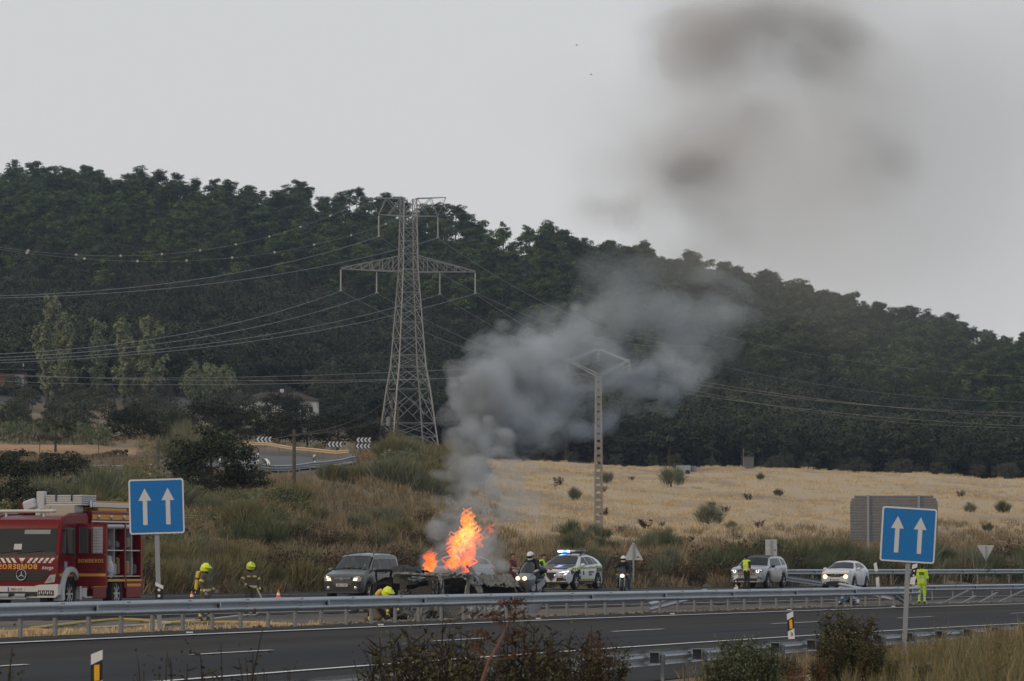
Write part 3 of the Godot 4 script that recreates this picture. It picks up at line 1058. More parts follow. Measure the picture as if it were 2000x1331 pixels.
	sign_back("narrow_sign", "rear of a narrow upright rectangular sign behind the silver off-roader", round_rect(0.64, 1.4, 0.03), gp(1506, 252), 1.85, [0.0], 2.5)
	var foot := gp(1746, 302)
	var t := thing("direction_sign", "rear of a large ribbed road direction board standing behind the right lane sign", "road sign", foot, -0.04)
	var low := (YH - 1057.0) * 302 / F - foot.y
	for i in 17:
		g = G.new()
		var cut: float = [0.0, 0.0, 0.0, 0.0, 0.0, 0.0, 0.0, 0.0, 0.0, 0.0, 0.0, 0.0, 0.0, 0.0, 0.02, 0.1, 0.28][i]
		g.cbx(Vector3(0, low + 0.0875 + i * 0.175, -0.03), Vector3(5.75 - cut * 2, 0.166, 0.06), 0.03)
		part(t, "slat", g, mat("board back", 0.21, 0.215, 0.225, 0.5, 0.35, ntex(52, 0.02, 0.85, 1.0, 3), 0.7))
	for xx in [-1.7, 1.62]:
		g = G.new()
		g.bx(Vector3(xx, low * 0.5 + 1.25, 0.08), Vector3(0.16, low + 3.5, 0.14))
		part(t, "post", g, mats["sign post steel"])
	# traffic cones
	for s in [[375, 1168, "orange and white traffic cone on the road left of the first firefighter"], [544, 1165, "orange and white traffic cone on the road right of the second firefighter"]]:
		t = thing("traffic_cone", s[2], "traffic cone", at(s[0], s[1] + 3.0, 172), 0, "traffic cones")
		t.scale = Vector3.ONE * 0.66
		g = G.new()
		g.lathe([Vector2(0.13, 0.03), Vector2(0.1, 0.15)], 10); g.lathe([Vector2(0.072, 0.28), Vector2(0.03, 0.46), Vector2(0, 0.47)], 10)
		part(t, "cone", g, mat("cone orange", 0.75, 0.1, 0.03, 0.5), 40)
		g = G.new()
		g.lathe([Vector2(0.101, 0.15), Vector2(0.072, 0.28)], 10)
		part(t, "stripe", g, mat("reflector white", 0.75, 0.75, 0.73, 0.3), 40)
		g = G.new()
		g.cbx(Vector3(0, 0.015, 0), Vector3(0.36, 0.03, 0.36), 0.01)
		part(t, "base", g, mat("cone orange"))

# ---------------------------------------------------------------- side road, houses, pylon, poles, wires
func build_side_road() -> void:
	var g := G.new()
	var rows := []
	for i in 17:
		var px := lerpf(330, 694, i / 16.0)
		var zn := lerpf(321, 352, i / 16.0)
		var zf := lerpf(398, 362, i / 16.0)
		var row := []
		for k in 9: row.append(gp(px, lerpf(zn, zf, k / 8.0)) + Vector3(0, 0.12, 0))
		rows.append(row)
	rows.reverse()
	g.grid(rows)
	var road := struct("side_road", g, mat("old asphalt", 0.085, 0.085, 0.09, 0.75, 0, ntex(22, 0.05, 0.7, 1.0, 4), 0.4), 60)
	var paint: Material = mats["road paint"]
	var pts := []
	for i in 15:
		var a := lerpf(-0.9, 2.4, i / 14.0)
		pts.append(gp(487 + 38 * sin(a), 352 + 11 * cos(a * 1.1)) + Vector3(0, 0.17, 0))
	g = G.new()
	strip(g, pts, 0.11)
	part(road, "curved_line", g, paint)
	pts = []
	for i in 13: pts.append(gp(lerpf(400, 690, i / 12.0), lerpf(329.5, 353, i / 12.0)) + Vector3(0, 0.17, 0))
	g = G.new()
	strip(g, pts, 0.09)
	part(road, "edge_line", g, paint)
	var f1 := func(s: float) -> Vector3: return gp(lerpf(440, 694, s / 27.0), lerpf(323, 351, s / 27.0))
	guardrail("side_guardrail", "grey guardrail on the near side of the bend below the chevron boards", f1, 0, 27, 1.0, 2.2, false, 0, 0.7)
	var f2 := func(s: float) -> Vector3: return gp(lerpf(478, 682, s / 9.2), lerpf(394, 362, s / 9.2)) + Vector3(0, 0.1, 0)
	var r := guardrail("wooden_guardrail", "warm-coloured wooden guardrail on the far side of the bend below the chevron boards", f2, 0, 9.2, 1.0, 1.3, false, 0, 0.7)
	for c in r.get_children():
		if String(c.name).begins_with("rail_panel"): c.material_override = mat("sunlit timber", 0.56, 0.43, 0.28, 0.7, 0, ntex(33, 0.02, 0.8, 1.0, 4), 0.8)
	# the left part of the side road's rail, half hidden by bushes
	var f3 := func(s: float) -> Vector3: return gp(lerpf(150, 240, s / 3.4), 322)
	guardrail("side_guardrail", "short stretch of grey guardrail half hidden by bushes above the fire engine", f3, 0, 3.4, 1.0, 1.6, false, 0, 0.7)
	# chevron boards
	for s in [[515, 859, 400, 31, 12, "black and white chevron board farthest left beyond the wooden guardrail"], [654, 868.5, 385, 30, 12, "single black and white chevron board at the right end of the wooden guardrail"], [710, 860, 372, 30, 10.5, "upper chevron board of the pair beside the pylon"], [709, 872, 372, 30, 10.5, "lower chevron board of the pair beside the pylon"]]:
		var c := at(s[0], s[1], s[2])
		var w: float = s[3] * s[2] / F
		var h: float = s[4] * s[2] / F
		var t := thing("chevron_board", s[5], "chevron sign", c, 0, "chevron boards on the bend")
		g = G.new()
		g.prism(round_rect(w, h, 0.03), 0.03, Transform3D(Basis(), Vector3(0, 0, -0.03)))
		part(t, "board", g, mat("chevron black", 0.022, 0.024, 0.035, 0.5))
		for i in 4:
			g = G.new()
			var x := -w * 0.5 + w * (i + 0.12) / 4.1
			var d := w * 0.12
			var e := w * 0.115
			g.prism(PackedVector2Array([Vector2(x, 0), Vector2(x + d, -h * 0.44), Vector2(x + d + e, -h * 0.44), Vector2(x + e, 0), Vector2(x + d + e, h * 0.44), Vector2(x + d, h * 0.44)]), 0.006, Transform3D())
			part(t, "chevron", g, mat("chevron white", 0.62, 0.64, 0.7, 0.4))
		for xx in [-w * 0.38, w * 0.3]:
			g = G.new()
			var gy := gh(c.x, s[2]) - c.y - 0.2
			g.bar(Vector3(xx, gy, -0.05), Vector3(xx, h * 0.45, -0.05), 0.07, 0.05, Vector3.BACK)
			part(t, "post", g, mats["sign post steel"])
	for s in [[487, 916, 334, 1.0, "white marker post inside the bend of the side road, left of the wooden pole", 0.05], [485, 901, 372, 0.8, "white marker post leaning left on the bend", 0.2], [503, 913, 338, 1.05, "white marker post between the curved line and the side road's guardrail", 0.0], [478, 915, 330, 0.55, "short white marker post at the left end of the side road's guardrail", 0.0], [614, 902, 352, 0.55, "white marker post behind the middle of the side road's guardrail", 0.06], [293, 931, 318, 0.9, "white marker post right of the little red and white road sign", 0.03], [430, 906, 330, 0.4, "white marker top showing above the big dark bush", 0.1]]:
		marker_post(s[4], at(s[0], s[1], s[2]), s[3], "", false, s[5])
	var t := thing("distance_sign", "small white sign with a red top band on the verge above the fire engine", "road sign", at(205, 932, 324))
	g = G.new()
	g.prism(round_rect(0.36, 0.56, 0.03), 0.02, Transform3D(Basis(), Vector3(0, 0.68, 0)))
	var pl := part(t, "plate", g, mat("sign white"))
	g = G.new()
	g.prism(round_rect(0.355, 0.15, 0.02), 0.005, Transform3D(Basis(), Vector3(0, 0.885, 0.021)))
	part(pl, "band", g, mat("sign red", 0.5, 0.02, 0.03, 0.4))
	text(pl, "lettering", "N-630", 0.1, mat("sign white"), Transform3D(Basis(), Vector3(0, 0.885, 0.03)), true, 0.004, 0.9)
	text(pl, "numeral", "557", 0.17, mat("black plastic"), Transform3D(Basis(), Vector3(0, 0.55, 0.023)), true, 0.004)
	text(pl, "small_lettering", "km", 0.1, mat("black plastic"), Transform3D(Basis(), Vector3(0, 0.72, 0.023)), false, 0.004)
	g = G.new()
	g.bx(Vector3(0, 0.3, -0.02), Vector3(0.06, 0.9, 0.04))
	part(t, "post", g, mats["sign post steel"])

func house_box(t: Node3D, c: Vector3, size: Vector3, m: Material, called := "wall") -> void:
	var g := G.new()
	g.bx(c, size)
	part(t, called, g, m)

func build_buildings() -> void:
	var white := mat("whitewash", 0.52, 0.54, 0.57, 0.85, 0, ntex(61, 0.03, 0.8, 1.0, 4), 0.4)
	var tile := mat("roof tile", 0.08, 0.056, 0.045, 0.85, 0, ntex(62, 0.06, 0.6, 1.0, 4), 0.9)
	var glass := mat("dark window", 0.02, 0.024, 0.03, 0.15)
	var p := at(543, 821, 612)
	var t := thing("white_house", "low whitewashed house with a brown tiled hip roof among dark trees below the pylon line", "house", p)
	var w := 10.2
	house_box(t, Vector3(0, 1.2, -3.5), Vector3(w, 2.9, 7), white)
	var g := G.new()
	var e := [Vector3(-w / 2 - 0.4, 2.6, 0.4), Vector3(w / 2 + 0.4, 2.6, 0.4), Vector3(w / 2 + 0.4, 2.6, -7.4), Vector3(-w / 2 - 0.4, 2.6, -7.4)]
	var r1 := Vector3(-2.6, 3.75, -3.5)
	var r2 := Vector3(2.6, 3.75, -3.5)
	g.quad(e[0], e[1], r2, r1); g.quad(e[2], e[3], r1, r2); g.tri(e[1], e[2], r2); g.tri(e[3], e[0], r1); g.quad(e[0], e[3], e[2], e[1])
	var roof := part(t, "roof", g, tile)
	for i in 30:   # rows of tiles
		var f := (i + 0.5) / 30.0
		g = G.new()
		var a: Vector3 = e[0].lerp(e[1], f) + Vector3(0, 0.05, 0)
		var top := r1.lerp(r2, clampf((f * (w + 0.8) - 0.4 - (w / 2 - 2.6)) / 5.2, 0, 1))
		var reach := 1.0
		if f < 0.29: reach = f / 0.29
		elif f > 0.71: reach = (1 - f) / 0.29
		g.tube([a, Vector3(a.x, lerpf(a.y, 3.8, reach), lerpf(a.z, -3.5, reach))], 0.1, 5)
		part(roof, "tile", g, tile)
	house_box(t, Vector3(0.3, 3.95, -3.6), Vector3(0.5, 0.6, 0.5), white, "chimney")
	for s in [[-1.95, 1.2, 0.5, 0.8], [4.35, 1.35, 0.55, 0.9], [3.2, 0.9, 0.35, 1.5]]:
		g = G.new()
		g.bx(Vector3(s[0], s[1], 0.01), Vector3(s[2], s[3], 0.06))
		var win := part(t, "window", g, mat("shutter", 0.16, 0.17, 0.18, 0.7))
		g = G.new()
		g.bx(Vector3(s[0], s[1], 0.03), Vector3(s[2] - 0.12, s[3] - 0.12, 0.05))
		part(win, "pane", g, glass)
	t = thing("hillside_hut", "dark-roofed hut with a brick-coloured wall at the left edge below the wood", "hut", at(16, 755, 700), 0.2)
	house_box(t, Vector3(0, 1.1, -2), Vector3(5.6, 2.4, 4), mat("brick wall", 0.2, 0.11, 0.07, 0.9))
	house_box(t, Vector3(0.2, 2.5, -1.6), Vector3(7.2, 0.18, 5.6), mat("dark sheet", 0.05, 0.055, 0.065, 0.6), "roof")
	house_box(t, Vector3(1.6, 0.9, 0.03), Vector3(1.4, 1.6, 0.08), mat("pale sheet"), "door")
	house_box(t, Vector3(2.3, 3.0, -1.2), Vector3(0.2, 1.0, 0.2), white, "chimney")
	t = thing("lean_to_shed", "low shed with a bright flat roof behind the prickly pear hedge", "shed", at(172, 857, 470))
	house_box(t, Vector3(0, 0.3, -1), Vector3(2.0, 0.9, 2), mat("dark sheet"))
	house_box(t, Vector3(0, 0.8, -0.9), Vector3(2.3, 0.08, 2.6), mat("zinc roof", 0.62, 0.6, 0.55, 0.5, 0.1), "roof")
	t = thing("concrete_hut", "small grey block hut on the crest of the field with a mast beside it", "hut", gp(1463, 588, 0.2))
	house_box(t, Vector3(0, 0.8, -0.8), Vector3(1.25, 1.9, 1.6), mat("block wall", 0.13, 0.13, 0.135, 0.9, 0, ntex(61, 0.03, 0.8, 1.0, 4), 0.4))
	house_box(t, Vector3(0, 1.78, -0.8), Vector3(1.4, 0.08, 1.8), mat("dark sheet"), "roof")
	house_box(t, Vector3(-0.7, 1.3, 0), Vector3(0.06, 3.0, 0.06), mat("post steel"), "mast")
	t = thing("scrap_trailer", "bluish grey metal trailer with white drums at the top of the field", "trailer", gp(1338, 560, 0.0))
	house_box(t, Vector3(-0.2, 0.75, 0), Vector3(1.7, 0.7, 1.2), mat("pale sheet"), "body")
	for x in [-0.6, 0.3]:
		g = G.new()
		g.lathe([Vector2(0, -0.08), Vector2(0.3, -0.08), Vector2(0.3, 0.08), Vector2(0, 0.08)], 12, Transform3D(Basis(Vector3.RIGHT, PI / 2), Vector3(x, 0.25, 0.62)))
		part(t, "wheel", g, mat("tyre", 0.015, 0.015, 0.016, 0.85), 40)
	for x in [0.9, 1.25]:
		g = G.new()
		g.lathe([Vector2(0, 0), Vector2(0.2, 0), Vector2(0.2, 0.75), Vector2(0, 0.75)], 10, Transform3D(Basis(Vector3.BACK, 0.2), Vector3(x, 0.3, 0.2)))
		part(t, "drum", g, mat("drum grey", 0.2, 0.2, 0.21, 0.6), 40)
	# a dry stone wall under the strip of stubble, and two heaps of stacked stones
	var stone := vmat("field stone", 0.95)
	t = thing("dry_stone_wall", "long dark dry stone wall below the strip of orange stubble", "stone wall")
	g = G.new()
	for i in 420:
		var px := rng.randf_range(-60, 246)
		var q := gp(px, 364 + rng.randf_range(-0.3, 0.3))
		var k := rng.randf_range(0.03, 0.075)
		g.col = Color(k, k * 0.9, k * 0.8)
		g.ell(q + Vector3(0, rng.randf_range(0.0, 0.45), 0), Vector3(rng.randf_range(0.12, 0.3), rng.randf_range(0.08, 0.16), 0.2), 6, 4, Basis(Vector3.UP, rng.randf_range(0, 3)))
	part(t, "stones", g, stone, 0, true).set_meta("kind", "stuff")
	for s in [[490, 1060, 1.15, 0.75, "heap of dark layered stones with a post beside it on the slope above the firefighters"], [348, 1058, 1.3, 0.6, "low heap of dark layered stones half hidden right of the left lane sign"]]:
		var q := spot(s[0], s[1], 190)
		t = thing("stone_heap", s[4], "stone heap", q)
		var layers := 6
		for l in layers:
			for i in 9:
				g = G.new()
				var a := TAU * i / 9.0 + l * 0.3
				var rr: float = s[2] * 0.5 * sqrt(1.0 - pow(l / 6.5, 2))
				var k := rng.randf_range(0.02, 0.06)
				g.col = Color(k, k, k * 0.95)
				g.cbx(Vector3(cos(a) * rr * 0.75, s[3] * (l + 0.4) / layers, sin(a) * rr * 0.6), Vector3(rng.randf_range(0.3, 0.45), s[3] / layers * 0.85, 0.3), 0.03, Basis(Vector3.UP, -a + PI / 2) * Basis(Vector3.BACK, rng.randf_range(-0.12, 0.12)))
				part(t, "stone", g, stone, 0, true)
	# fence posts on the slope
	for s in [[570, 1061, 46, 0.11, "steel", "thin leaning steel fence post left of the grey van's roof"], [612, 1063, 30, 0.0, "steel", "upright steel fence post above the grey van"], [430, 1052, 26, 0.0, "steel", "steel fence post between the stone heaps"], [362, 1064, 24, 0.02, "steel", "steel fence post beside the stone heap right of the lane sign"], [497, 1060, 34, 0.03, "steel", "steel fence post standing at the large stone heap"], [586, 1017, 25, 0.06, "wood", "leftmost of the wooden stakes in the dry grass below the tall pole"], [608, 1010, 21, 0.13, "wood", "second wooden stake from the left in the dry grass"], [636, 1002, 18, 0.0, "wood", "third wooden stake from the left in the dry grass"], [655, 1000, 14, 0.2, "wood", "tilted fourth wooden stake in the dry grass"], [671, 997, 17, 0.04, "wood", "rightmost wooden stake in the dry grass"]]:
		var q := spot(s[0], s[1], 190)
		var hgt: float = s[2] * -q.z / F
		g = G.new()
		g.tube([q - Vector3(0, 0.2, 0), q + Vector3(s[3] * hgt * 1.6, hgt, 0)], 0.035 if s[4] == "wood" else 0.022, 5)
		tag(struct("fence_post", g, mat("old wood", 0.06, 0.05, 0.042, 0.9) if s[4] == "wood" else mats["post steel"], 40), s[5], "fence post", "fence posts on the slope").set_meta("kind", "thing")
	for s in [[77, 895, 365, 4.2], [192, 895, 365, 4.0], [236, 905, 352, 2.2]]:
		g = G.new()
		var q := gp(s[0], s[2])
		g.tube([q - Vector3(0, 0.2, 0), q + Vector3(0, s[3] * 0.45, 0)], 0.03, 5)
		tag(struct("fence_post", g, mat("old wood")), "thin fence post on the stone wall, %s" % ["left of the small round tree", "right of the small round tree", "at the right end of the wall"][int(s[0] > 100) + int(s[0] > 200)], "fence post", "fence posts on the stone wall").set_meta("kind", "thing")

func build_pylon() -> Array:
	var z := 650.0
	var foot := gp(797, z, 0.0)
	var t := thing("pylon", "tall grey lattice electricity pylon standing before the wooded hill", "pylon", foot, 0.34)
	var steel := mat("pylon steel", 0.26, 0.265, 0.27, 0.6, 0.25)
	var half := func(h: float) -> float:
		if h < 8.0: return lerpf(3.35, 2.45, h / 8.0)
		if h < 11.2: return lerpf(2.45, 1.98, (h - 8.0) / 3.2)
		if h < 25.0: return lerpf(1.98, 1.1, (h - 11.2) / 13.8)
		return lerpf(1.1, 0.92, (h - 25.0) / 10.0)
	var levels := [0.0, 1.2, 3.2, 8.0, 11.2, 12.8, 15.2, 17.5, 19.7, 21.7, 23.5, 25.0, 27.2, 29.0, 30.8, 32.5, 35.0]
	var cn := [Vector2(1, 1), Vector2(-1, 1), Vector2(-1, -1), Vector2(1, -1)]
	var P := func(i: int, h: float) -> Vector3:
		var a: float = half.call(h)
		return Vector3(cn[i % 4].x * a, h, cn[i % 4].y * a)
	var g: G
	for i in 4:
		g = G.new()
		for k in levels.size() - 1: g.bar(P.call(i, levels[k]), P.call(i, levels[k + 1]), 0.17 if levels[k] < 12 else 0.13, 0.17 if levels[k] < 12 else 0.13)
		part(t, "leg", g, steel)
	for i in 4:
		g = G.new()
		for k in range(1, levels.size() - 1):
			var lo: float = levels[k]
			var hi: float = levels[k + 1]
			g.bar(P.call(i, lo), P.call(i + 1, lo), 0.065, 0.065)
			g.bar(P.call(i, lo), P.call(i + 1, hi), 0.07, 0.06)
			g.bar(P.call(i + 1, lo), P.call(i, hi), 0.07, 0.06)
			if lo >= 3.0 and hi - lo > 2.5:
				var m: Vector3 = (P.call(i, hi) + P.call(i + 1, hi)) * 0.5
				g.bar(P.call(i, (lo + hi) * 0.5), P.call(i, hi).lerp(P.call(i + 1, lo), 0.25), 0.07, 0.07)
				g.bar(P.call(i + 1, (lo + hi) * 0.5), P.call(i + 1, hi).lerp(P.call(i, lo), 0.25), 0.07, 0.07)
				g.bar(P.call(i, (lo + hi) * 0.5), P.call(i, lo).lerp(P.call(i + 1, hi), 0.25), 0.07, 0.07)
				g.bar(P.call(i + 1, (lo + hi) * 0.5), P.call(i + 1, lo).lerp(P.call(i, hi), 0.25), 0.07, 0.07)
		g.bar(P.call(i, 0), P.call(i + 1, 1.2).lerp(P.call(i, 1.2), 0.6), 0.08, 0.08)
		g.bar(P.call(i + 1, 0), P.call(i, 1.2).lerp(P.call(i + 1, 1.2), 0.6), 0.08, 0.08)
		part(t, "bracing", g, steel)
	var tips := []
	var arm := func(s: float, h_in: float, h_top: float, reach: float, h_tip: float, n: int) -> void:
		g = G.new()
		var tip := Vector3(s * reach, h_tip, 0)
		for zz in [-1.0, 1.0]:
			var b := Vector3(s * half.call(h_in), h_in, zz * half.call(h_in))
			var u := Vector3(s * half.call(h_top), h_top, zz * half.call(h_top))
			g.bar(b, tip, 0.12, 0.12)
			g.bar(u, tip + Vector3(0, 0.15, 0), 0.12, 0.12)
			for k in n:
				var f := float(k) / n
				var f2 := (k + 1.0) / n
				if k > 0: g.bar(b.lerp(tip, f), u.lerp(tip, f), 0.07, 0.07)
				g.bar(u.lerp(tip, f), b.lerp(tip, f2), 0.07, 0.07)
		for k in n:
			var f := float(k) / n
			var b := Vector3(s * half.call(h_in), h_in, half.call(h_in)).lerp(tip, f)
			g.bar(b, b * Vector3(1, 1, -1), 0.07, 0.07)
		part(t, "cross_arm", g, steel)
	for s in [-1.0, 1.0]:
		arm.call(s, 24.6, 26.9, 10.0, 24.8, 6)
		# the top: an arm, and a horn that rises outwards
		g = G.new()
		for zz in [-1.0, 1.0]:
			var b := Vector3(s * half.call(32.5), 32.5, zz * half.call(32.5))
			var tip := Vector3(s * 4.4, 32.6, 0)
			var horn := Vector3(s * 5.6, 35.1 + 0.2 * s, 0)
			g.bar(b, tip, 0.11, 0.11); g.bar(Vector3(s * 0.92, 35, zz * 0.92), horn, 0.11, 0.11)
			g.bar(tip, horn, 0.08, 0.08); g.bar(b, Vector3(s * 0.92, 35, zz * 0.92).lerp(horn, 0.5), 0.07, 0.07)
			g.bar(tip, Vector3(s * 0.92, 35, zz * 0.92).lerp(horn, 0.5), 0.07, 0.07)
			g.bar(b.lerp(tip, 0.6), Vector3(s * 0.92, 35, zz * 0.92), 0.07, 0.07)
		part(t, "top_arm", g, steel)
		tips.append(t.transform * Vector3(s * 5.6, 35.1, 0))
	var ins := mat("insulator", 0.42, 0.42, 0.38, 0.4)
	for s in [[-10.0, 24.7], [-4.7, 24.5], [4.7, 24.5], [10.0, 24.7], [-4.4, 32.5], [4.4, 32.5]]:
		g = G.new()
		var prof := [Vector2(0.04, -2.9)]
		for k in 14: prof.append_array([Vector2(0.13, -2.8 + k * 0.2), Vector2(0.06, -2.7 + k * 0.2)])
		prof.append(Vector2(0.03, 0.0))
		g.lathe(prof, 7, Transform3D(Basis(), Vector3(s[0], s[1], 0)))
		g.bx(Vector3(s[0], s[1] - 2.95, 0), Vector3(0.3, 0.1, 0.5))
		part(t, "insulator", g, ins)
		tips.append(t.transform * Vector3(s[0], s[1] - 3.0, 0))
	return tips

func wire(g: G, a: Vector3, b: Vector3, sag: float, r: float) -> Array:
	var pts := []
	for i in 25:
		var f := i / 24.0
		pts.append(a.lerp(b, f) - Vector3(0, 4.0 * sag * f * (1 - f), 0))
	g.tube(pts, r, 3, false)
	return pts

func build_wires(tips: Array) -> void:
	var alu := mat("cable", 0.2, 0.205, 0.21, 0.6, 0.2)
	var g: G
	var t := thing("power_line", "six conductors of the high-voltage line hanging from the pylon's insulators", "power cables")
	for i in range(2, 8):
		var p: Vector3 = tips[i]
		var row_l: float = [690, 697, 702, 708, 574, 578][i - 2]
		g = G.new()
		wire(g, p, at(-160, row_l + 6, 420), 2.2, 0.032)
		part(t, "cable", g, alu)
		g = G.new()
		wire(g, p, at(1480 + (p.x - tips[2].x) * 6, 690 + (i - 2) * 9 if i < 6 else 640, 1000), 9.0, 0.04)
		part(t, "cable", g, alu)
	t = thing("earth_wire", "thin overhead wires with pale marker balls crossing the wood above the poplars", "power cables")
	for s in 2:
		g = G.new()
		var pts := wire(g, tips[s], at(-220, 440 + s * 5, 420), 5.2 + s * 0.4, 0.018)
		part(t, "cable", g, alu)
		for k in range(2, 24):
			for h in 2:
				if h == 1 or (k + s) % 2 == 0: continue
				g = G.new()
				g.ell((pts[k] as Vector3).lerp(pts[k - 1], 0.5 * h + 0.2 * s), Vector3.ONE * 0.15, 7, 5)
				part(t, "marker_ball", g, mat("marker ball", 0.5, 0.45, 0.38, 0.5))
	# a country line on concrete and wooden poles
	var con := mat("pole concrete", 0.30, 0.275, 0.25, 0.9, 0, ntex(61, 0.03, 0.8, 1.0, 4), 0.4)
	var foot := gp(1169, 338, 0.2)
	var pole := thing("concrete_pole", "tall pale concrete power pole with a diamond-shaped steel head standing in the field", "power pole", foot, 0.12)
	var top := (YH - 733.0) * 338 / F - foot.y
	for s in [-1.0, 1.0]:
		g = G.new()
		g.bar(Vector3(s * 0.27, 0, 0), Vector3(s * 0.16, top, 0), 0.13, 0.3, Vector3.BACK)
		part(pole, "flange", g, con)
	for i in 22:
		g = G.new()
		var f := (i + 0.5) / 22.0
		g.bx(Vector3(0, top * f, 0), Vector3(lerpf(0.42, 0.22, f), 0.36, 0.2))
		part(pole, "rung", g, con)
	var rib := mat("head steel", 0.42, 0.43, 0.44, 0.6, 0.2)
	var apex := Vector3(0, top + 1.85, 0)
	for s in [-1.0, 1.0]:
		g = G.new()
		var el := Vector3(s * 2.3, top + 1.05, 0)
		g.bar(Vector3(s * 0.1, top - 0.1, 0), el, 0.08, 0.08); g.bar(el, apex + Vector3(s * 0.3, 0, 0), 0.08, 0.08)
		g.bar(Vector3(s * 0.1, top + 0.1, 0.14), el + Vector3(0, 0.12, 0.14), 0.06, 0.06); g.bar(el + Vector3(0, -0.12, 0.14), apex + Vector3(s * 0.3, -0.12, 0.14), 0.06, 0.06)
		g.bar(apex, apex + Vector3(s * 0.3, 0, 0), 0.12, 0.12)
		part(pole, "head_arm", g, rib)
	var hang := []
	for s in [[-2.3, 0.95], [0.0, 1.75], [2.3, 0.95]]:
		g = G.new()
		g.lathe([Vector2(0.03, -0.75), Vector2(0.13, -0.7), Vector2(0.06, -0.6), Vector2(0.13, -0.5), Vector2(0.06, -0.4), Vector2(0.13, -0.3), Vector2(0.05, -0.15), Vector2(0.02, 0)], 8, Transform3D(Basis(), Vector3(s[0], top + s[1], 0)))
		part(pole, "insulator", g, mat("brown insulator", 0.3, 0.22, 0.2, 0.35))
		hang.append(pole.transform * Vector3(s[0], top + s[1] - 0.75, 0))
	t = thing("country_power_line", "thin overhead cables running from the concrete pole's head to both sides", "power cables")
	for i in 3:
		g = G.new(); wire(g, hang[i], at(2250, 838 - i * 16, 300), 1.0, 0.015); part(t, "cable", g, alu)
		g = G.new(); wire(g, hang[i], at(-250, 728 - i * 8, 560), 1.2, 0.022); part(t, "cable", g, alu)
	for i in 3:
		g = G.new(); wire(g, at(1340, 640 + i * 60, 520), at(2300, 732 + i * 46, 520), 2.2, 0.02); part(t, "cable", g, alu)
	var wood := mat("pole wood", 0.105, 0.09, 0.075, 0.9, 0, ntex(61, 0.03, 0.8, 1.0, 4), 0.4)
	var tops := []
	for s in [[574, 985, 275, 145, 0.0, "wooden telephone pole standing in the dry grass below the bend"], [772, 890, 432, 95, 0.06, "leaning wooden pole in front of the pylon's left leg"], [762, 872, 600, 105, 0.04, "wooden pole with a white transformer can inside the pylon's legs"], [222, 822, 600, 58, 0.0, "wooden pole between the poplars and the round oak"], [308, 950, 322, 84, 0.0, "slim dark pole beside the big dark bush right of the lane sign"], [925, 760, 690, 30, 0.0, "small pole at the edge of the wood behind the smoke"]]:
		var q := at(s[0], s[1], s[2])
		var hh: float = s[3] * s[2] / F
		var po := thing("wooden_pole", s[5], "pole", q)
		g = G.new()
		g.tube([Vector3(0, -0.6, 0), Vector3(s[4] * hh, hh, 0)], [0.14 if s[2] < 500 else 0.17, 0.1], 7)
		part(po, "shaft", g, wood, 40)
		g = G.new()
		g.bx(Vector3(s[4] * hh, hh - 0.35, 0.1), Vector3(0.7, 0.07, 0.07))
		part(po, "cross_piece", g, wood)
		if s[0] == 762:
			g = G.new()
			g.lathe([Vector2(0, 0), Vector2(0.25, 0), Vector2(0.25, 1.1), Vector2(0, 1.15)], 10, Transform3D(Basis(), Vector3(-0.25, hh * 0.38, 0.35)))
			part(po, "transformer", g, mat("drum grey", 0.2, 0.2, 0.21, 0.6), 40)
		tops.append(q + Vector3(s[4] * hh, hh - 0.3, 0.1))
	t = thing("telephone_line", "sagging dark cables strung between the wooden poles", "telephone cables")
	for s in [[0, 1, 0.5], [0, 2, 0.9], [1, 2, 0.6], [3, 2, 2.0]]:
		for d in [-0.3, 0.3]:
			g = G.new(); wire(g, tops[s[0]] + Vector3(d, 0, 0), tops[s[1]] + Vector3(d, d, 0), s[2], 0.016); part(t, "cable", g, mat("dark cable", 0.06, 0.06, 0.06, 0.7))
	g = G.new(); wire(g, tops[0], at(-150, 880, 300), 1.0, 0.012); part(t, "cable", g, alu)
	g = G.new(); wire(g, tops[3], at(-150, 812, 560), 0.8, 0.025); part(t, "cable", g, alu)
	for s in [[1127, 85, 300, "left-hand one of two birds high in the sky left of the smoke"], [1155, 143, 300, "lower one of two birds high in the sky left of the smoke"]]:
		t = thing("bird", s[3], "bird", at(s[0], s[1], s[2]), 0.4, "birds in the sky")
		g = G.new()
		g.ell(Vector3(), Vector3(0.07, 0.022, 0.022), 7, 5)
		g.quad(Vector3(-0.03, 0, 0), Vector3(0.04, 0, 0), Vector3(0.0, 0.05, 0.09), Vector3(-0.04, 0.04, 0.09))
		g.quad(Vector3(0.04, 0, 0), Vector3(-0.03, 0, 0), Vector3(-0.04, 0.04, -0.09), Vector3(0.0, 0.05, -0.09))
		part(t, "body", g, mat("bird dark", 0.012, 0.012, 0.012, 0.9))

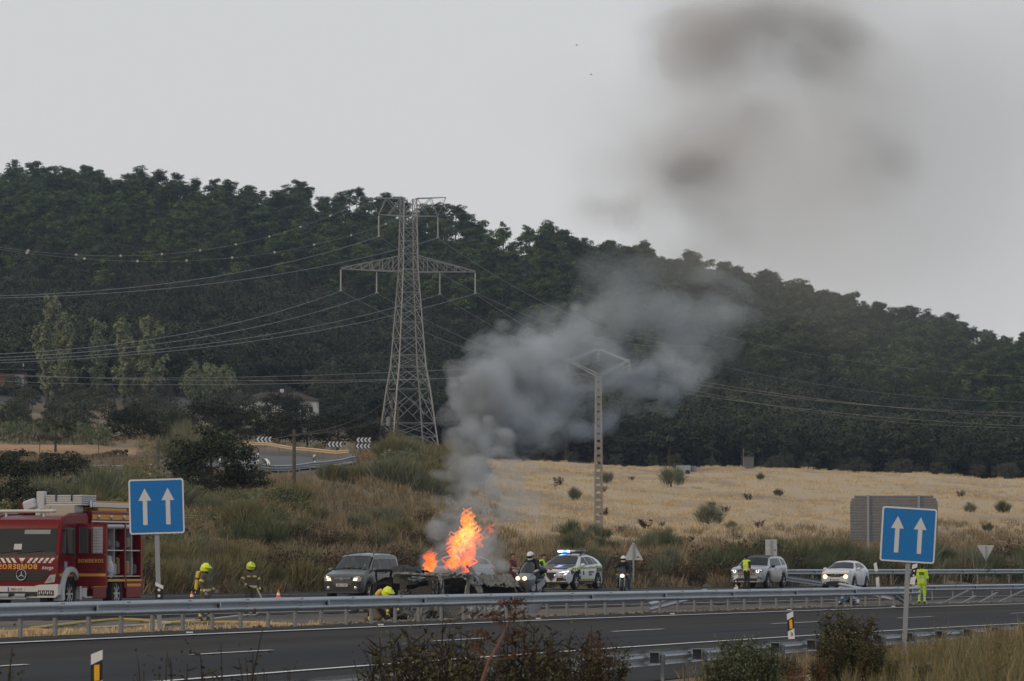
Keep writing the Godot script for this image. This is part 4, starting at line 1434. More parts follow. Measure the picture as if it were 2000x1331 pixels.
# ---------------------------------------------------------------- bushes, grass, foreground
func build_plants() -> void:
	var leafm: Material = mats["leaf"]
	var bark: Material = mats["bark"]
	var sage := [Color(0.19, 0.2, 0.135), Color(0.15, 0.165, 0.105), Color(0.23, 0.225, 0.155), Color(0.12, 0.14, 0.085)]
	var olive := [Color(0.18, 0.17, 0.085), Color(0.14, 0.14, 0.07), Color(0.22, 0.195, 0.105)]
	var green := [Color(0.1, 0.12, 0.062), Color(0.08, 0.1, 0.052), Color(0.13, 0.145, 0.08)]
	var brown := [Color(0.1, 0.07, 0.045), Color(0.07, 0.05, 0.035), Color(0.13, 0.095, 0.06), Color(0.065, 0.06, 0.035)]
	var straw := [Color(0.57, 0.445, 0.27), Color(0.51, 0.39, 0.23), Color(0.61, 0.485, 0.3)]
	var kinds := {}
	for i in 3:
		kinds["sage%d" % i] = broom_mesh(620, 1.7, 1.0, sage).mesh(0, true)
		kinds["olive%d" % i] = broom_mesh(620, 1.6, 1.0, olive).mesh(0, true)
		kinds["green%d" % i] = broom_mesh(620, 1.6, 0.95, green).mesh(0, true)
		kinds["leafy%d" % i] = oak_parts(1.5, 1.05, sage if i == 0 else green if i == 1 else olive, 22, 0.12)[1].mesh(0, true)
		kinds["brown%d" % i] = twig_mesh(34, 1.3, 0.8, Color(0.06, 0.045, 0.032), brown, 22, 0.045).mesh(0, true)
		kinds["thistle%d" % i] = twig_mesh(16, 0.6, 0.42, Color(0.06, 0.042, 0.03), [Color(0.075, 0.05, 0.035), Color(0.055, 0.038, 0.028)], 14, 0.04).mesh(0, true)
	var put := func(kind: String, p: Vector3, sc: Vector3, called: String, label: String, category: String, group: String) -> void:
		var o := MeshInstance3D.new()
		o.mesh = kinds["%s%d" % [kind, rng.randi() % 3]]
		o.material_override = leafm
		o.name = numbered(called)
		add_child(o)
		o.transform = Transform3D(Basis(Vector3.UP, rng.randf_range(0, TAU)).scaled(sc), p)
		tag(o, label + (", " + nearby(p) if group and not label.contains("far verge") else ""), category, group)
	# along the far edge of the far carriageway
	var px := 262.0
	while px < 2030.0:
		for lane in 2:
			var a := 0.349 - 0.000104 * (px - 1000)
			var z := (62.5 + 12.6 + lane * 2.3 + rng.randf_range(-0.5, 1.2)) / a
			var p := gp(px + rng.randf_range(-9, 9), z, 0.1)
			var hh := 1.0
			var kind := "brown"
			if px < 640:
				kind = ["olive", "sage", "brown", "olive"][rng.randi() % 4]; hh = rng.randf_range(0.8, 1.15)
			elif px < 870:
				kind = ["brown", "green", "brown", "olive"][rng.randi() % 4]; hh = rng.randf_range(0.65, 1.0)
			elif px < 1080:
				kind = ["olive", "brown", "sage"][rng.randi() % 3]; hh = rng.randf_range(0.4, 0.7)
			elif px < 1390: kind = ["brown", "brown", "sage", "brown"][rng.randi() % 4]; hh = rng.randf_range(0.55, 0.95)
			elif px < 1720: kind = ["brown", "green", "brown", "green"][rng.randi() % 4]; hh = rng.randf_range(0.95, 1.5)
			else: kind = ["brown", "green", "sage"][rng.randi() % 3]; hh = rng.randf_range(0.8, 1.35)
			if kind == "brown": hh *= 1.25
			var lab: String = {"brown": "dry brown twiggy bush", "green": "dull green broom bush", "sage": "grey-green broom bush", "olive": "olive-coloured broom bush"}[kind]
			var where := "behind the firefighters" if px < 600 else "behind the grey van and the fire" if px < 980 else "behind the police car and motorcyclist" if px < 1400 else "behind the white and silver cars" if px < 1730 else "behind the farthest guardrail at right"
			put.call(kind, p, Vector3(hh * rng.randf_range(0.9, 1.3), hh, hh), "roadside_bush", lab + " on the far verge, " + nearby(p).replace("above", "behind"), "bush", lab + "es on the far verge")
		px += 27.0 if px < 1390 else 24.0
	# the slope at left and the knoll under the pylon
	var zone := func(n: int, x0: float, x1: float, r0: float, r1: float, z0: float, ks: Array, s0: float, s1: float, label: String, group: String, sd: int) -> void:
		var r := RandomNumberGenerator.new()
		r.seed = sd
		for i in n:
			var k: String = ks[r.randi() % ks.size()]
			var p := spot(r.randf_range(x0, x1), r.randf_range(r0, r1), z0)
			var s := r.randf_range(s0, s1)
			put.call(k, p - Vector3(0, 0.1, 0), Vector3(s * r.randf_range(1.0, 1.5), s, s), "broom_bush", label, "bush", group)
	zone.call(52, -30, 600, 1000, 1115, 180, ["sage", "olive", "leafy", "green", "leafy"], 0.75, 1.3, "grey-green broom bush low on the left slope", "broom on the left slope", 3)
	zone.call(36, -30, 500, 940, 1010, 200, ["sage", "leafy", "olive", "leafy"], 0.8, 1.4, "broom bush high on the left slope", "broom above the fire engine", 4)
	zone.call(34, 560, 880, 1025, 1085, 200, ["sage", "brown", "olive", "brown"], 0.5, 0.9, "low bush in the dry grass beyond the verge", "low bushes above the grey van", 5)
	zone.call(14, 630, 745, 940, 985, 330, ["olive", "sage"], 0.7, 1.1, "low olive broom bush below the chevron boards", "broom below the chevron boards", 26)
	zone.call(50, 750, 930, 905, 985, 330, ["olive", "leafy", "sage", "leafy"], 0.9, 1.6, "yellowish green broom bush on the knoll", "broom on the knoll below the pylon", 6)
	zone.call(14, 765, 930, 888, 908, 380, ["olive"], 1.0, 1.6, "yellowish broom bush on top of the knoll", "broom at the pylon's foot", 16)
	zone.call(26, 285, 480, 855, 915, 325, ["sage", "leafy", "olive", "leafy"], 0.9, 1.6, "tall grey-green broom bush left of the road bend", "broom left of the bend", 7)
	zone.call(14, 1085, 1320, 1050, 1085, 240, ["sage", "green"], 0.5, 0.95, "loose grey-green broom bush around the foot of the concrete pole", "broom round the concrete pole", 8)
	# lone bushes in the field
	for s in [[1311, 952, 1.35, "sage", "pale broom bush high in the field with bare stems showing"], [1384, 1028, 1.15, "sage", "large fan-shaped broom bush in the middle of the field"], [1485, 940, 0.5, "green", "small dark green bush on the upper right of the field"], [1523, 972, 0.55, "green", "low green bush above the large road board"], [1959, 1004, 0.9, "green", "dark round bush standing alone at the far right of the field"], [1428, 1034, 0.4, "sage", "small low bush right of the fan-shaped broom"], [1120, 980, 0.7, "sage", "small broom bush left of the concrete pole in the thin smoke"], [1895, 1003, 0.6, "sage", "flat grey-green bush left of the lone dark bush"], [1930, 1040, 0.5, "green", "small green bush beside the downward triangular sign"], [1185, 945, 0.8, "sage", "pale little bush just right of the concrete pole"]]:
		put.call(s[3], spot(s[0], s[1], 230), Vector3(s[2] * 1.25, s[2], s[2]), "field_bush", s[4], "bush", "")
	var r2 := RandomNumberGenerator.new()
	r2.seed = 12
	for i in 20:
		var p := spot(r2.randf_range(1040, 1990), r2.randf_range(930, 1070), 250)
		var s := r2.randf_range(0.6, 1.5)
		put.call("thistle", p, Vector3(s * 1.5, s, s), "dry_thistle", "small dark dry thistle clump in the field", "thistle", "dry thistles in the field")
	# the foot of the hill and the garden at left
	var dark := [Color(0.02, 0.027, 0.016), Color(0.028, 0.034, 0.018), Color(0.036, 0.04, 0.02)]
	var grey := [Color(0.06, 0.068, 0.045), Color(0.048, 0.056, 0.038), Color(0.075, 0.08, 0.052)]
	var oaks := []
	for i in 3:
		var t := tree("oak_tree", "dark round holm oak", "oak", "", oak_parts(5.0, 3.0, dark, 120, 0.1), bark, leafm)
		oaks.append(t)
	var olives := []
	for i in 2:
		var t := tree("olive_tree", "grey-green olive tree", "olive tree", "", oak_parts(4.0, 2.3, grey, 34, 0.13), bark, leafm)
		olives.append(t)
	var used := {}
	var plant := func(set_: Array, p: Vector3, sc: Vector3, label: String, group: String) -> void:
		if group: label += nearby(p)
		var src: Node3D = set_[rng.randi() % set_.size()]
		var o: Node3D = src
		if used.has(src): o = dup(src, p, rng.randf_range(0, TAU), sc, label)
		else:
			used[src] = true
			o.position = p
			o.rotation.y = rng.randf_range(0, TAU)
			o.scale = sc
			o.set_meta("label", label)
		if group: o.set_meta("group", group)
		elif o.has_meta("group"): o.remove_meta("group")
	for s in [[255, 872, 425, 1.02, 1.0, "big round dark oak behind the left end of the stubble strip's bushes"], [412, 965, 268, 0.95, 1.0, "broad dark bushy oak right above the left lane sign"], [360, 985, 262, 0.6, 0.5, "lower dark oak bush at the left of the broad one above the lane sign"], [475, 975, 268, 0.6, 0.5, "low dark oak bush at the right foot of the broad one"], [410, 862, 430, 1.0, 1.05, "dark oak left of the white house behind the grey-green broom"], [470, 862, 440, 0.9, 0.85, "dark oak just in front of the white house's left wall"], [545, 872, 440, 0.95, 0.9, "dark oak between the chevron boards and the house"], [600, 868, 450, 0.8, 0.8, "small dark oak in front of the house's right end"], [545, 826, 596, 0.95, 1.05, "dark rounded tree hiding the middle of the white house"], [580, 826, 600, 0.75, 0.95, "smaller dark tree just right of the one hiding the white house"], [660, 872, 440, 1.1, 0.95, "broad dark oak above the single chevron board"], [330, 868, 436, 0.8, 0.8, "dark oak right of the big round one behind the stubble strip"], [725, 880, 430, 0.6, 0.7, "dark oak beside the pair of chevron boards"], [22, 985, 250, 0.95, 0.75, "dark green bushy oak at the left edge above the fire engine"], [118, 965, 262, 0.7, 0.62, "dense dark green bush left of the little distance sign"], [18, 1030, 222, 0.8, 0.6, "shadowy bush behind the fire engine's roof at the left edge"]]:
		plant.call(oaks, at(s[0], s[1] + 1.0 * F / s[2] * s[4], s[2]), Vector3(s[3], s[4], s[3]), s[5], "")
	var t := tree("small_tree", "small round-headed tree with a forked trunk standing in the stubble strip", "tree", "", oak_parts(3.2, 1.75, [Color(0.06, 0.065, 0.035), Color(0.045, 0.052, 0.03)], 30, 0.16), bark, leafm)
	t.position = gp(108, 376)
	r2.seed = 21
	for i in 40: plant.call(olives, gp(r2.randf_range(940, 2080), r2.randf_range(628, 668), 0.3), Vector3.ONE * r2.randf_range(0.45, 0.8), "grey-green bushy tree where the field meets the wood, ", "low trees at the upper edge of the field")
	for i in 64: plant.call(olives, gp(r2.randf_range(-40, 480), r2.randf_range(420, 690), 0.3), Vector3.ONE * r2.randf_range(0.55, 1.0), "grey-green bushy tree below the poplars, ", "low trees below the poplars")
	for i in 26: plant.call(olives, gp(r2.randf_range(430, 760), r2.randf_range(640, 730), 0.3), Vector3.ONE * r2.randf_range(0.6, 1.1), "grey-green bushy tree behind the white house, ", "low trees behind the white house")
	# prickly pears: pads on pads
	var pads := G.new()
	r2.seed = 33
	for i in 900:
		var p := gp(r2.randf_range(-40, 215), r2.randf_range(398, 412))
		var k := r2.randf_range(0.7, 1.3)
		pads.col = Color(0.085 * k, 0.105 * k, 0.06 * k)
		var up := r2.randf_range(0.1, 1.7)
		pads.ell(p + Vector3(r2.randf_range(-0.3, 0.3), up, r2.randf_range(-0.3, 0.3)), Vector3(0.11, 0.17, 0.03), 5, 4, Basis(Vector3.UP, r2.randf_range(0, 3)) * Basis(Vector3.BACK, r2.randf_range(-0.8, 0.8)))
	tag(struct("prickly_pear_hedge", pads, leafm, 0, true), "green prickly pear hedge along the upper edge of the stubble strip", "cactus hedge").set_meta("kind", "stuff")
	# poplars
	var pop := [Color(0.175, 0.205, 0.115), Color(0.14, 0.17, 0.095), Color(0.215, 0.235, 0.145)]
	for s in [[90, 812, 632, 240, 36, "tallest poplar, leftmost of the row before the wood"], [122, 812, 640, 200, 32, "broad poplar close behind the tallest one's right side"], [190, 810, 636, 178, 24, "slim poplar standing between the two poplar pairs"], [240, 808, 632, 180, 26, "poplar with a white-painted trunk left of the widest pale one"], [287, 806, 630, 184, 38, "pale wide poplar with a white-painted trunk, rightmost of the row"], [378, 806, 640, 92, 26, "low bushy poplar right of the row"], [410, 806, 645, 86, 24, "short poplar second from the right of the low group"], [438, 806, 650, 88, 28, "short poplar rightmost of the low group near the house"]]:
		var hh: float = s[3] * s[2] / F
		var pc := poplar_parts(hh, s[4] * 1.08 * s[2] / F, pop)
		t = tree("poplar", s[5], "poplar", "poplars before the wood", pc, bark, leafm)
		t.position = at(s[0], s[1], s[2])
		if s[3] > 150:
			var g := G.new()
			g.tube([Vector3(0, 0, 0), Vector3(0.1, hh * 0.09, 0)], [0.36, 0.3], 7)
			part(t, "painted_trunk", g, mat("whitewash"))
	# grass
	var tufts := []
	for i in 3: tufts.append(tuft_mesh(26, 0.45, 0.35, straw, 0.014).mesh(0, true))
	var rough := []
	for i in 3: rough.append(tuft_mesh(30, 0.8, 0.35, [Color(0.27, 0.205, 0.125), Color(0.2, 0.155, 0.095), Color(0.32, 0.25, 0.155), Color(0.15, 0.14, 0.085)], 0.013).mesh(0, true))
	var where := [[], [], [], [], [], []]
	r2.seed = 44
	for i in 16000:
		var x := r2.randf_range(-60, 2060)
		var z := 170.0 * pow(640.0 / 170.0, r2.randf())
		var p := gp(x, z)
		var q := q_of(p.x, z)
		if q < 11.6: continue
		var n := ripple.get_noise_2d(p.x * 6.0, z * 3.0)
		var meadow := smoothstep(760, 980, x) * smoothstep(20, 60, q)
		if meadow > 0.5 and n > 0.12 and r2.randf() < 0.7: continue
		var k := r2.randi() % 3 + (0 if r2.randf() < meadow else 3)
		if z > 318 and z < 400 and x > 300 and x < 700: continue
		if x < 290 and z > 361 and z < 398: continue
		if x < 760 and z > 400 and r2.randf() < 0.8: continue
		var s := r2.randf_range(0.6, 1.25)
		where[k].append(Transform3D(Basis(Vector3.UP, r2.randf_range(0, TAU)).scaled(Vector3(s * 1.3, s * (0.8 if k < 3 else 1.0), s * 1.3)), p))
	# the median and the near verge
	for i in 2600:
		var u := r2.randf_range(70, 200)
		var v := DG + 0.35 + absf(r2.randfn(0, 1.0)) * 1.3
		var p := rd(u, v)
		p.y = gh(p.x, -p.z)
		if u > 112 or u > 98 and r2.randf() < 0.75: continue
		var s := r2.randf_range(0.35, 0.7)
		where[r2.randi() % 3].append(Transform3D(Basis(Vector3.UP, r2.randf_range(0, TAU)).scaled(Vector3(s, s * 0.75, s)), p))
	for i in 2600:
		var u := r2.randf_range(92, 165)
		var p := rd(u, DN - 0.5 - r2.randf() * 7.5)
		p.y = gh(p.x, -p.z)
		var s := r2.randf_range(0.5, 1.0)
		where[r2.randi() % 3 + 3].append(Transform3D(Basis(Vector3.UP, r2.randf_range(0, TAU)).scaled(Vector3(s, s, s)), p))
	var grass := thing("dry_grass", "straw-coloured dry grass over the field, slopes, median and verges", "grass")
	grass.set_meta("kind", "stuff")
	for i in 6: scatter(grass, "grass", tufts[i] if i < 3 else rough[i - 3], leafm, where[i])
	# stones and dead leaves strewn over the median
	var peb := G.new()
	for i in 900:
		var u := r2.randf_range(96, 190)
		var p := rd(u, DG + 0.2 + absf(r2.randfn(0, 1.0)) * 1.2)
		p.y = gh(p.x, -p.z) + 0.02
		var k := r2.randf_range(0.05, 0.3)
		peb.col = Color(k, k * 0.8, k * 0.6)
		peb.ell(p, Vector3(0.05, 0.03, 0.05) * r2.randf_range(0.5, 1.6), 5, 4)
	tag(struct("rubble", peb, leafm, 0, true), "stones and dead leaves strewn along the median behind the guardrail", "rubble").set_meta("kind", "stuff")

func build_foreground() -> void:
	var leafm: Material = mats["leaf"]
	var olive_d := [Color(0.085, 0.085, 0.04), Color(0.06, 0.058, 0.03), Color(0.115, 0.105, 0.05), Color(0.07, 0.048, 0.03)]
	var russet := [Color(0.1, 0.042, 0.024), Color(0.07, 0.032, 0.02), Color(0.125, 0.06, 0.034)]
	var fresh := [Color(0.1, 0.125, 0.07), Color(0.08, 0.1, 0.056), Color(0.135, 0.155, 0.09)]
	var deep := [Color(0.08, 0.082, 0.036), Color(0.11, 0.105, 0.048), Color(0.06, 0.062, 0.03)]
	var dry := [Color(0.11, 0.07, 0.035), Color(0.08, 0.055, 0.03)]
	var make := func(called: String, label: String, px: float, z: float, top_row: float, g: G, h: float, group := "") -> void:
		var foot := gp(px, z, 0.05)
		var want := (YH - top_row) * z / F - foot.y
		var o := MeshInstance3D.new()
		o.mesh = g.mesh(0, true)
		o.material_override = leafm
		o.name = numbered(called)
		add_child(o)
		o.position = foot
		o.scale = Vector3.ONE * (want / h)
		tag(o, label, "shrub", group)
	var where := ["left end", "left part", "left of the middle", "middle", "right of the red-brown branch", "right part", "far right part", "right end"]
	var k := 0
	for s in [[770, 54, 1234], [830, 50, 1222], [885, 53, 1226], [930, 48, 1236], [1010, 50, 1222], [1075, 52, 1226], [1130, 49, 1246], [1190, 52, 1258]]:
		make.call("foreground_shrub", "dark leafy shrub with upright stems, %s of the foreground thicket" % where[k], s[0], s[1], s[2], twig_mesh(24, 1.0, 0.36, Color(0.035, 0.025, 0.018), olive_d, 44, 0.017), 1.0)
		k += 1
	for s in [[800, 56, 1218], [870, 56, 1208], [985, 50, 1190], [1050, 54, 1222], [1160, 55, 1215], [720, 57, 1258]]:
		make.call("bare_stem_shrub", ["thin dark shrub with bare stems at the left of the thicket", "tall dark shrub with bare stems in front of the burnt van", "tall thin shrub rising in front of the scooter", "thin bare shrub right of the red-brown branch", "single thin stems reaching up at the right of the thicket", "low thin shrub left of the thicket"][[800, 870, 985, 1050, 1160, 720].find(int(s[0]))], s[0], s[1], s[2], twig_mesh(8, 1.0, 0.22, Color(0.03, 0.022, 0.018), [Color(0.05, 0.035, 0.02), Color(0.06, 0.055, 0.025)], 18, 0.014), 1.0)
	# the red-brown dead branch
	var g := G.new()
	var pts := [at(935, 1352, 47), at(955, 1290, 47), at(972, 1262, 47.2), at(988, 1228, 47.4), at(1002, 1190, 47.6)]
	g.col = Color(0.17, 0.09, 0.06)
	g.tube(pts, [0.022, 0.017, 0.014, 0.01, 0.005], 6)
	for b in [[1, 1030, 1275], [1, 925, 1262], [2, 1010, 1240], [2, 940, 1240], [3, 960, 1205], [3, 1015, 1200], [4, 985, 1180], [4, 1012, 1178]]:
		var e := at(b[1], b[2], 47.3 + rng.randf_range(-0.3, 0.3))
		g.col = Color(0.14, 0.075, 0.05)
		g.tube([pts[b[0]], (pts[b[0]] as Vector3).lerp(e, 0.5) + Vector3(0, -0.02, 0), e], [0.01, 0.007, 0.003], 4)
		puff(g, e, Vector3(0.11, 0.07, 0.11), 90, 0.014, russet)
		puff(g, (pts[b[0]] as Vector3).lerp(e, 0.6), Vector3(0.07, 0.05, 0.07), 40, 0.013, russet)
	tag(struct("dead_branch", g, leafm, 0, true), "red-brown dead branch with dry leaf clusters in front of the scooter", "branch").set_meta("kind", "thing")
	make.call("russet_shrub", "small red-brown dry shrub in front of the outer guardrail's left end", 1168, 52, 1240, twig_mesh(12, 1.0, 0.3, Color(0.1, 0.05, 0.03), russet, 40, 0.02), 1.0)
	make.call("russet_shrub", "red-brown seed heads low in the foreground left of the right lane sign", 1570, 52, 1292, twig_mesh(14, 0.8, 0.4, Color(0.1, 0.05, 0.03), russet, 40, 0.022), 0.8)
	k = 0
	for s in [[1440, 56, 1248], [1490, 54, 1262], [1415, 52, 1275], [1535, 55, 1280]]:
		make.call("green_shrub", ["tall green needle-leaved shrub in front of the outer guardrail", "green needle-leaved shrub right of the tall one", "lower green shrub left of the tall needle-leaved one", "low green shrub left of the marker post's foot"][k], s[0], s[1], s[2], twig_mesh(44, 1.0, 0.4, Color(0.05, 0.045, 0.03), fresh, 66, 0.021), 1.0)
		k += 1
	k = 0
	for s in [[1655, 62, 1196], [1625, 60, 1240], [1700, 61, 1250], [1740, 58, 1290], [1600, 57, 1285], [1800, 56, 1298], [1870, 55, 1305]]:
		make.call("olive_shrub", ["tallest dark olive shrub left of the right lane sign's post", "olive shrub left of the tallest one", "olive shrub touching the right lane sign's post", "dark shrub at the foot of the right lane sign", "low olive shrub at the bottom beside the red-brown seed heads", "dark shrub at the bottom edge right of the lane sign", "dark shrub at the bottom edge toward the right corner"][k], s[0], s[1], s[2], twig_mesh(46, 1.0, 0.38, Color(0.05, 0.035, 0.025), deep, 64, 0.02), 1.0)
		k += 1
	k = 0
	for s in [[12, 44, 1258], [50, 46, 1300], [300, 50, 1262], [345, 52, 1290], [430, 50, 1250], [470, 52, 1222], [500, 53, 1262], [540, 52, 1300], [390, 54, 1300]]:
		make.call("dry_weed", ["tall dry weed at the left edge", "low dry weed near the left edge", "dry seed stalk right of the left marker post", "low dry weed right of the seed stalk", "dry weed with pale tips left of the thicket", "tallest dark dry weed below the crouching firefighter's left", "loose dry weed with yellowish leaves", "low weed between the dry weeds and the thicket", "small dry weed between two taller ones"][k], s[0], s[1], s[2], twig_mesh(6, 1.0, 0.16, Color(0.045, 0.032, 0.022), [Color(0.08, 0.065, 0.03), Color(0.06, 0.042, 0.025)], 20, 0.015), 1.0)
		k += 1
	# tall yellowish stalks at right
	var stalk := []
	for i in 3: stalk.append(tuft_mesh(34, 1.0, 0.3, [Color(0.2, 0.17, 0.09), Color(0.12, 0.125, 0.06), Color(0.3, 0.23, 0.13), Color(0.09, 0.1, 0.045)], 0.006).mesh(0, true))
	var fen := twig_mesh(5, 1.2, 0.22, Color(0.14, 0.12, 0.06), [Color(0.19, 0.16, 0.075), Color(0.14, 0.125, 0.06)], 24, 0.012).mesh(0, true)
	var spots := [[], [], [], []]
	for i in 300:
		var px := rng.randf_range(1660, 2060)
		var z := rng.randf_range(46, 82)
		var p := gp(px, z)
		var s := rng.randf_range(0.3, 0.72) * clampf((px - 1600) / 260.0, 0.4, 1.0)
		spots[rng.randi() % 3].append(Transform3D(Basis(Vector3.UP, rng.randf_range(0, TAU)).scaled(Vector3.ONE * s), p))
		if i % 6 == 0: spots[3].append(Transform3D(Basis(Vector3.UP, rng.randf_range(0, TAU)).scaled(Vector3.ONE * s * 1.15), p))
	for i in 260:
		var p := gp(rng.randf_range(-40, 1660), rng.randf_range(36, 56))
		spots[rng.randi() % 3].append(Transform3D(Basis(Vector3.UP, rng.randf_range(0, TAU)).scaled(Vector3.ONE * rng.randf_range(0.2, 0.38)), p))
	var tall := thing("tall_grass", "tall yellowish stalks and seed heads filling the bottom right foreground", "grass")
	tall.set_meta("kind", "stuff")
	for i in 3: scatter(tall, "stalks", stalk[i], leafm, spots[i])
	scatter(tall, "seed_heads", fen, leafm, spots[3])

# ---------------------------------------------------------------- people
func blob(g: G, bones: Array, cell: float, soft := 0.022) -> void:
	# bones: [a, b, radius at a, radius at b, colour, (optional) bands: [[from, to, colour], ...] along the bone]
	var lo := Vector3.INF
	var hi := -Vector3.INF
	var pad := cell * 1.5 + soft * 2.2
	for b in bones:
		var r: float = maxf(b[2], b[3]) + pad
		lo = lo.min(b[0] - Vector3.ONE * r).min(b[1] - Vector3.ONE * r)
		hi = hi.max(b[0] + Vector3.ONE * r).max(b[1] + Vector3.ONE * r)
	var nx := int((hi.x - lo.x) / cell) + 2
	var ny := int((hi.y - lo.y) / cell) + 2
	var nz := int((hi.z - lo.z) / cell) + 2
	var f := PackedFloat32Array()
	f.resize(nx * ny * nz)
	var best := PackedFloat32Array()
	best.resize(f.size())
	best.fill(1e9)
	var own := PackedInt32Array()
	own.resize(f.size())
	var k := 1.0 / soft
	for bi in bones.size():
		var b = bones[bi]
		var A: Vector3 = b[0]
		var D: Vector3 = b[1] - A
		var dd := maxf(D.length_squared(), 1e-9)
		var ra: float = b[2]
		var rb: float = b[3]
		var r := maxf(ra, rb) + pad
		var l := ((A.min(b[1]) - Vector3.ONE * r - lo) / cell).floor()
		var h := ((A.max(b[1]) + Vector3.ONE * r - lo) / cell).ceil()
		for z in range(maxi(0, int(l.z)), mini(nz - 1, int(h.z)) + 1):
			for y in range(maxi(0, int(l.y)), mini(ny - 1, int(h.y)) + 1):
				var row := (z * ny + y) * nx
				for x in range(maxi(0, int(l.x)), mini(nx - 1, int(h.x)) + 1):
					var p := lo + Vector3(x, y, z) * cell
					var t := clampf((p - A).dot(D) / dd, 0.0, 1.0)
					var d := p.distance_to(A + D * t) - lerpf(ra, rb, t)
					if d < pad:
						f[row + x] += exp(-d * k)
						if d < best[row + x]:
							best[row + x] = d
							own[row + x] = bi
	for i in f.size(): f[i] = log(maxf(f[i], 1e-7)) * soft     # positive inside
	var id := {}
	var pos := PackedVector3Array()
	var colr := PackedColorArray()
	var off := [0, 1, nx, nx + 1, nx * ny, nx * ny + 1, nx * ny + nx, nx * ny + nx + 1]
	var cv := [Vector3(0, 0, 0), Vector3(1, 0, 0), Vector3(0, 1, 0), Vector3(1, 1, 0), Vector3(0, 0, 1), Vector3(1, 0, 1), Vector3(0, 1, 1), Vector3(1, 1, 1)]
	var edges := [[0, 1], [2, 3], [4, 5], [6, 7], [0, 2], [1, 3], [4, 6], [5, 7], [0, 4], [1, 5], [2, 6], [3, 7]]
	for z in nz - 1:
		for y in ny - 1:
			for x in nx - 1:
				var i := (z * ny + y) * nx + x
				var m := 0
				for c in 8:
					if f[i + off[c]] > 0: m += 1
				if m == 0 or m == 8: continue
				var s := Vector3()
				var n := 0
				for e in edges:
					var a := f[i + off[e[0]]]
					var b := f[i + off[e[1]]]
					if (a > 0) != (b > 0):
						s += (cv[e[0]] as Vector3).lerp(cv[e[1]], a / (a - b))
						n += 1
				var p := lo + (Vector3(x, y, z) + s / n) * cell
				id[i] = pos.size()
				pos.append(p)
				var bb := 1e9
				var o := 0
				for c in 8:
					if best[i + off[c]] < bb:
						bb = best[i + off[c]]
						o = own[i + off[c]]
				var bn = bones[o]
				var kc: Color = bn[4]
				if bn.size() > 5:
					var D: Vector3 = bn[1] - bn[0]
					var t := (p - (bn[0] as Vector3)).dot(D) / maxf(D.length_squared(), 1e-9)
					for w in bn[5]:
						if t >= w[0] and t <= w[1]: kc = w[2]
				colr.append(kc)
	var ends := [[1, nx, nx * ny], [nx, nx * ny, 1], [nx * ny, 1, nx]]
	for i in id:
		for ax in 3:
			var j: int = i + ends[ax][0]
			if j >= f.size(): continue
			if (f[i] > 0) == (f[j] > 0): continue
			var u: int = ends[ax][1]
			var w: int = ends[ax][2]
			if not (id.has(i - u) and id.has(i - w) and id.has(i - u - w)): continue
			var q := [id[i], id[i - u], id[i - u - w], id[i - w]]
			if f[i] > 0: q = [id[i], id[i - w], id[i - u - w], id[i - u]]
			q.reverse()
			for tr in [[0, 1, 2], [0, 2, 3]]:
				g.v.append(pos[q[tr[0]]]); g.v.append(pos[q[tr[2]]]); g.v.append(pos[q[tr[1]]])
				g.c.append(colr[q[tr[0]]]); g.c.append(colr[q[tr[2]]]); g.c.append(colr[q[tr[1]]])

func hand(g: G, wrist: Vector3, dir: Vector3, palm_n: Vector3, side: float, skin: Color, curl: float) -> void:   # palm, thumb, four fingers of unequal length, bent by curl
	var d := dir.normalized()
	var n := (palm_n - d * palm_n.dot(d)).normalized()      # the way the palm faces
	var s := d.cross(n) * side                              # towards the thumb
	var b := []
	var kn := wrist + d * 0.085
	for i in 4:
		var o := s * (0.03 - 0.02 * i)
		b.append([wrist + d * 0.015 + o * 0.6, kn + o, 0.016, 0.013, skin])
		var len_: float = [0.074, 0.082, 0.076, 0.06][i]
		var p := kn + o
		var a := d
		for j in 3:
			a = (a * cos(curl * 0.55) + n * sin(curl * 0.55)).normalized()
			var q: Vector3 = p + a * len_ * [0.45, 0.32, 0.23][j]
			b.append([p, q, 0.0095 - 0.0008 * j, 0.009 - 0.0008 * j, skin])
			p = q
	var th := wrist + d * 0.03 + s * 0.028
	var t1 := th + (s * 0.75 + d * 0.6 + n * 0.35).normalized() * 0.042
	b.append([th, t1, 0.014, 0.011, skin])
	b.append([t1, t1 + (d * 0.8 + n * 0.5 * curl + s * 0.15).normalized() * 0.04, 0.011, 0.009, skin])
	blob(g, b, 0.008, 0.005)

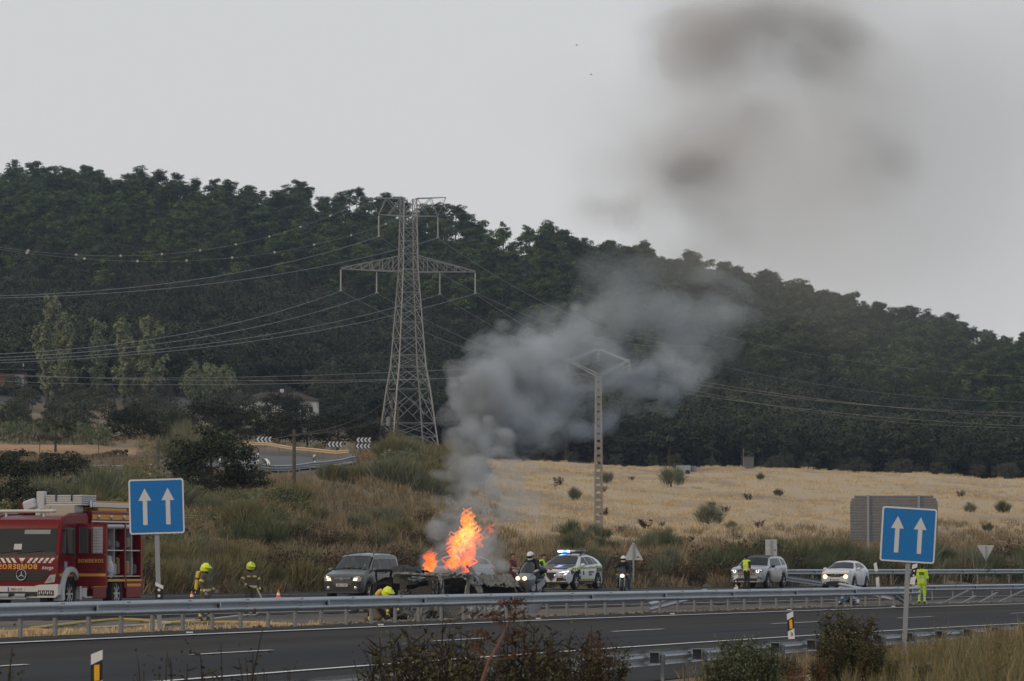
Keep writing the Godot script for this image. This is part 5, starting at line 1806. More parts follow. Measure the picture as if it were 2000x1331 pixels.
func head(g: G, c: Vector3, yaw: float, pitch: float, skin: Color, hair: Color, bald := false) -> void:
	var o := Basis(Vector3.UP, yaw) * Basis(Vector3.RIGHT, pitch)
	var P := func(x: float, y: float, z: float) -> Vector3: return c + o * Vector3(x, y, z)
	var b := [
		[P.call(0, 0.03, -0.015), P.call(0, 0.045, 0.02), 0.088, 0.082, skin], [P.call(0, -0.04, 0.03), P.call(0, -0.085, 0.06), 0.062, 0.034, skin],
		[P.call(-0.03, -0.02, 0.055), P.call(0.03, -0.02, 0.055), 0.042, 0.042, skin], [P.call(0, 0.02, 0.092), P.call(0, -0.025, 0.112), 0.009, 0.015, skin],
		[P.call(-0.084, 0.02, 0), P.call(-0.09, -0.02, -0.004), 0.014, 0.011, skin], [P.call(0.084, 0.02, 0), P.call(0.09, -0.02, -0.004), 0.014, 0.011, skin],
		[P.call(-0.035, 0.035, 0.085), P.call(0.035, 0.035, 0.085), 0.014, 0.014, skin], [P.call(-0.018, -0.058, 0.088), P.call(0.018, -0.058, 0.088), 0.009, 0.009, Color(0.32, 0.12, 0.1)],
	]
	if not bald: b.append_array([[P.call(0, 0.06, -0.03), P.call(0, 0.075, 0.02), 0.09, 0.078, hair], [P.call(0, 0.01, -0.055), P.call(0, -0.035, -0.05), 0.072, 0.05, hair]])
	blob(g, b, 0.012, 0.009)
	for s in [-1.0, 1.0]:
		g.col = Color(0.6, 0.58, 0.55)
		g.ell(P.call(s * 0.032, 0.012, 0.083), Vector3.ONE * 0.011, 6, 5)
		g.col = Color(0.02, 0.015, 0.012)
		g.ell(P.call(s * 0.032, 0.012, 0.09), Vector3.ONE * 0.006, 5, 4)

func person(called: String, label: String, where: Vector3, yaw: float, J: Dictionary, C: Dictionary, group := "") -> Node3D:
	# J: joints that differ from a relaxed stance (x to the figure's left, z forwards); C: colours
	var t := thing(called, label, "person", where, yaw, group)
	var j := {
		"pelvis": Vector3(0, 0.95, 0), "chest": Vector3(0, 1.27, 0), "neck": Vector3(0, 1.46, -0.01), "head": Vector3(0, 1.62, 0.02),
		"sl": Vector3(0.185, 1.42, 0), "sr": Vector3(-0.185, 1.42, 0), "el": Vector3(0.25, 1.14, -0.03), "er": Vector3(-0.25, 1.14, -0.03), "wl": Vector3(0.25, 0.89, 0.06), "wr": Vector3(-0.25, 0.89, 0.06),
		"hl": Vector3(0.095, 0.92, 0), "hr": Vector3(-0.095, 0.92, 0), "kl": Vector3(0.11, 0.5, 0.03), "kr": Vector3(-0.11, 0.5, 0.03), "al": Vector3(0.12, 0.09, -0.02), "ar": Vector3(-0.12, 0.09, -0.02),
		"tl": Vector3(0.14, 0.04, 0.16), "tr": Vector3(-0.14, 0.04, 0.16), "hyaw": 0.0, "hpitch": 0.0, "curl": 0.7,
	}
	j.merge(J, true)
	var top: Color = C.top
	var leg: Color = C.leg
	var slv: Color = C.get("sleeve", top)
	var fore: Color = C.get("fore", slv)
	var skin: Color = C.get("skin", Color(0.38, 0.22, 0.15))
	var boot: Color = C.get("boot", Color(0.015, 0.014, 0.013))
	var glove: Color = C.get("glove", skin)
	var bulk: float = C.get("bulk", 1.0)
	var tb: Array = C.get("torso_bands", [])
	var ab: Array = C.get("arm_bands", [])
	var lb: Array = C.get("leg_bands", [])
	var across: Vector3 = (j.sl - j.sr).normalized()
	var ctr: Vector3 = (j.pelvis + j.chest) * 0.5
	var b := []
	for s in [-1.0, 1.0]:
		b.append([j.pelvis + across * 0.075 * s, j.chest + across * 0.095 * s, 0.108 * bulk, 0.112 * bulk, top, tb])
		b.append([j.chest + across * 0.085 * s, (j.neck + j.chest) * 0.5 + across * 0.1 * s + Vector3(0, 0.03, 0), 0.112 * bulk, 0.082 * bulk, top])
	b.append([j.chest, j.neck - Vector3(0, 0.04, 0), 0.1 * bulk, 0.07, top])
	b.append([j.neck - Vector3(0, 0.04, 0), j.head - Vector3(0, 0.05, 0.01), 0.06, 0.055, C.get("collar", skin)])
	for s in ["l", "r"]:
		b.append([j["s" + s], j["s" + s].lerp(j.neck, 0.55), 0.068 * bulk, 0.06, top])
		b.append([j["s" + s], j["e" + s], 0.066 * bulk, 0.053 * bulk, slv, ab])
		b.append([j["e" + s], j["w" + s], 0.05 * bulk, 0.036 * bulk, fore, C.get("cuff_bands", [])])
		b.append([j.pelvis.lerp(j["h" + s], 0.7), j["h" + s], 0.11 * bulk, 0.1 * bulk, leg])
		b.append([j["h" + s], j["k" + s], 0.098 * bulk, 0.066 * bulk, leg])
		b.append([j["k" + s], j["a" + s], 0.064 * bulk, 0.05 * bulk, leg, lb])
		b.append([j["a" + s], j["t" + s], 0.046, 0.04, boot])
		b.append([j["a" + s], j["a" + s] + (j["a" + s] - j["t" + s]).normalized() * 0.06 - Vector3(0, 0.035, 0), 0.045, 0.035, boot])
	var g := G.new()
	blob(g, b, 0.024, 0.02)
	head(g, j.head, j.hyaw, j.hpitch, skin, C.get("hair", Color(0.02, 0.015, 0.012)), C.get("bald", false))
	for s in ["l", "r"]:
		var d: Vector3 = j["w" + s] - j["e" + s]
		hand(g, j["w" + s], j.get("d" + s, d), j.get("n" + s, Vector3(-1 if s == "l" else 1, 0, 0.25)), 1.0 if s == "l" else -1.0, glove, j.curl)
	part(t, "body", g, vmat("cloth", 0.85), 60, true)
	t.set_meta("joints", "")
	t.remove_meta("joints")
	return t

func fire_helmet(t: Node3D, c: Vector3, yaw: float, pitch: float) -> void:
	var lime := mat("helmet lime", 0.66, 0.78, 0.03, 0.3)
	var o := Transform3D(Basis(Vector3.UP, yaw) * Basis(Vector3.RIGHT, pitch), c)
	var g := G.new()
	g.xf = o
	var prof := []
	for i in 9: prof.append(Vector2(0.148 * cos(PI / 2 * i / 8.0), 0.135 * sin(PI / 2 * i / 8.0)))
	g.lathe(prof, 16, Transform3D(Basis.from_scale(Vector3(0.93, 1, 1.12)), Vector3(0, 0.02, -0.01)))
	g.lathe([Vector2(0.135, -0.09), Vector2(0.15, -0.04), Vector2(0.146, 0.02)], 16, Transform3D(Basis.from_scale(Vector3(0.9, 1, 1.05)), Vector3(0, 0.0, -0.045)))
	g.prism(PackedVector2Array([Vector2(-0.014, 0.0), Vector2(0.014, 0.0), Vector2(0.012, 0.03), Vector2(-0.012, 0.03)]), 0.16, Transform3D(Basis(), Vector3(0, 0.132, -0.09)))
	var h := part(t, "helmet", g, lime, 50)
	g = G.new()
	g.xf = o
	g.tube([Vector3(-0.13, 0.03, 0.03), Vector3(-0.09, 0.02, 0.135), Vector3(0, 0.015, 0.175), Vector3(0.09, 0.02, 0.135), Vector3(0.13, 0.03, 0.03)], 0.016, 6)
	part(h, "brim", g, lime, 50)
	g = G.new()
	g.xf = o
	g.lathe([Vector2(0.1, -0.16), Vector2(0.125, -0.09), Vector2(0.122, -0.03)], 14, Transform3D(Basis.from_scale(Vector3(0.95, 1, 0.95)), Vector3(0, 0, -0.035)))
	part(h, "neck_guard", g, mat("black plastic"), 50)
	g = G.new()
	g.xf = o
	g.prism(PackedVector2Array([Vector2(-0.035, 0.03), Vector2(0.035, 0.03), Vector2(0, 0.1)]), 0.01, Transform3D(Basis(Vector3.RIGHT, -0.45), Vector3(0, 0.05, 0.135)))
	part(h, "badge", g, mat("black plastic"))

func air_tank(t: Node3D, at_: Transform3D) -> void:
	var yel := mat("tank yellow", 0.62, 0.42, 0.03, 0.35)
	var g := G.new()
	g.lathe([Vector2(0, -0.3), Vector2(0.05, -0.29), Vector2(0.085, -0.24), Vector2(0.088, 0.2), Vector2(0.07, 0.27), Vector2(0, 0.3)], 12, at_)
	var k := part(t, "air_tank", g, yel, 40)
	g = G.new()
	g.lathe([Vector2(0.092, 0.03), Vector2(0.092, 0.08)], 12, at_)
	g.lathe([Vector2(0, -0.42), Vector2(0.03, -0.41), Vector2(0.03, -0.3), Vector2(0, -0.3)], 8, at_)
	g.bx(at_ * Vector3(0, -0.05, 0.1), Vector3(0.26, 0.5, 0.04), at_.basis)
	part(k, "strap", g, mat("black plastic"))
	g = G.new()
	g.ell(at_ * Vector3(0.04, -0.38, -0.03), Vector3(0.04, 0.05, 0.04), 8, 6)
	part(k, "valve", g, mat("chrome", 0.6, 0.6, 0.6, 0.2, 0.9))

func moto_helmet(t: Node3D, c: Vector3, yaw: float, pitch: float, stripe: bool) -> void:
	var o := Transform3D(Basis(Vector3.UP, yaw) * Basis(Vector3.RIGHT, pitch), c)
	var g := G.new()
	g.xf = o
	g.ell(Vector3(0, 0.03, -0.01), Vector3(0.13, 0.145, 0.15), 16, 12)
	g.ell(Vector3(0, -0.07, 0.05), Vector3(0.1, 0.07, 0.095), 12, 8)
	var h := part(t, "helmet", g, mat("helmet white", 0.68, 0.69, 0.7, 0.2), 60)
	g = G.new()
	g.xf = o
	var rows := []
	for i in 5:
		var row := []
		for k in 9:
			var a := lerpf(-1.15, 1.15, k / 8.0)
			row.append(Vector3(sin(a) * 0.133, lerpf(-0.035, 0.055, i / 4.0), -0.01 + cos(a) * lerpf(0.157, 0.15, i / 4.0)))
		rows.append(row)
	rows.reverse()
	g.grid(rows)
	part(h, "visor", g, mat("visor", 0.012, 0.013, 0.016, 0.08), 60)
	if stripe:
		g = G.new()
		g.xf = o
		g.ell(Vector3(0.115, 0.02, -0.02), Vector3(0.025, 0.05, 0.06), 8, 6)
		part(h, "side_patch", g, mat("black plastic"), 60)

func build_people() -> void:
	var khaki := Color(0.105, 0.08, 0.052)
	var band := Color(0.62, 0.58, 0.16)
	var silver := Color(0.45, 0.45, 0.42)
	var fc := {"top": khaki, "leg": khaki, "glove": Color(0.016, 0.016, 0.017), "collar": Color(0.02, 0.02, 0.02), "boot": Color(0.012, 0.011, 0.01), "bulk": 1.12, "torso_bands": [[0.02, 0.2, band], [0.08, 0.13, silver]], "arm_bands": [[0.5, 0.68, band]], "cuff_bands": [[0.72, 0.95, band]], "leg_bands": [[0.6, 0.75, band]]}
	# left firefighter, seen from his right, with the air tank on his back
	var p := at(402, 1213, 139)
	p.y = gh(p.x, 139)
	var t := person("firefighter", "firefighter in brown turnout gear with a yellow air tank on his back, walking right", p, 1.25, {"kl": Vector3(0.11, 0.5, 0.1), "al": Vector3(0.12, 0.09, 0.06), "tl": Vector3(0.13, 0.04, 0.25), "ar": Vector3(-0.1, 0.1, -0.18), "tr": Vector3(-0.11, 0.05, 0.0), "wr": Vector3(-0.3, 0.93, 0.1), "er": Vector3(-0.29, 1.15, -0.06), "wl": Vector3(0.2, 0.98, 0.22), "hyaw": -0.15}, fc.merged({"glove": Color(0.2, 0.25, 0.33)}, true), "firefighters beside the wreck")
	fire_helmet(t, Vector3(0, 1.64, 0.02), -0.15, 0.05)
	air_tank(t, Transform3D(Basis(Vector3.RIGHT, 0.12), Vector3(0, 1.27, -0.25)))
	# second firefighter, facing the camera
	p = at(490, 1203, 152)
	p.y = gh(p.x, 152)
	t = person("firefighter", "firefighter in brown turnout gear facing the camera and holding a hose", p, 0.25, {"wr": Vector3(-0.17, 1.02, 0.2), "er": Vector3(-0.3, 1.15, 0.02), "wl": Vector3(0.29, 0.87, 0.1), "el": Vector3(0.3, 1.13, -0.02), "kr": Vector3(-0.12, 0.5, 0.1), "ar": Vector3(-0.16, 0.09, 0.08), "hyaw": 0.2, "hpitch": 0.15}, fc, "firefighters beside the wreck")
	fire_helmet(t, Vector3(0, 1.64, 0.03), 0.2, 0.12)
	for s in [[-0.1, 0.1], [0.1, 0.12]]:
		var g := G.new()
		g.bx(Vector3(s[0], 1.32, 0.155), Vector3(s[1], 0.05, 0.02), Basis(Vector3.BACK, -0.1))
		part(t, "chest_stripe", g, mat("band yellow", 0.62, 0.58, 0.16, 0.6))
	# third, crouching behind the guardrail at the wreck's rear
	p = at(738, 1215, 124)
	p.y = gh(p.x, 124)
	t = person("firefighter", "crouching firefighter behind the guardrail with only the bright helmet showing above it", p, 0.9, {"pelvis": Vector3(0, 0.36, -0.16), "chest": Vector3(0, 0.58, 0.1), "neck": Vector3(0, 0.68, 0.26), "head": Vector3(0, 0.76, 0.37), "sl": Vector3(0.19, 0.65, 0.22), "sr": Vector3(-0.19, 0.65, 0.22), "el": Vector3(0.3, 0.42, 0.36), "er": Vector3(-0.3, 0.42, 0.36), "wl": Vector3(0.2, 0.3, 0.56), "wr": Vector3(-0.2, 0.28, 0.56), "hl": Vector3(0.1, 0.4, -0.1), "hr": Vector3(-0.1, 0.4, -0.1), "kl": Vector3(0.2, 0.5, 0.28), "kr": Vector3(-0.18, 0.12, 0.2), "al": Vector3(0.18, 0.1, 0.18), "ar": Vector3(-0.16, 0.1, -0.25), "tl": Vector3(0.2, 0.04, 0.36), "tr": Vector3(-0.16, 0.04, -0.1), "hpitch": 0.25}, fc, "firefighters beside the wreck")
	fire_helmet(t, Vector3(0, 0.79, 0.37), 0.0, 0.25)
	air_tank(t, Transform3D(Basis(Vector3.RIGHT, 0.8), Vector3(0, 0.66, -0.06)))
	# bystander in maroon
	p = at(1001, 1154, 203)
	p.y = gh(p.x, 203)
	person("person", "man in dark red clothes standing with arms bent behind the scooter in the smoke", p, 1.1, {"wr": Vector3(-0.08, 1.1, 0.3), "er": Vector3(-0.27, 1.13, 0.05), "wl": Vector3(0.08, 1.12, 0.3), "el": Vector3(0.27, 1.13, 0.05), "hpitch": 0.15, "chest": Vector3(0, 1.26, 0.04)}, {"top": Color(0.11, 0.022, 0.03), "leg": Color(0.16, 0.03, 0.04), "fore": Color(0.38, 0.22, 0.15), "hair": Color(0.03, 0.024, 0.02)})
	# officers and road worker
	var lime := Color(0.5, 0.72, 0.04)
	var vest := {"top": lime, "leg": Color(0.014, 0.018, 0.015), "sleeve": Color(0.013, 0.02, 0.016), "fore": Color(0.38, 0.22, 0.15), "hair": Color(0.014, 0.013, 0.012), "torso_bands": [[0.25, 0.36, silver], [0.6, 0.7, silver]]}
	p = at(1058, 1154, 207)
	p.y = gh(p.x, 207)
	person("police_officer", "officer in a yellow-green vest writing on a dark folder beside the police car's bonnet", p, 1.35, {"wr": Vector3(-0.1, 1.08, 0.36), "er": Vector3(-0.25, 1.12, 0.1), "wl": Vector3(0.1, 1.08, 0.36), "el": Vector3(0.25, 1.12, 0.1), "hpitch": 0.3, "chest": Vector3(0, 1.26, 0.05), "neck": Vector3(0, 1.45, 0.06), "head": Vector3(0, 1.6, 0.1)}, vest, "officers in yellow-green vests")
	p = at(1458, 1149, 238)
	p.y = gh(p.x, 238)
	t = person("police_officer", "officer in a yellow-green vest standing with his back turned at the silver off-roader", p, 2.3, {"wl": Vector3(0.3, 0.9, 0.1), "el": Vector3(0.29, 1.14, -0.03), "hyaw": 0.3}, vest, "officers in yellow-green vests")
	var g := G.new()
	g.lathe([Vector2(0.1, 0.0), Vector2(0.125, 0.03), Vector2(0.12, 0.07), Vector2(0, 0.09)], 12, Transform3D(Basis.from_scale(Vector3(1, 1, 1.1)), Vector3(0, 1.66, 0.02)))
	g.bx(Vector3(0.03, 1.675, 0.15), Vector3(0.14, 0.012, 0.09), Basis(Vector3.UP, 0.3))
	part(t, "cap", g, mat("cap dark", 0.012, 0.016, 0.013, 0.8), 40)
	p = at(1800, 1174, 199)
	p.y = gh(p.x, 199)
	t = person("road_worker", "road worker in all lime-yellow clothes seen from behind below the right lane sign", p, 2.95, {"wl": Vector3(0.1, 1.05, 0.24), "el": Vector3(0.27, 1.12, 0.03), "wr": Vector3(-0.26, 0.93, 0.06), "hpitch": 0.35, "head": Vector3(0, 1.6, 0.08)}, {"top": lime, "leg": lime, "fore": Color(0.3, 0.17, 0.11), "torso_bands": [[0.1, 0.24, silver], [0.5, 0.64, silver]], "leg_bands": [[0.3, 0.48, silver], [0.66, 0.8, silver]]})
	g = G.new()
	g.bx(Vector3(0, 1.33, -0.135), Vector3(0.22, 0.12, 0.02), Basis(Vector3.RIGHT, -0.1))
	part(t, "back_print", g, mat("print green", 0.1, 0.16, 0.03, 0.8))

# ---------------------------------------------------------------- vehicles
func tab(t: Array, z: float) -> float:   # pairs [z, value], z falling
	if z >= t[0][0]: return t[0][1]
	for i in range(1, t.size()):
		if z >= t[i][0]: return lerpf(t[i][1], t[i - 1][1], (z - t[i][0]) / (t[i - 1][0] - t[i][0]))
	return t[-1][1]

func half_section(S: Dictionary, z: float) -> Array:
	var top := tab(S.top, z)
	var belt := minf(tab(S.belt, z), top - 0.03)
	var w := tab(S.hw, z)
	var y0: float = S.sill
	var R: float = S.wr + 0.075
	for ax in [S.axf, S.axr]:
		var d: float = absf(z - ax)
		if d < R: y0 = maxf(y0, S.wr + sqrt(R * R - d * d))
	y0 = minf(y0, belt - 0.06)
	var g := clampf((top - belt - 0.04) / (S.h - belt - 0.1), 0.0, 1.0)
	var wr := lerpf(w * 0.9, S.roofw, g)
	return [Vector3(w * 0.95, y0, z), Vector3(w, lerpf(y0, belt, 0.4), z), Vector3(w * 0.985, lerpf(y0, belt, 0.8), z), Vector3(w * 0.96, belt, z), Vector3(wr, top - lerpf(0.02, 0.05, g), z), Vector3(wr * 0.7, top - 0.004, z), Vector3(0, top + 0.02, z)]

func side_x(S: Dictionary, z: float, y: float) -> float:
	var p := half_section(S, z)
	for i in 5:
		if y <= p[i + 1].y or i == 4:
			return lerpf(p[i].x, p[i + 1].x, clampf((y - p[i].y) / maxf(p[i + 1].y - p[i].y, 1e-4), -0.3, 1.0))
	return p[4].x

func front_z(S: Dictionary, x: float, y: float) -> float:   # the nose's surface
	var zf: float = S.top[0][0]
	var z := zf
	var ax := absf(x)
	while z > zf - 1.2 and (tab(S.hw, z) * 0.985 < ax or tab(S.top, z) < y): z -= 0.01
	return z

func car(called: String, label: String, where: Vector3, yaw: float, S: Dictionary, paint: Material, group := "") -> Node3D:
	var t := thing(called, label, S.kind, where, yaw, group)
	var zs := []
	for a in [S.top, S.belt, S.hw]:
		for p in a: zs.append(p[0])
	for ax in [S.axf, S.axr]:
		for k in 9: zs.append(ax + (S.wr + 0.074) * cos(PI * k / 8.0))
	for z in [S.cowl, S.rooff, S.tail]: zs.append(z)
	zs.sort()
	var st := []
	var rear: float = S.top[-1][0]
	var nose: float = S.top[0][0]
	for z in zs:
		if z < rear or z > nose: continue
		if st.is_empty() or z - st[-1] > 0.012: st.append(z)
	var g := G.new()
	var rows := []
	for z in st:
		var h := half_section(S, z)
		var row := h.duplicate()
		for i in range(5, -1, -1): row.append(h[i] * Vector3(-1, 1, 1))
		rows.append(row)
	for i in rows.size() - 1:
		for k in 12:
			if S.get("open", false) and st[i] >= S.rooff - 0.01 and st[i + 1] <= S.cowl + 0.01 and k >= 4 and k <= 7: continue
			g.quad(rows[i][k], rows[i][k + 1], rows[i + 1][k + 1], rows[i + 1][k])
	for e in [0, rows.size() - 1]:
		var r: Array = rows[e]
		for k in range(1, 12):
			if e == 0: g.tri(r[0], r[k], r[k + 1]) if false else g.tri(r[0], r[k + 1], r[k])
			else: g.tri(r[0], r[k], r[k + 1])
	part(t, "body", g, paint, 38)
	g = G.new()
	g.bx(Vector3(0, S.sill + 0.12, (S.axf + S.axr) * 0.5), Vector3(tab(S.hw, 0.0) * 1.5, 0.3, S.axf - S.axr + 0.9))
	part(t, "underbody", g, mat("black plastic"))
	# wheels
	for ax in [S.axf, S.axr]:
		for s in [-1.0, 1.0]:
			wheel(t, Vector3(s * (tab(S.hw, ax) - 0.12), S.wr, ax), S.wr, 0.22, s)
	# glass
	var glass := mat("car glass", 0.010, 0.013, 0.016, 0.08)
	glass.metallic_specular = 0.32
	var scr := G.new()
	var gr := []
	var gi := []
	for i in 7:
		var f := i / 6.0
		var z := lerpf(S.cowl - 0.03, S.rooff + 0.03, f)
		var h := half_section(S, z)
		var row := []
		for k in 11:
			var x := lerpf(-1, 1, k / 10.0)
			var xx: float = x * h[4].x * 0.93
			var y := 0.0
			var ax := absf(xx)
			if ax < h[5].x: y = lerpf(h[6].y, h[5].y, ax / h[5].x)
			else: y = lerpf(h[5].y, h[4].y, (ax - h[5].x) / (h[4].x - h[5].x))
			row.append(Vector3(xx, y + 0.012, z + 0.008))
		gr.append(row)
	scr.grid(gr)
	var wsg: Material = glass
	if S.get("open", false):
		wsg = mat("clear windscreen", 0.03, 0.04, 0.045, 0.04)
		wsg.transparency = BaseMaterial3D.TRANSPARENCY_ALPHA
		wsg.albedo_color.a = 0.45
		g = G.new()
		g.bx(Vector3(0, 0.85, S.rooff - 0.3), Vector3(1.3, 0.2, 2.0))
		g.bx(Vector3(0, 1.0, S.cowl - 0.35), Vector3(1.34, 0.16, 0.4))
		for s in [-0.36, 0.36]:
			g.cbx(Vector3(s, 1.15, S.rooff - 0.45), Vector3(0.46, 0.66, 0.16), 0.05)
			g.cbx(Vector3(s, 1.55, S.rooff - 0.48), Vector3(0.26, 0.2, 0.1), 0.03)
		g.bx(Vector3(0, 1.1, S.rooff - 1.2), Vector3(1.4, 0.9, 0.05))
		part(t, "interior", g, mat("trim dark", 0.02, 0.02, 0.022, 0.8))
	var sc := part(t, "windscreen", scr, wsg, 40)
	g = G.new()
	for k in [-0.33, 0.3]:
		var a: Vector3 = gr[6 if (gr[6] as Array)[0].y < (gr[0] as Array)[0].y else 0][5]
		g.tube([Vector3(k, a.y + 0.015, a.z + 0.01), Vector3(k + 0.45, a.y + 0.06, a.z - 0.05)], 0.012, 4)
	part(sc, "wiper", g, mat("black plastic"))
	for s in [-1.0, 1.0]:
		var fn := func(a: float, y: float) -> Vector3: return Vector3(s * side_x(S, -a * s, y), y, -a * s)
		for w in S.windows:
			var poly := PackedVector2Array()
			for p in w: poly.append(Vector2(-p[0] * s, p[1]))
			g = G.new()
			g.patch(poly, fn, 0.006)
			part(t, "side_window", g, glass, 40)
		for d in S.get("seams", []):
			var poly := PackedVector2Array([Vector2(-d[0] * s, d[2]), Vector2(-(d[0] + 0.012) * s, d[2]), Vector2(-(d[1] + 0.012) * s, d[3]), Vector2(-d[1] * s, d[3])])
			g = G.new()
			g.patch(poly, fn, 0.003)
			part(t, "door_seam", g, mat("black plastic"))
		for d in S.get("handles", []):
			g = G.new()
			g.cbx(Vector3(s * (side_x(S, d[0], d[1]) + 0.02), d[1], d[0]), Vector3(0.04, 0.035, 0.2), 0.012)
			part(t, "door_handle", g, paint)
		# mirrors
		g = G.new()
		var mz: float = S.mirror[0]
		var my: float = S.mirror[1]
		var mx := side_x(S, mz, my) + 0.14
		g.ell(Vector3(s * mx, my, mz), Vector3(0.12, 0.085, 0.07), 10, 7)
		g.bx(Vector3(s * (mx - 0.13), my - 0.04, mz), Vector3(0.16, 0.03, 0.06))
		part(t, "mirror", g, S.get("mirror_mat", paint), 50)
	return t

func wheel(t: Node3D, c: Vector3, r: float, w: float, s: float, rim_r := 0.68, spokes := 5, tint := 0.0) -> void:
	var at_ := Transform3D(Basis(Vector3.BACK, -PI / 2 * s), c)
	var g := G.new()
	g.lathe([Vector2(r * 0.66, -w / 2), Vector2(r * 0.93, -w / 2), Vector2(r, -w * 0.3), Vector2(r, w * 0.3), Vector2(r * 0.93, w / 2), Vector2(r * 0.66, w / 2)], 22, at_)
	var ty := part(t, "tyre", g, mat("tyre", 0.015, 0.015, 0.016, 0.85), 35)
	g = G.new()
	g.lathe([Vector2(r * rim_r, w * 0.5), Vector2(r * rim_r * 0.93, w * 0.38), Vector2(r * rim_r * 0.88, -0.02), Vector2(0, -0.02)], 18, at_)
	part(ty, "rim", g, mat("rim inside", 0.03, 0.03, 0.032, 0.5, 0.5), 35)
	g = G.new()
	for i in spokes:
		var a := TAU * i / spokes
		var d := Vector3(cos(a), 0, sin(a))
		g.bar(at_ * (Vector3(0, w * 0.36, 0)), at_ * (d * r * rim_r * 0.95 + Vector3(0, w * 0.4, 0)), 0.055, 0.035, at_.basis.y)
	g.lathe([Vector2(r * rim_r * 0.93, w * 0.42), Vector2(r * rim_r, w * 0.46), Vector2(r * rim_r * 1.02, w * 0.4)], 18, at_)
	g.lathe([Vector2(0.07, w * 0.3), Vector2(0.06, w * 0.42), Vector2(0, w * 0.44)], 8, at_)
	part(ty, "spokes", g, mat("rim metal", 0.4, 0.41, 0.42, 0.35, 0.7), 35)

func face(t: Node3D, called: String, S: Dictionary, pts: Array, m: Material, proud := 0.012, both := false) -> void:   # a patch on the nose, outline in x, y; both: mirrored as well
	for s in ([1.0, -1.0] if both else [1.0]):
		var poly := PackedVector2Array()
		for p in pts: poly.append(Vector2(p[0] * s, p[1]))
		var g := G.new()
		g.patch(poly, func(x: float, y: float) -> Vector3: return Vector3(x, y, front_z(S, x, y)), proud)
		part(t, called, g, m, 30)

func flank(t: Node3D, called: String, S: Dictionary, pts: Array, m: Material, proud := 0.006) -> void:   # patches on both sides, outline in z, y
	for s in [1.0, -1.0]:
		var poly := PackedVector2Array()
		for p in pts: poly.append(Vector2(-p[0] * s, p[1]))
		var g := G.new()
		g.patch(poly, func(a: float, y: float) -> Vector3: return Vector3(s * side_x(S, -a * s, y), y, -a * s), proud)
		part(t, called, g, m, 30)

func roof_y(S: Dictionary, x: float, z: float) -> float:
	var h := half_section(S, z)
	var ax := absf(x)
	if ax < h[5].x: return lerpf(h[6].y, h[5].y, ax / h[5].x)
	return lerpf(h[5].y, h[4].y, clampf((ax - h[5].x) / (h[4].x - h[5].x), 0, 1.2))

func lid(t: Node3D, called: String, S: Dictionary, z0: float, z1: float, w: float, m: Material, proud := 0.008, x0 := 0.0) -> void:   # a sheet over bonnet or roof between two stations
	var g := G.new()
	var rows := []
	for i in 9:
		var z := lerpf(z0, z1, i / 8.0)
		var h := half_section(S, z)
		var row := []
		for k in 11:
			var x := lerpf(-1, 1, k / 10.0)
			x = x0 + x * (h[4].x * w if x0 == 0.0 else w)
			row.append(Vector3(x, roof_y(S, x, z) + proud, z + (0.004 if z > 0 else 0.0)))
		rows.append(row)
	if z1 < z0:
		g.grid(rows)
	else:
		rows.reverse()
		g.grid(rows)
	part(t, called, g, m, 40)

func plate(t: Node3D, what: String, c: Vector3, dark := false) -> void:
	var g := G.new()
	g.cbx(c, Vector3(0.52, 0.11, 0.012), 0.004)
	var p := part(t, "number_plate", g, mat("plate white", 0.62, 0.63, 0.65, 0.4))
	g = G.new()
	g.bx(c + Vector3(-0.237, 0, 0.002), Vector3(0.044, 0.108, 0.012))
	part(p, "blue_band", g, mat("plate blue", 0.01, 0.06, 0.32, 0.4))
	text(p, "characters", what, 0.1, mat("black plastic"), Transform3D(Basis(), c + Vector3(0.02, 0, 0.008)), true, 0.004, 0.92)

func seat_ground(p: Vector3) -> Vector3:
	p.y = gh(p.x, -p.z) + 0.02
	return p

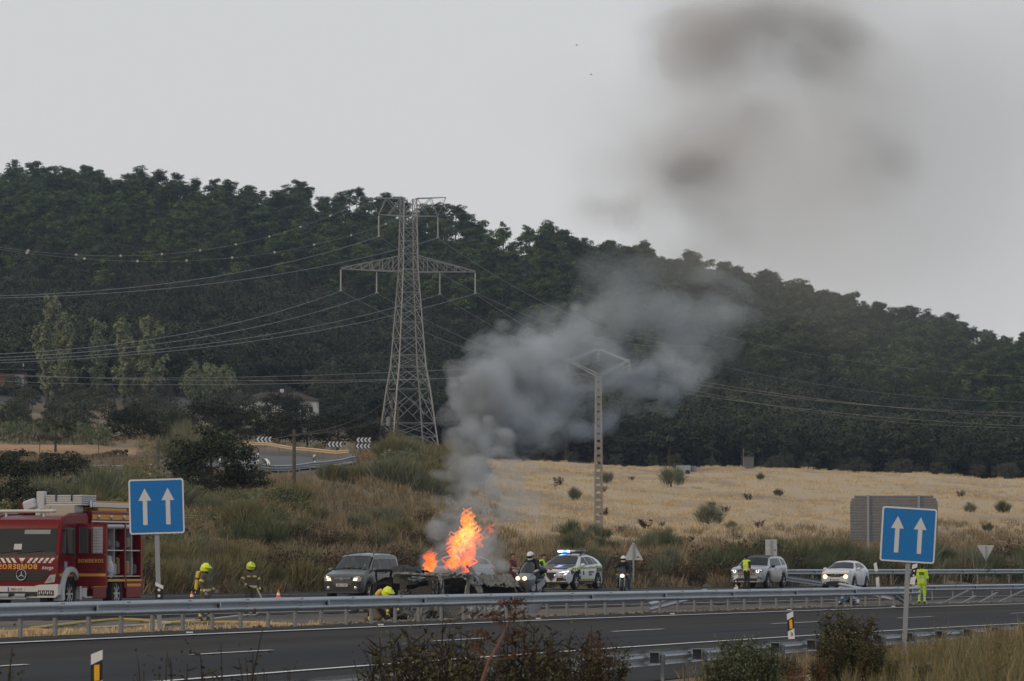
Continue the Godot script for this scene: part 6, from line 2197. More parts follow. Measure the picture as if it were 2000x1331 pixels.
func build_cars() -> void:
	var yaw := -0.356
	var chrome := mat("chrome", 0.6, 0.6, 0.6, 0.2, 0.9)
	var blk := mat("black plastic", 0.012, 0.012, 0.013, 0.6)
	var trim := mat("trim dark", 0.02, 0.02, 0.022, 0.8)
	var lamp_glass := mat("lamp glass", 0.45, 0.46, 0.48, 0.1, 0.3)
	# grey van
	var V := {"kind": "van", "h": 1.76, "top": [[2.06, 0.86], [2.0, 0.93], [1.9, 0.98], [1.25, 1.13], [1.2, 1.15], [0.5, 1.68], [0.3, 1.74], [-0.6, 1.78], [-1.75, 1.76], [-1.95, 1.66], [-2.05, 1.05]], "belt": [[2.0, 0.9], [1.2, 1.05], [-2.0, 1.1]], "hw": [[2.06, 0.7], [2.0, 0.78], [1.85, 0.84], [1.4, 0.86], [-1.8, 0.86], [-2.05, 0.78]], "sill": 0.24, "roofw": 0.66, "axf": 1.32, "axr": -1.38, "wr": 0.31, "cowl": 1.2, "rooff": 0.5, "tail": -1.95, "open": true, "mirror": [0.98, 1.14],
		"windows": [[[0.95, 1.12], [0.1, 1.12], [0.1, 1.55], [0.5, 1.55]], [[-0.06, 1.14], [-0.95, 1.14], [-0.95, 1.56], [-0.06, 1.56]], [[-1.03, 1.14], [-1.78, 1.14], [-1.72, 1.56], [-1.03, 1.56]]], "seams": [[0.98, 1.0, 0.4, 1.1], [0.02, 0.02, 0.35, 1.6], [-0.99, -0.99, 0.4, 1.6]], "handles": [[0.2, 1.02], [-0.15, 1.02]]}
	var grn := mat("van paint", 0.062, 0.073, 0.073, 0.28, 0.35)
	grn.clearcoat_enabled = true
	grn.clearcoat = 0.6
	var p := seat_ground(at(708, 1167, 181))
	var t := car("grey_van", "dark grey-green small van with lit headlights beside the burnt wreck", p, yaw, V, grn)
	face(t, "bumper", V, [[-0.8, 0.3], [0.8, 0.3], [0.8, 0.66], [0.45, 0.68], [0.4, 0.6], [-0.4, 0.6], [-0.45, 0.68], [-0.8, 0.66]], mat("grey plastic", 0.022, 0.023, 0.024, 0.65), 0.03)
	face(t, "bumper_centre", V, [[-0.37, 0.56], [0.37, 0.56], [0.42, 0.7], [-0.42, 0.7]], grn, 0.034)
	face(t, "lower_grille", V, [[-0.36, 0.36], [0.36, 0.36], [0.36, 0.5], [-0.36, 0.5]], blk, 0.037)
	face(t, "grille", V, [[-0.38, 0.765], [0.38, 0.765], [0.42, 0.84], [-0.42, 0.84]], blk, 0.02)
	for y in [0.785, 0.82]: face(t, "grille_bar", V, [[-0.36, y - 0.008], [0.36, y - 0.008], [0.36, y + 0.008], [-0.36, y + 0.008]], chrome, 0.028)
	var warm := glow("lit lamp warm", 1.0, 0.78, 0.5, 1.7)
	face(t, "headlight", V, [[0.42, 0.7], [0.76, 0.7], [0.79, 0.86], [0.68, 0.9], [0.5, 0.86]], lamp_glass, 0.02, true)
	face(t, "lit_bulb", V, [[0.47, 0.72], [0.62, 0.72], [0.64, 0.82], [0.5, 0.82]], warm, 0.028, true)
	face(t, "turn_signal", V, [[0.66, 0.81], [0.765, 0.82], [0.74, 0.865], [0.66, 0.86]], mat("amber lens", 0.7, 0.3, 0.03, 0.2), 0.028, true)
	for s in [-1, 1]:
		var g := G.new()
		g.lathe([Vector2(0, 0), Vector2(0.05, 0.005), Vector2(0.065, 0.0), Vector2(0.068, -0.03)], 12, Transform3D(Basis(Vector3.RIGHT, PI / 2), Vector3(s * 0.57, 0.43, front_z(V, 0.57, 0.43) + 0.045)))
		part(t, "fog_light", g, chrome, 40)
	var g := G.new()   # emblem: a rearing animal in outline
	var zf: float = V.top[0][0] + 0.045
	for b in [[-0.05, 0.86, -0.02, 0.78], [-0.02, 0.78, -0.06, 0.72], [-0.02, 0.79, 0.03, 0.85], [0.03, 0.85, 0.06, 0.83], [0.0, 0.8, 0.05, 0.73], [0.02, 0.8, 0.06, 0.78], [-0.05, 0.86, -0.08, 0.84]]: g.bar(Vector3(b[0], b[1] - 0.01, zf), Vector3(b[2], b[3] - 0.01, zf), 0.022, 0.02)
	part(t, "emblem", g, chrome)
	plate(t, "3023 FWP", Vector3(-0.02, 0.545, V.top[0][0] + 0.055))
	for s in [-1.0, 1.0]:
		g = G.new()
		var a: float = s * 0.56
		g.tube([Vector3(a, 1.75, 0.25), Vector3(a, 1.8, 0.1), Vector3(a, 1.815, -0.4), Vector3(a, 1.815, -1.2), Vector3(a, 1.80, -1.55), Vector3(a, 1.74, -1.68)], 0.022, 5)
		part(t, "roof_rail", g, mat("rail black", 0.03, 0.03, 0.03, 0.5), 50)
	g = G.new()
	g.tube([Vector3(0.02, 1.74, 0.32), Vector3(0.02, 1.86, 0.2)], 0.006, 4)
	part(t, "aerial", g, blk)
	flank(t, "rubbing_strip", V, [[0.9, 0.52], [-0.9, 0.52], [-0.9, 0.64], [0.9, 0.64]], mat("grey plastic"), 0.012)
	for s in [[0.36, "driver with a pale shirt sitting behind the grey van's windscreen", Color(0.3, 0.38, 0.42)], [-0.36, "passenger in dark clothes sitting beside the grey van's driver", Color(0.07, 0.07, 0.08)]]:
		var off := Basis(Vector3.UP, yaw) * Vector3(s[0], 0.38, 0.2)
		person("person", s[1], p + off, yaw, {"pelvis": Vector3(0, 0.52, -0.1), "chest": Vector3(0, 0.86, -0.2), "neck": Vector3(0, 1.04, -0.2), "head": Vector3(0, 1.19, -0.16), "sl": Vector3(0.18, 1.0, -0.18), "sr": Vector3(-0.18, 1.0, -0.18), "el": Vector3(0.24, 0.76, 0.0), "er": Vector3(-0.24, 0.76, 0.0), "wl": Vector3(0.14, 0.84, 0.24), "wr": Vector3(-0.14, 0.84, 0.24), "hl": Vector3(0.1, 0.5, -0.05), "hr": Vector3(-0.1, 0.5, -0.05), "kl": Vector3(0.12, 0.5, 0.36), "kr": Vector3(-0.12, 0.5, 0.36), "al": Vector3(0.12, 0.12, 0.5), "ar": Vector3(-0.12, 0.12, 0.5), "tl": Vector3(0.12, 0.1, 0.66), "tr": Vector3(-0.12, 0.1, 0.66)}, {"top": s[2], "leg": Color(0.03, 0.035, 0.05)})
	# police car
	var P := {"kind": "police car", "h": 1.66, "top": [[2.35, 0.84], [2.3, 0.9], [2.1, 0.98], [1.3, 1.1], [1.15, 1.13], [0.3, 1.56], [-0.05, 1.63], [-0.7, 1.66], [-1.4, 1.58], [-1.9, 1.4], [-2.2, 1.16], [-2.34, 0.95]], "belt": [[2.3, 0.86], [1.0, 1.04], [-1.2, 1.13], [-2.3, 1.08]], "hw": [[2.35, 0.66], [2.28, 0.78], [2.1, 0.88], [1.7, 0.94], [-1.6, 0.95], [-2.1, 0.88], [-2.34, 0.72]], "sill": 0.27, "roofw": 0.6, "axf": 1.43, "axr": -1.4, "wr": 0.365, "cowl": 1.15, "rooff": 0.3, "tail": -2.1, "mirror": [0.8, 1.12],
		"windows": [[[0.78, 1.1], [-0.12, 1.13], [-0.12, 1.5], [0.2, 1.48]], [[-0.2, 1.13], [-1.0, 1.17], [-0.95, 1.5], [-0.2, 1.51]], [[-1.06, 1.17], [-1.5, 1.2], [-1.3, 1.42], [-1.02, 1.48]]], "seams": [[0.95, 0.9, 0.4, 1.02], [-0.16, -0.16, 0.35, 1.1], [-1.05, -1.15, 0.6, 1.12]], "handles": [[0.05, 1.0], [-0.85, 1.03]]}
	var white := mat("car white", 0.56, 0.57, 0.6, 0.25)
	white.clearcoat_enabled = true
	var pgreen := mat("police dark", 0.014, 0.02, 0.018, 0.35)
	pgreen.metallic_specular = 0.3
	p = seat_ground(at(1112, 1152, 217))
	t = car("police_car", "white and dark green police car with a flashing blue light bar on the far carriageway", p, yaw - 0.03, P, white)
	lid(t, "dark_bonnet", P, 2.24, 1.17, 0.97, pgreen)
	lid(t, "dark_roof", P, 0.28, -1.85, 1.0, pgreen)
	lid(t, "white_roof_patch", P, 0.22, -0.15, 0.2, white, 0.014, -0.33)
	lid(t, "white_roof_patch", P, 0.22, -0.15, 0.2, white, 0.014, 0.33)
	lid(t, "white_bonnet_stripe", P, 2.05, 1.3, 0.13, white, 0.014, 0.12)
	flank(t, "dark_wing", P, [[2.02, 0.72], [1.85, 0.62], [1.0, 0.45], [0.93, 0.45], [0.93, 1.0], [2.02, 0.9]], pgreen)
	flank(t, "dark_rear_quarter", P, [[-1.12, 0.85], [-1.75, 0.84], [-1.95, 0.5], [-2.2, 0.5], [-2.2, 1.05], [-1.15, 1.1]], pgreen)
	flank(t, "sill_strip", P, [[0.95, 0.29], [-0.95, 0.29], [-0.95, 0.38], [0.95, 0.38]], blk, 0.008)
	var yel := mat("checker yellow", 0.6, 0.72, 0.12, 0.5)
	flank(t, "checker_band", P, [[1.9, 0.9], [-2.0, 1.0], [-2.0, 1.09], [1.9, 0.99]], yel, 0.01)
	for i in 19:
		var z := 1.85 - i * 0.2
		var y := 0.905 + i * 0.0052
		flank(t, "dark_square", P, [[z, y], [z - 0.1, y + 0.003], [z - 0.1, y + 0.047], [z, y + 0.044]], pgreen, 0.013)
		flank(t, "dark_square", P, [[z - 0.1, y + 0.045], [z - 0.2, y + 0.048], [z - 0.2, y + 0.09], [z - 0.1, y + 0.088]], pgreen, 0.013)
	flank(t, "checker_band", P, [[0.9, 0.39], [-0.9, 0.39], [-0.9, 0.48], [0.9, 0.48]], yel, 0.01)
	for i in 9:
		var z := 0.85 - i * 0.2
		flank(t, "dark_square", P, [[z, 0.392], [z - 0.1, 0.392], [z - 0.1, 0.478], [z, 0.478]], pgreen, 0.013)
	flank(t, "door_badge", P, [[0.62, 0.66], [0.5, 0.66], [0.47, 0.76], [0.5, 0.86], [0.62, 0.86], [0.65, 0.76]], pgreen, 0.012)
	text(t, "door_lettering", "GUARDIA CIVIL", 0.12, pgreen, Transform3D(Basis(Vector3.UP, PI / 2), Vector3(0.962, 0.8, -0.42)), true, 0.004, 0.8)
	text(t, "door_lettering", "TRAFICO", 0.12, pgreen, Transform3D(Basis(Vector3.UP, PI / 2), Vector3(0.962, 0.68, -0.3)), true, 0.004, 0.8)
	face(t, "shield_grille", P, [[0, 0.38], [0.2, 0.62], [0.24, 0.78], [-0.24, 0.78], [-0.2, 0.62]], blk, 0.02)
	for b in [[0, 0.37, 0.21, 0.62], [0.21, 0.62, 0.25, 0.79], [0, 0.37, -0.21, 0.62], [-0.21, 0.62, -0.25, 0.79]]:
		g = G.new()
		g.bar(Vector3(b[0], b[1], 2.375), Vector3(b[2], b[3], 2.375), 0.025, 0.025, Vector3.BACK)
		part(t, "grille_trim", g, chrome)
	g = G.new()
	g.lathe([Vector2(0, 0), Vector2(0.05, 0), Vector2(0.05, 0.015), Vector2(0, 0.02)], 12, Transform3D(Basis(Vector3.RIGHT, PI / 2), Vector3(0, 0.83, 2.33)))
	part(t, "emblem", g, chrome, 40)
	face(t, "lower_intake", P, [[0.26, 0.36], [0.74, 0.4], [0.78, 0.56], [0.6, 0.6], [0.3, 0.54]], blk, 0.014, true)
	face(t, "lower_lip", P, [[-0.78, 0.28], [0.78, 0.28], [0.8, 0.34], [-0.8, 0.34]], blk, 0.025)
	face(t, "headlight", P, [[0.34, 0.74], [0.72, 0.66], [0.83, 0.72], [0.84, 0.84], [0.6, 0.8]], mat("lamp dark", 0.05, 0.05, 0.055, 0.1), 0.014, true)
	var cold := glow("lit lamp cold", 0.95, 0.97, 1.0, 1.6)
	face(t, "running_light", P, [[0.36, 0.745], [0.6, 0.765], [0.83, 0.82], [0.83, 0.86], [0.58, 0.81]], cold, 0.02, true)
	face(t, "running_light", P, [[0.6, 0.7], [0.7, 0.665], [0.83, 0.76], [0.79, 0.78], [0.68, 0.72]], cold, 0.02, true)
	plate(t, "PGC 4586", Vector3(0.42, 0.6, 2.4))
	var blue := glow("blue beacon", 0.12, 0.28, 1.0, 3.0)
	var bluew := glow("blue beacon core", 0.6, 0.8, 1.0, 3.0)
	g = G.new()
	g.cbx(Vector3(0.2, 0.63, 2.385), Vector3(0.06, 0.09, 0.03), 0.01)
	part(t, "grille_beacon", g, bluew)
	g = G.new()
	g.bx(Vector3(0, 1.7, -0.35), Vector3(1.0, 0.05, 0.16))
	g.bx(Vector3(0.45, 1.66, -0.35), Vector3(0.05, 0.1, 0.1)); g.bx(Vector3(-0.45, 1.66, -0.35), Vector3(0.05, 0.1, 0.1))
	var bar := part(t, "light_bar", g, blk)
	var seg := [[-0.58, 0.22, bluew], [-0.34, 0.2, blue], [-0.16, 0.12, bluew], [0.05, 0.26, mat("beacon clear", 0.55, 0.6, 0.68, 0.2)], [0.3, 0.2, mat("beacon smoke", 0.12, 0.15, 0.2, 0.2)], [0.55, 0.24, mat("beacon blue off", 0.05, 0.09, 0.16, 0.2)]]
	for s in seg:
		g = G.new()
		g.cbx(Vector3(s[0], 1.775, -0.35), Vector3(s[1], 0.1, 0.28), 0.03)
		part(bar, "beacon", g, s[2])
	var lamp := OmniLight3D.new()
	lamp.name = "beacon_light"
	lamp.position = p + Basis(Vector3.UP, yaw) * Vector3(-0.45, 1.80, -0.1)
	lamp.light_color = Color(0.25, 0.45, 1.0)
	lamp.light_energy = 0.12
	lamp.light_size = 0.15
	lamp.omni_range = 15.0
	lamp.omni_attenuation = 2.0
	lamp.shadow_enabled = true
	add_child(lamp)
	# silver off-roader
	var D := {"kind": "car", "h": 1.70, "top": [[2.3, 0.98], [2.24, 1.03], [2.1, 1.07], [1.2, 1.15], [1.1, 1.17], [0.4, 1.6], [0.1, 1.67], [-0.6, 1.71], [-1.7, 1.68], [-2.05, 1.58], [-2.24, 1.2], [-2.3, 0.9]], "belt": [[2.2, 1.0], [1.0, 1.08], [-1.5, 1.14], [-2.2, 1.16]], "hw": [[2.3, 0.7], [2.22, 0.82], [2.05, 0.9], [1.7, 0.945], [-1.7, 0.945], [-2.1, 0.9], [-2.3, 0.78]], "sill": 0.29, "roofw": 0.65, "axf": 1.38, "axr": -1.38, "wr": 0.365, "cowl": 1.12, "rooff": 0.4, "tail": -2.1, "mirror": [0.85, 1.13], "mirror_mat": blk,
		"windows": [[[0.8, 1.13], [-0.05, 1.15], [-0.05, 1.52], [0.34, 1.52]], [[-0.13, 1.15], [-0.98, 1.17], [-1.1, 1.54], [-0.13, 1.54]], [[-1.2, 1.18], [-1.95, 1.22], [-1.85, 1.48], [-1.3, 1.53]]], "seams": [[0.95, 0.92, 0.4, 1.05], [-0.09, -0.09, 0.35, 1.12], [-1.02, -1.12, 0.6, 1.14]], "handles": [[0.1, 1.02], [-0.85, 1.04]]}
	var silver := mat("car silver", 0.36, 0.38, 0.41, 0.3, 0.55)
	silver.clearcoat_enabled = true
	p = seat_ground(at(1483, 1148, 242))
	t = car("silver_offroader", "silver off-road car with ring-shaped daytime lights beside the standing officer", p, yaw, D, silver)
	lid(t, "dark_roof", D, 0.38, -1.9, 0.98, blk)
	face(t, "grille", D, [[-0.42, 0.76], [0.42, 0.76], [0.48, 0.93], [-0.48, 0.93]], blk, 0.012)
	for y in [0.8, 0.86]: face(t, "grille_bar", D, [[-0.4, y - 0.012], [0.4, y - 0.012], [0.4, y + 0.012], [-0.4, y + 0.012]], silver, 0.02)
	face(t, "intake", D, [[-0.5, 0.66], [0.5, 0.66], [0.5, 0.7], [-0.5, 0.7]], blk, 0.012)
	face(t, "lower_intake", D, [[-0.56, 0.36], [0.56, 0.36], [0.62, 0.5], [-0.62, 0.5]], blk, 0.014)
	face(t, "skid_plate", D, [[-0.5, 0.3], [0.5, 0.3], [0.52, 0.36], [-0.52, 0.36]], silver, 0.03)
	face(t, "fog_recess", D, [[0.64, 0.46], [0.8, 0.44], [0.86, 0.6], [0.62, 0.62]], blk, 0.014, true)
	face(t, "fog_light", D, [[0.68, 0.54], [0.78, 0.53], [0.79, 0.57], [0.68, 0.58]], lamp_glass, 0.02, true)
	face(t, "headlight", D, [[0.5, 0.8], [0.82, 0.82], [0.87, 0.95], [0.5, 0.94]], mat("lamp dark"), 0.012, true)
	for s in [-1.0, 1.0]:
		for k in 12:
			var a := TAU * k / 12.0
			var b := TAU * (k + 1) / 12.0
			if k == 2 or k == 3: continue
			g = G.new()
			var cx := 0.62
			var z := front_z(D, cx, 0.87) + 0.03
			g.bar(Vector3(s * (cx + 0.07 * cos(a)), 0.87 + 0.07 * sin(a), z), Vector3(s * (cx + 0.07 * cos(b)), 0.87 + 0.07 * sin(b), z), 0.028, 0.02, Vector3.BACK)
			part(t, "ring_light", g, cold)
		g = G.new()
		var z2 := front_z(D, 0.78, 0.9) + 0.03
		g.bar(Vector3(s * 0.7, 0.93, z2 + 0.03), Vector3(s * 0.83, 0.91, z2 - 0.04), 0.03, 0.02)
		part(t, "ring_light", g, cold)
	plate(t, "8214 KJV", Vector3(-0.05, 0.58, 2.33))
	text(t, "bonnet_lettering", "DISCOVERY", 0.085, chrome, Transform3D(Basis(), Vector3(0, 0.975, 2.315)), true, 0.01, 1.6)
	# white crossover
	var N := {"kind": "car", "h": 1.56, "top": [[2.06, 0.88], [2.02, 0.95], [1.85, 1.02], [1.05, 1.14], [0.98, 1.15], [0.25, 1.48], [-0.1, 1.55], [-0.7, 1.56], [-1.3, 1.46], [-1.75, 1.22], [-1.98, 1.0], [-2.06, 0.8]], "belt": [[2.0, 0.9], [1.0, 1.05], [-1.0, 1.14], [-2.0, 1.0]], "hw": [[2.06, 0.66], [2.0, 0.74], [1.8, 0.84], [1.3, 0.885], [0.3, 0.85], [-0.5, 0.85], [-1.3, 0.885], [-1.8, 0.82], [-2.06, 0.66]], "sill": 0.26, "roofw": 0.55, "axf": 1.27, "axr": -1.26, "wr": 0.34, "cowl": 1.0, "rooff": 0.25, "tail": -1.9, "mirror": [0.72, 1.12],
		"windows": [[[0.68, 1.1], [-0.12, 1.13], [-0.12, 1.44], [0.16, 1.42]], [[-0.2, 1.13], [-0.95, 1.2], [-0.8, 1.41], [-0.2, 1.45]]], "seams": [[0.82, 0.8, 0.4, 1.05], [-0.16, -0.16, 0.35, 1.1], [-0.92, -1.05, 0.6, 1.15]], "handles": [[0.0, 1.0]]}
	p = seat_ground(at(1651, 1146, 247))
	t = car("white_crossover", "white crossover car with round lit lamps near the end of the farthest guardrail", p, yaw + 0.02, N, white)
	face(t, "grille", N, [[-0.2, 0.7], [0.2, 0.7], [0.62, 0.8], [0.66, 0.87], [-0.66, 0.87], [-0.62, 0.8]], blk, 0.012)
	for s in [-1.0, 1.0]:
		g = G.new()
		g.bar(Vector3(s * 0.13, 0.7, 2.085), Vector3(s * 0.21, 0.86, 2.085), 0.02, 0.02, Vector3.BACK)
		part(t, "grille_trim", g, chrome)
		for d in [[0.56, 0.72, warm, 0.115, 0.02], [0.55, 0.36, lamp_glass, 0.045, 0.02]]:
			g = G.new()
			g.lathe([Vector2(0, 0.02), Vector2(d[3] * 0.6, 0.016), Vector2(d[3], 0.0), Vector2(d[3], -0.05)], 14, Transform3D(Basis(Vector3.RIGHT, PI / 2), Vector3(s * d[0], d[1], front_z(N, d[0], d[1]) + d[4])))
			part(t, "round_lamp", g, d[2], 40)
		g = G.new()
		g.ell(Vector3(s * 0.7, 1.0, 1.68), Vector3(0.08, 0.05, 0.2), 8, 6, Basis(Vector3.UP, s * 0.45))
		part(t, "wing_lamp", g, lamp_glass, 60)
	g = G.new()
	g.lathe([Vector2(0.045, 0), Vector2(0.055, 0.015), Vector2(0.065, 0)], 14, Transform3D(Basis(Vector3.RIGHT, PI / 2), Vector3(0, 0.8, 2.085)))
	g.bx(Vector3(0, 0.8, 2.095), Vector3(0.17, 0.025, 0.015))
	part(t, "emblem", g, chrome)
	face(t, "lower_intake", N, [[-0.74, 0.27], [0.74, 0.27], [0.62, 0.42], [0.3, 0.47], [-0.3, 0.47], [-0.62, 0.42]], blk, 0.02)
	plate(t, "7364 HGT", Vector3(-0.02, 0.545, 2.085))
	# pale car in the smoke, seen from behind
	var Q := {"kind": "car", "h": 1.58, "top": [[2.2, 0.8], [2.1, 0.95], [1.1, 1.1], [1.0, 1.12], [0.2, 1.52], [-0.2, 1.58], [-1.2, 1.55], [-1.7, 1.44], [-2.05, 1.1], [-2.15, 0.95]], "belt": [[2.1, 0.9], [1.0, 1.02], [-2.1, 1.08]], "hw": [[2.2, 0.66], [2.05, 0.85], [1.6, 0.91], [-1.6, 0.91], [-2.0, 0.86], [-2.15, 0.76]], "sill": 0.27, "roofw": 0.58, "axf": 1.35, "axr": -1.3, "wr": 0.34, "cowl": 1.0, "rooff": 0.2, "tail": -2.0, "mirror": [0.8, 1.1],
		"windows": [[[0.7, 1.08], [-0.1, 1.1], [-0.1, 1.45], [0.15, 1.44]], [[-0.18, 1.1], [-1.0, 1.12], [-0.95, 1.46], [-0.18, 1.46]], [[-1.08, 1.13], [-1.6, 1.16], [-1.4, 1.4], [-1.05, 1.44]]]}
	p = seat_ground(at(893, 1150, 203))
	t = car("pale_car", "pale silver car seen from behind through the smoke right of the flames", p, PI + 0.45, Q, silver)
	g = G.new()
	var rr := []
	for i in 5:
		var row := []
		for k in 7:
			var z := lerpf(-1.74, -1.99, i / 4.0)
			var h := half_section(Q, z)
			row.append(Vector3(lerpf(-1, 1, k / 6.0) * h[4].x * 0.86, roof_y(Q, lerpf(-1, 1, k / 6.0) * h[4].x * 0.86, z) + 0.01, z - 0.012))
		rr.append(row)
	g.grid(rr)
	part(t, "rear_window", g, mat("car glass"), 40)
	for s in [-1.0, 1.0]:
		g = G.new()
		g.ell(Vector3(s * 0.7, 0.92, -2.08), Vector3(0.17, 0.11, 0.08), 10, 7)
		var tl := part(t, "tail_light", g, mat("tail red", 0.35, 0.02, 0.02, 0.2), 60)
		g = G.new()
		g.ell(Vector3(s * 0.66, 0.9, -2.15), Vector3(0.05, 0.05, 0.03), 8, 6)
		part(tl, "reversing_lens", g, mat("lens white", 0.7, 0.6, 0.58, 0.2), 60)
	g = G.new()
	g.cbx(Vector3(0, 0.75, -2.16), Vector3(0.52, 0.11, 0.02), 0.004)
	part(t, "number_plate", g, mat("plate white"))

func build_truck() -> void:
	var red := mat("fire red", 0.15, 0.005, 0.009, 0.35, 0, ntex(71, 0.02, 0.85, 1.0, 3), 0.5)
	red.metallic_specular = 0.32
	var white := mat("truck white", 0.52, 0.53, 0.55, 0.4)
	var blk := mat("black plastic")
	var amber := mat("stripe amber", 0.55, 0.25, 0.02, 0.5)
	var alu := mat("shutter alu", 0.42, 0.43, 0.45, 0.4, 0.4)
	var chk := mat("checker plate", 0.42, 0.41, 0.39, 0.4, 0.6, ntex(72, 0.16, 0.55, 1.0, 2), 3.0)
	var chrome := mat("chrome")
	var glass := mat("truck glass", 0.026, 0.036, 0.042, 0.08)
	glass.metallic_specular = 0.35
	var dark := mat("locker inside", 0.02, 0.019, 0.019, 0.8)
	var p := seat_ground(Vector3(-14.4, 0, -148.5))
	var t := thing("fire_engine", "red fire engine with a white bumper and open rear cab door at the left edge", "fire engine", p, -0.345)
	t.scale = Vector3(1.1, 1.11, 0.9)
	var g := G.new()
	# cab shell: side outline pushed across, with a raked windscreen
	var prof := PackedVector2Array([Vector2(3.5, 0.72), Vector2(3.52, 1.42), Vector2(3.46, 1.62), Vector2(3.18, 2.42), Vector2(3.02, 2.62), Vector2(2.6, 2.72), Vector2(1.15, 2.76), Vector2(1.0, 2.7), Vector2(1.0, 0.62), Vector2(2.02, 0.62), Vector2(2.1, 0.9), Vector2(2.3, 1.14), Vector2(2.6, 1.2), Vector2(2.9, 1.14), Vector2(3.1, 0.9), Vector2(3.16, 0.72)])
	var at_side := Transform3D(Basis(Vector3(0, 0, 1), Vector3.UP, Vector3(-1, 0, 0)), Vector3(1.14, 0, 0))
	g.prism(prof, 2.28, at_side)
	var cab := part(t, "cab", g, red, 20)
	g = G.new()
	for s in [-1.0, 1.0]: g.tube([Vector3(s * 1.1, 1.6, 3.44), Vector3(s * 1.08, 2.42, 3.16), Vector3(s * 1.05, 2.62, 2.98), Vector3(s * 1.06, 2.74, 2.4), Vector3(s * 1.07, 2.76, 1.1)], 0.07, 6)
	part(cab, "roof_edge", g, red, 50)
	var fnf := func(x: float, y: float) -> Vector3:   # the cab's front
		var z := 3.51
		if y > 1.62: z = lerpf(3.46, 3.18, (y - 1.62) / 0.8)
		elif y > 1.42: z = lerpf(3.52, 3.46, (y - 1.42) / 0.2)
		else: z = lerpf(3.5, 3.52, (y - 0.72) / 0.7)
		return Vector3(x, y, z)
	var fp := func(called: String, pts: Array, m: Material, proud: float, par: Node3D) -> MeshInstance3D:
		var poly := PackedVector2Array()
		for q in pts: poly.append(Vector2(q[0], q[1]))
		var k := G.new()
		k.patch(poly, fnf, proud)
		return part(par, called, k, m, 30)
	fp.call("windscreen", [[-1.03, 1.68], [1.03, 1.68], [1.0, 2.36], [-1.0, 2.36]], glass, 0.01, t)
	fp.call("windscreen_seal", [[-1.08, 1.56], [1.08, 1.56], [1.08, 1.68], [-1.08, 1.68]], blk, 0.008, t)
	fp.call("sun_visor_panel", [[-0.02, 2.2], [0.8, 2.2], [0.8, 2.32], [-0.02, 2.32]], mat("visor pale", 0.2, 0.22, 0.23, 0.6), 0.014, t)
	fp.call("dash_paper", [[-0.3, 1.76], [-0.05, 1.76], [-0.06, 1.92], [-0.3, 1.92]], mat("paper", 0.45, 0.47, 0.46, 0.7), 0.013, t)
	for x in [-0.85, -0.15]:
		g = G.new()
		g.tube([Vector3(x, 1.66, 3.48), Vector3(x + 0.75, 1.73, 3.46)], 0.014, 4)
		part(t, "wiper", g, blk)
	for i in 6:   # white chevron slashes below the windscreen, and one white point in the middle
		for s in [-1.0, 1.0]:
			var x: float = s * (0.2 + i * 0.17)
			if absf(x) > 1.0: continue
			fp.call("white_slash", [[x - 0.045, 1.38], [x + 0.045, 1.38], [x + s * 0.11 + 0.045, 1.52], [x + s * 0.11 - 0.045, 1.52]], white, 0.006, t)
	fp.call("white_slash", [[0, 1.38], [0.1, 1.52], [-0.1, 1.52]], white, 0.006, t)
	text(t, "mirrored_lettering", "BOMBEROS", 0.2, mat("letter yellow", 0.6, 0.33, 0.06, 0.5), Transform3D(Basis(Vector3.UP, PI), Vector3(-0.12, 1.275, 3.525)), true, 0.012, 1.15)
	text(t, "small_lettering", "Atego", 0.12, white, Transform3D(Basis(Vector3.BACK, 0.0), Vector3(0.82, 1.24, 3.525)), true, 0.008, 1.1)
	fp.call("grille", [[-0.95, 0.86], [0.62, 0.86], [0.8, 1.0], [0.9, 1.16], [-0.98, 1.16]], blk, 0.012, t)
	for i in 3: fp.call("grille_bar", [[-0.92, 0.9 + i * 0.085], [0.66 + i * 0.06, 0.9 + i * 0.085], [0.66 + i * 0.06, 0.925 + i * 0.085], [-0.92, 0.925 + i * 0.085]], mat("grey plastic"), 0.03, t)
	# round emblem: ring and three-pointed star
	g = G.new()
	var ring := []
	for i in 25: ring.append(Vector3(0.15 * cos(TAU * i / 24.0), 1.04 + 0.15 * sin(TAU * i / 24.0), 3.56))
	g.tube(ring, 0.013, 6, false)
	for i in 3:
		var a := PI / 2 + TAU * i / 3.0
		var c := Vector3(0, 1.04, 3.56)
		var d := Vector3(cos(a), sin(a), 0)
		var e := Vector3(-sin(a), cos(a), 0) * 0.022
		g.tri(c + e, c - d * 0.01, c + d * 0.145); g.tri(c - d * 0.01, c - e, c + d * 0.145)
		g.tri(c + e + Vector3(0, 0, -0.01), c + d * 0.145, c - e + Vector3(0, 0, -0.01))
	part(t, "emblem", g, chrome, 40)
	for s in [-1.0, 1.0]:
		fp.call("headlight", [[s * 0.72, 0.8], [s * 1.04, 0.84], [s * 1.08, 1.06], [s * 0.9, 1.04]], mat("lamp glass"), 0.03, t)
		fp.call("headlight_bowl", [[s * 0.82, 0.85], [s * 0.94, 0.86], [s * 0.95, 0.97], [s * 0.84, 0.96]], chrome, 0.04, t)
	# white bumper, plate, winch
	g = G.new()
	g.prism(PackedVector2Array([Vector2(-1.2, 0.34), Vector2(1.12, 0.34), Vector2(1.2, 0.42), Vector2(1.2, 0.72), Vector2(0.6, 0.7), Vector2(0.45, 0.66), Vector2(-1.2, 0.66)]), 0.42, Transform3D(Basis(), Vector3(0, 0.06, 3.24)))
	var bump := part(t, "bumper", g, white)
	g = G.new()
	g.bx(Vector3(-0.2, 0.5, 3.665), Vector3(1.5, 0.13, 0.02))
	part(bump, "slot", g, blk)
	g = G.new()
	g.cbx(Vector3(0.82, 0.53, 3.665), Vector3(0.5, 0.15, 0.02), 0.006)
	var badge := part(bump, "lamp_grille", g, blk)
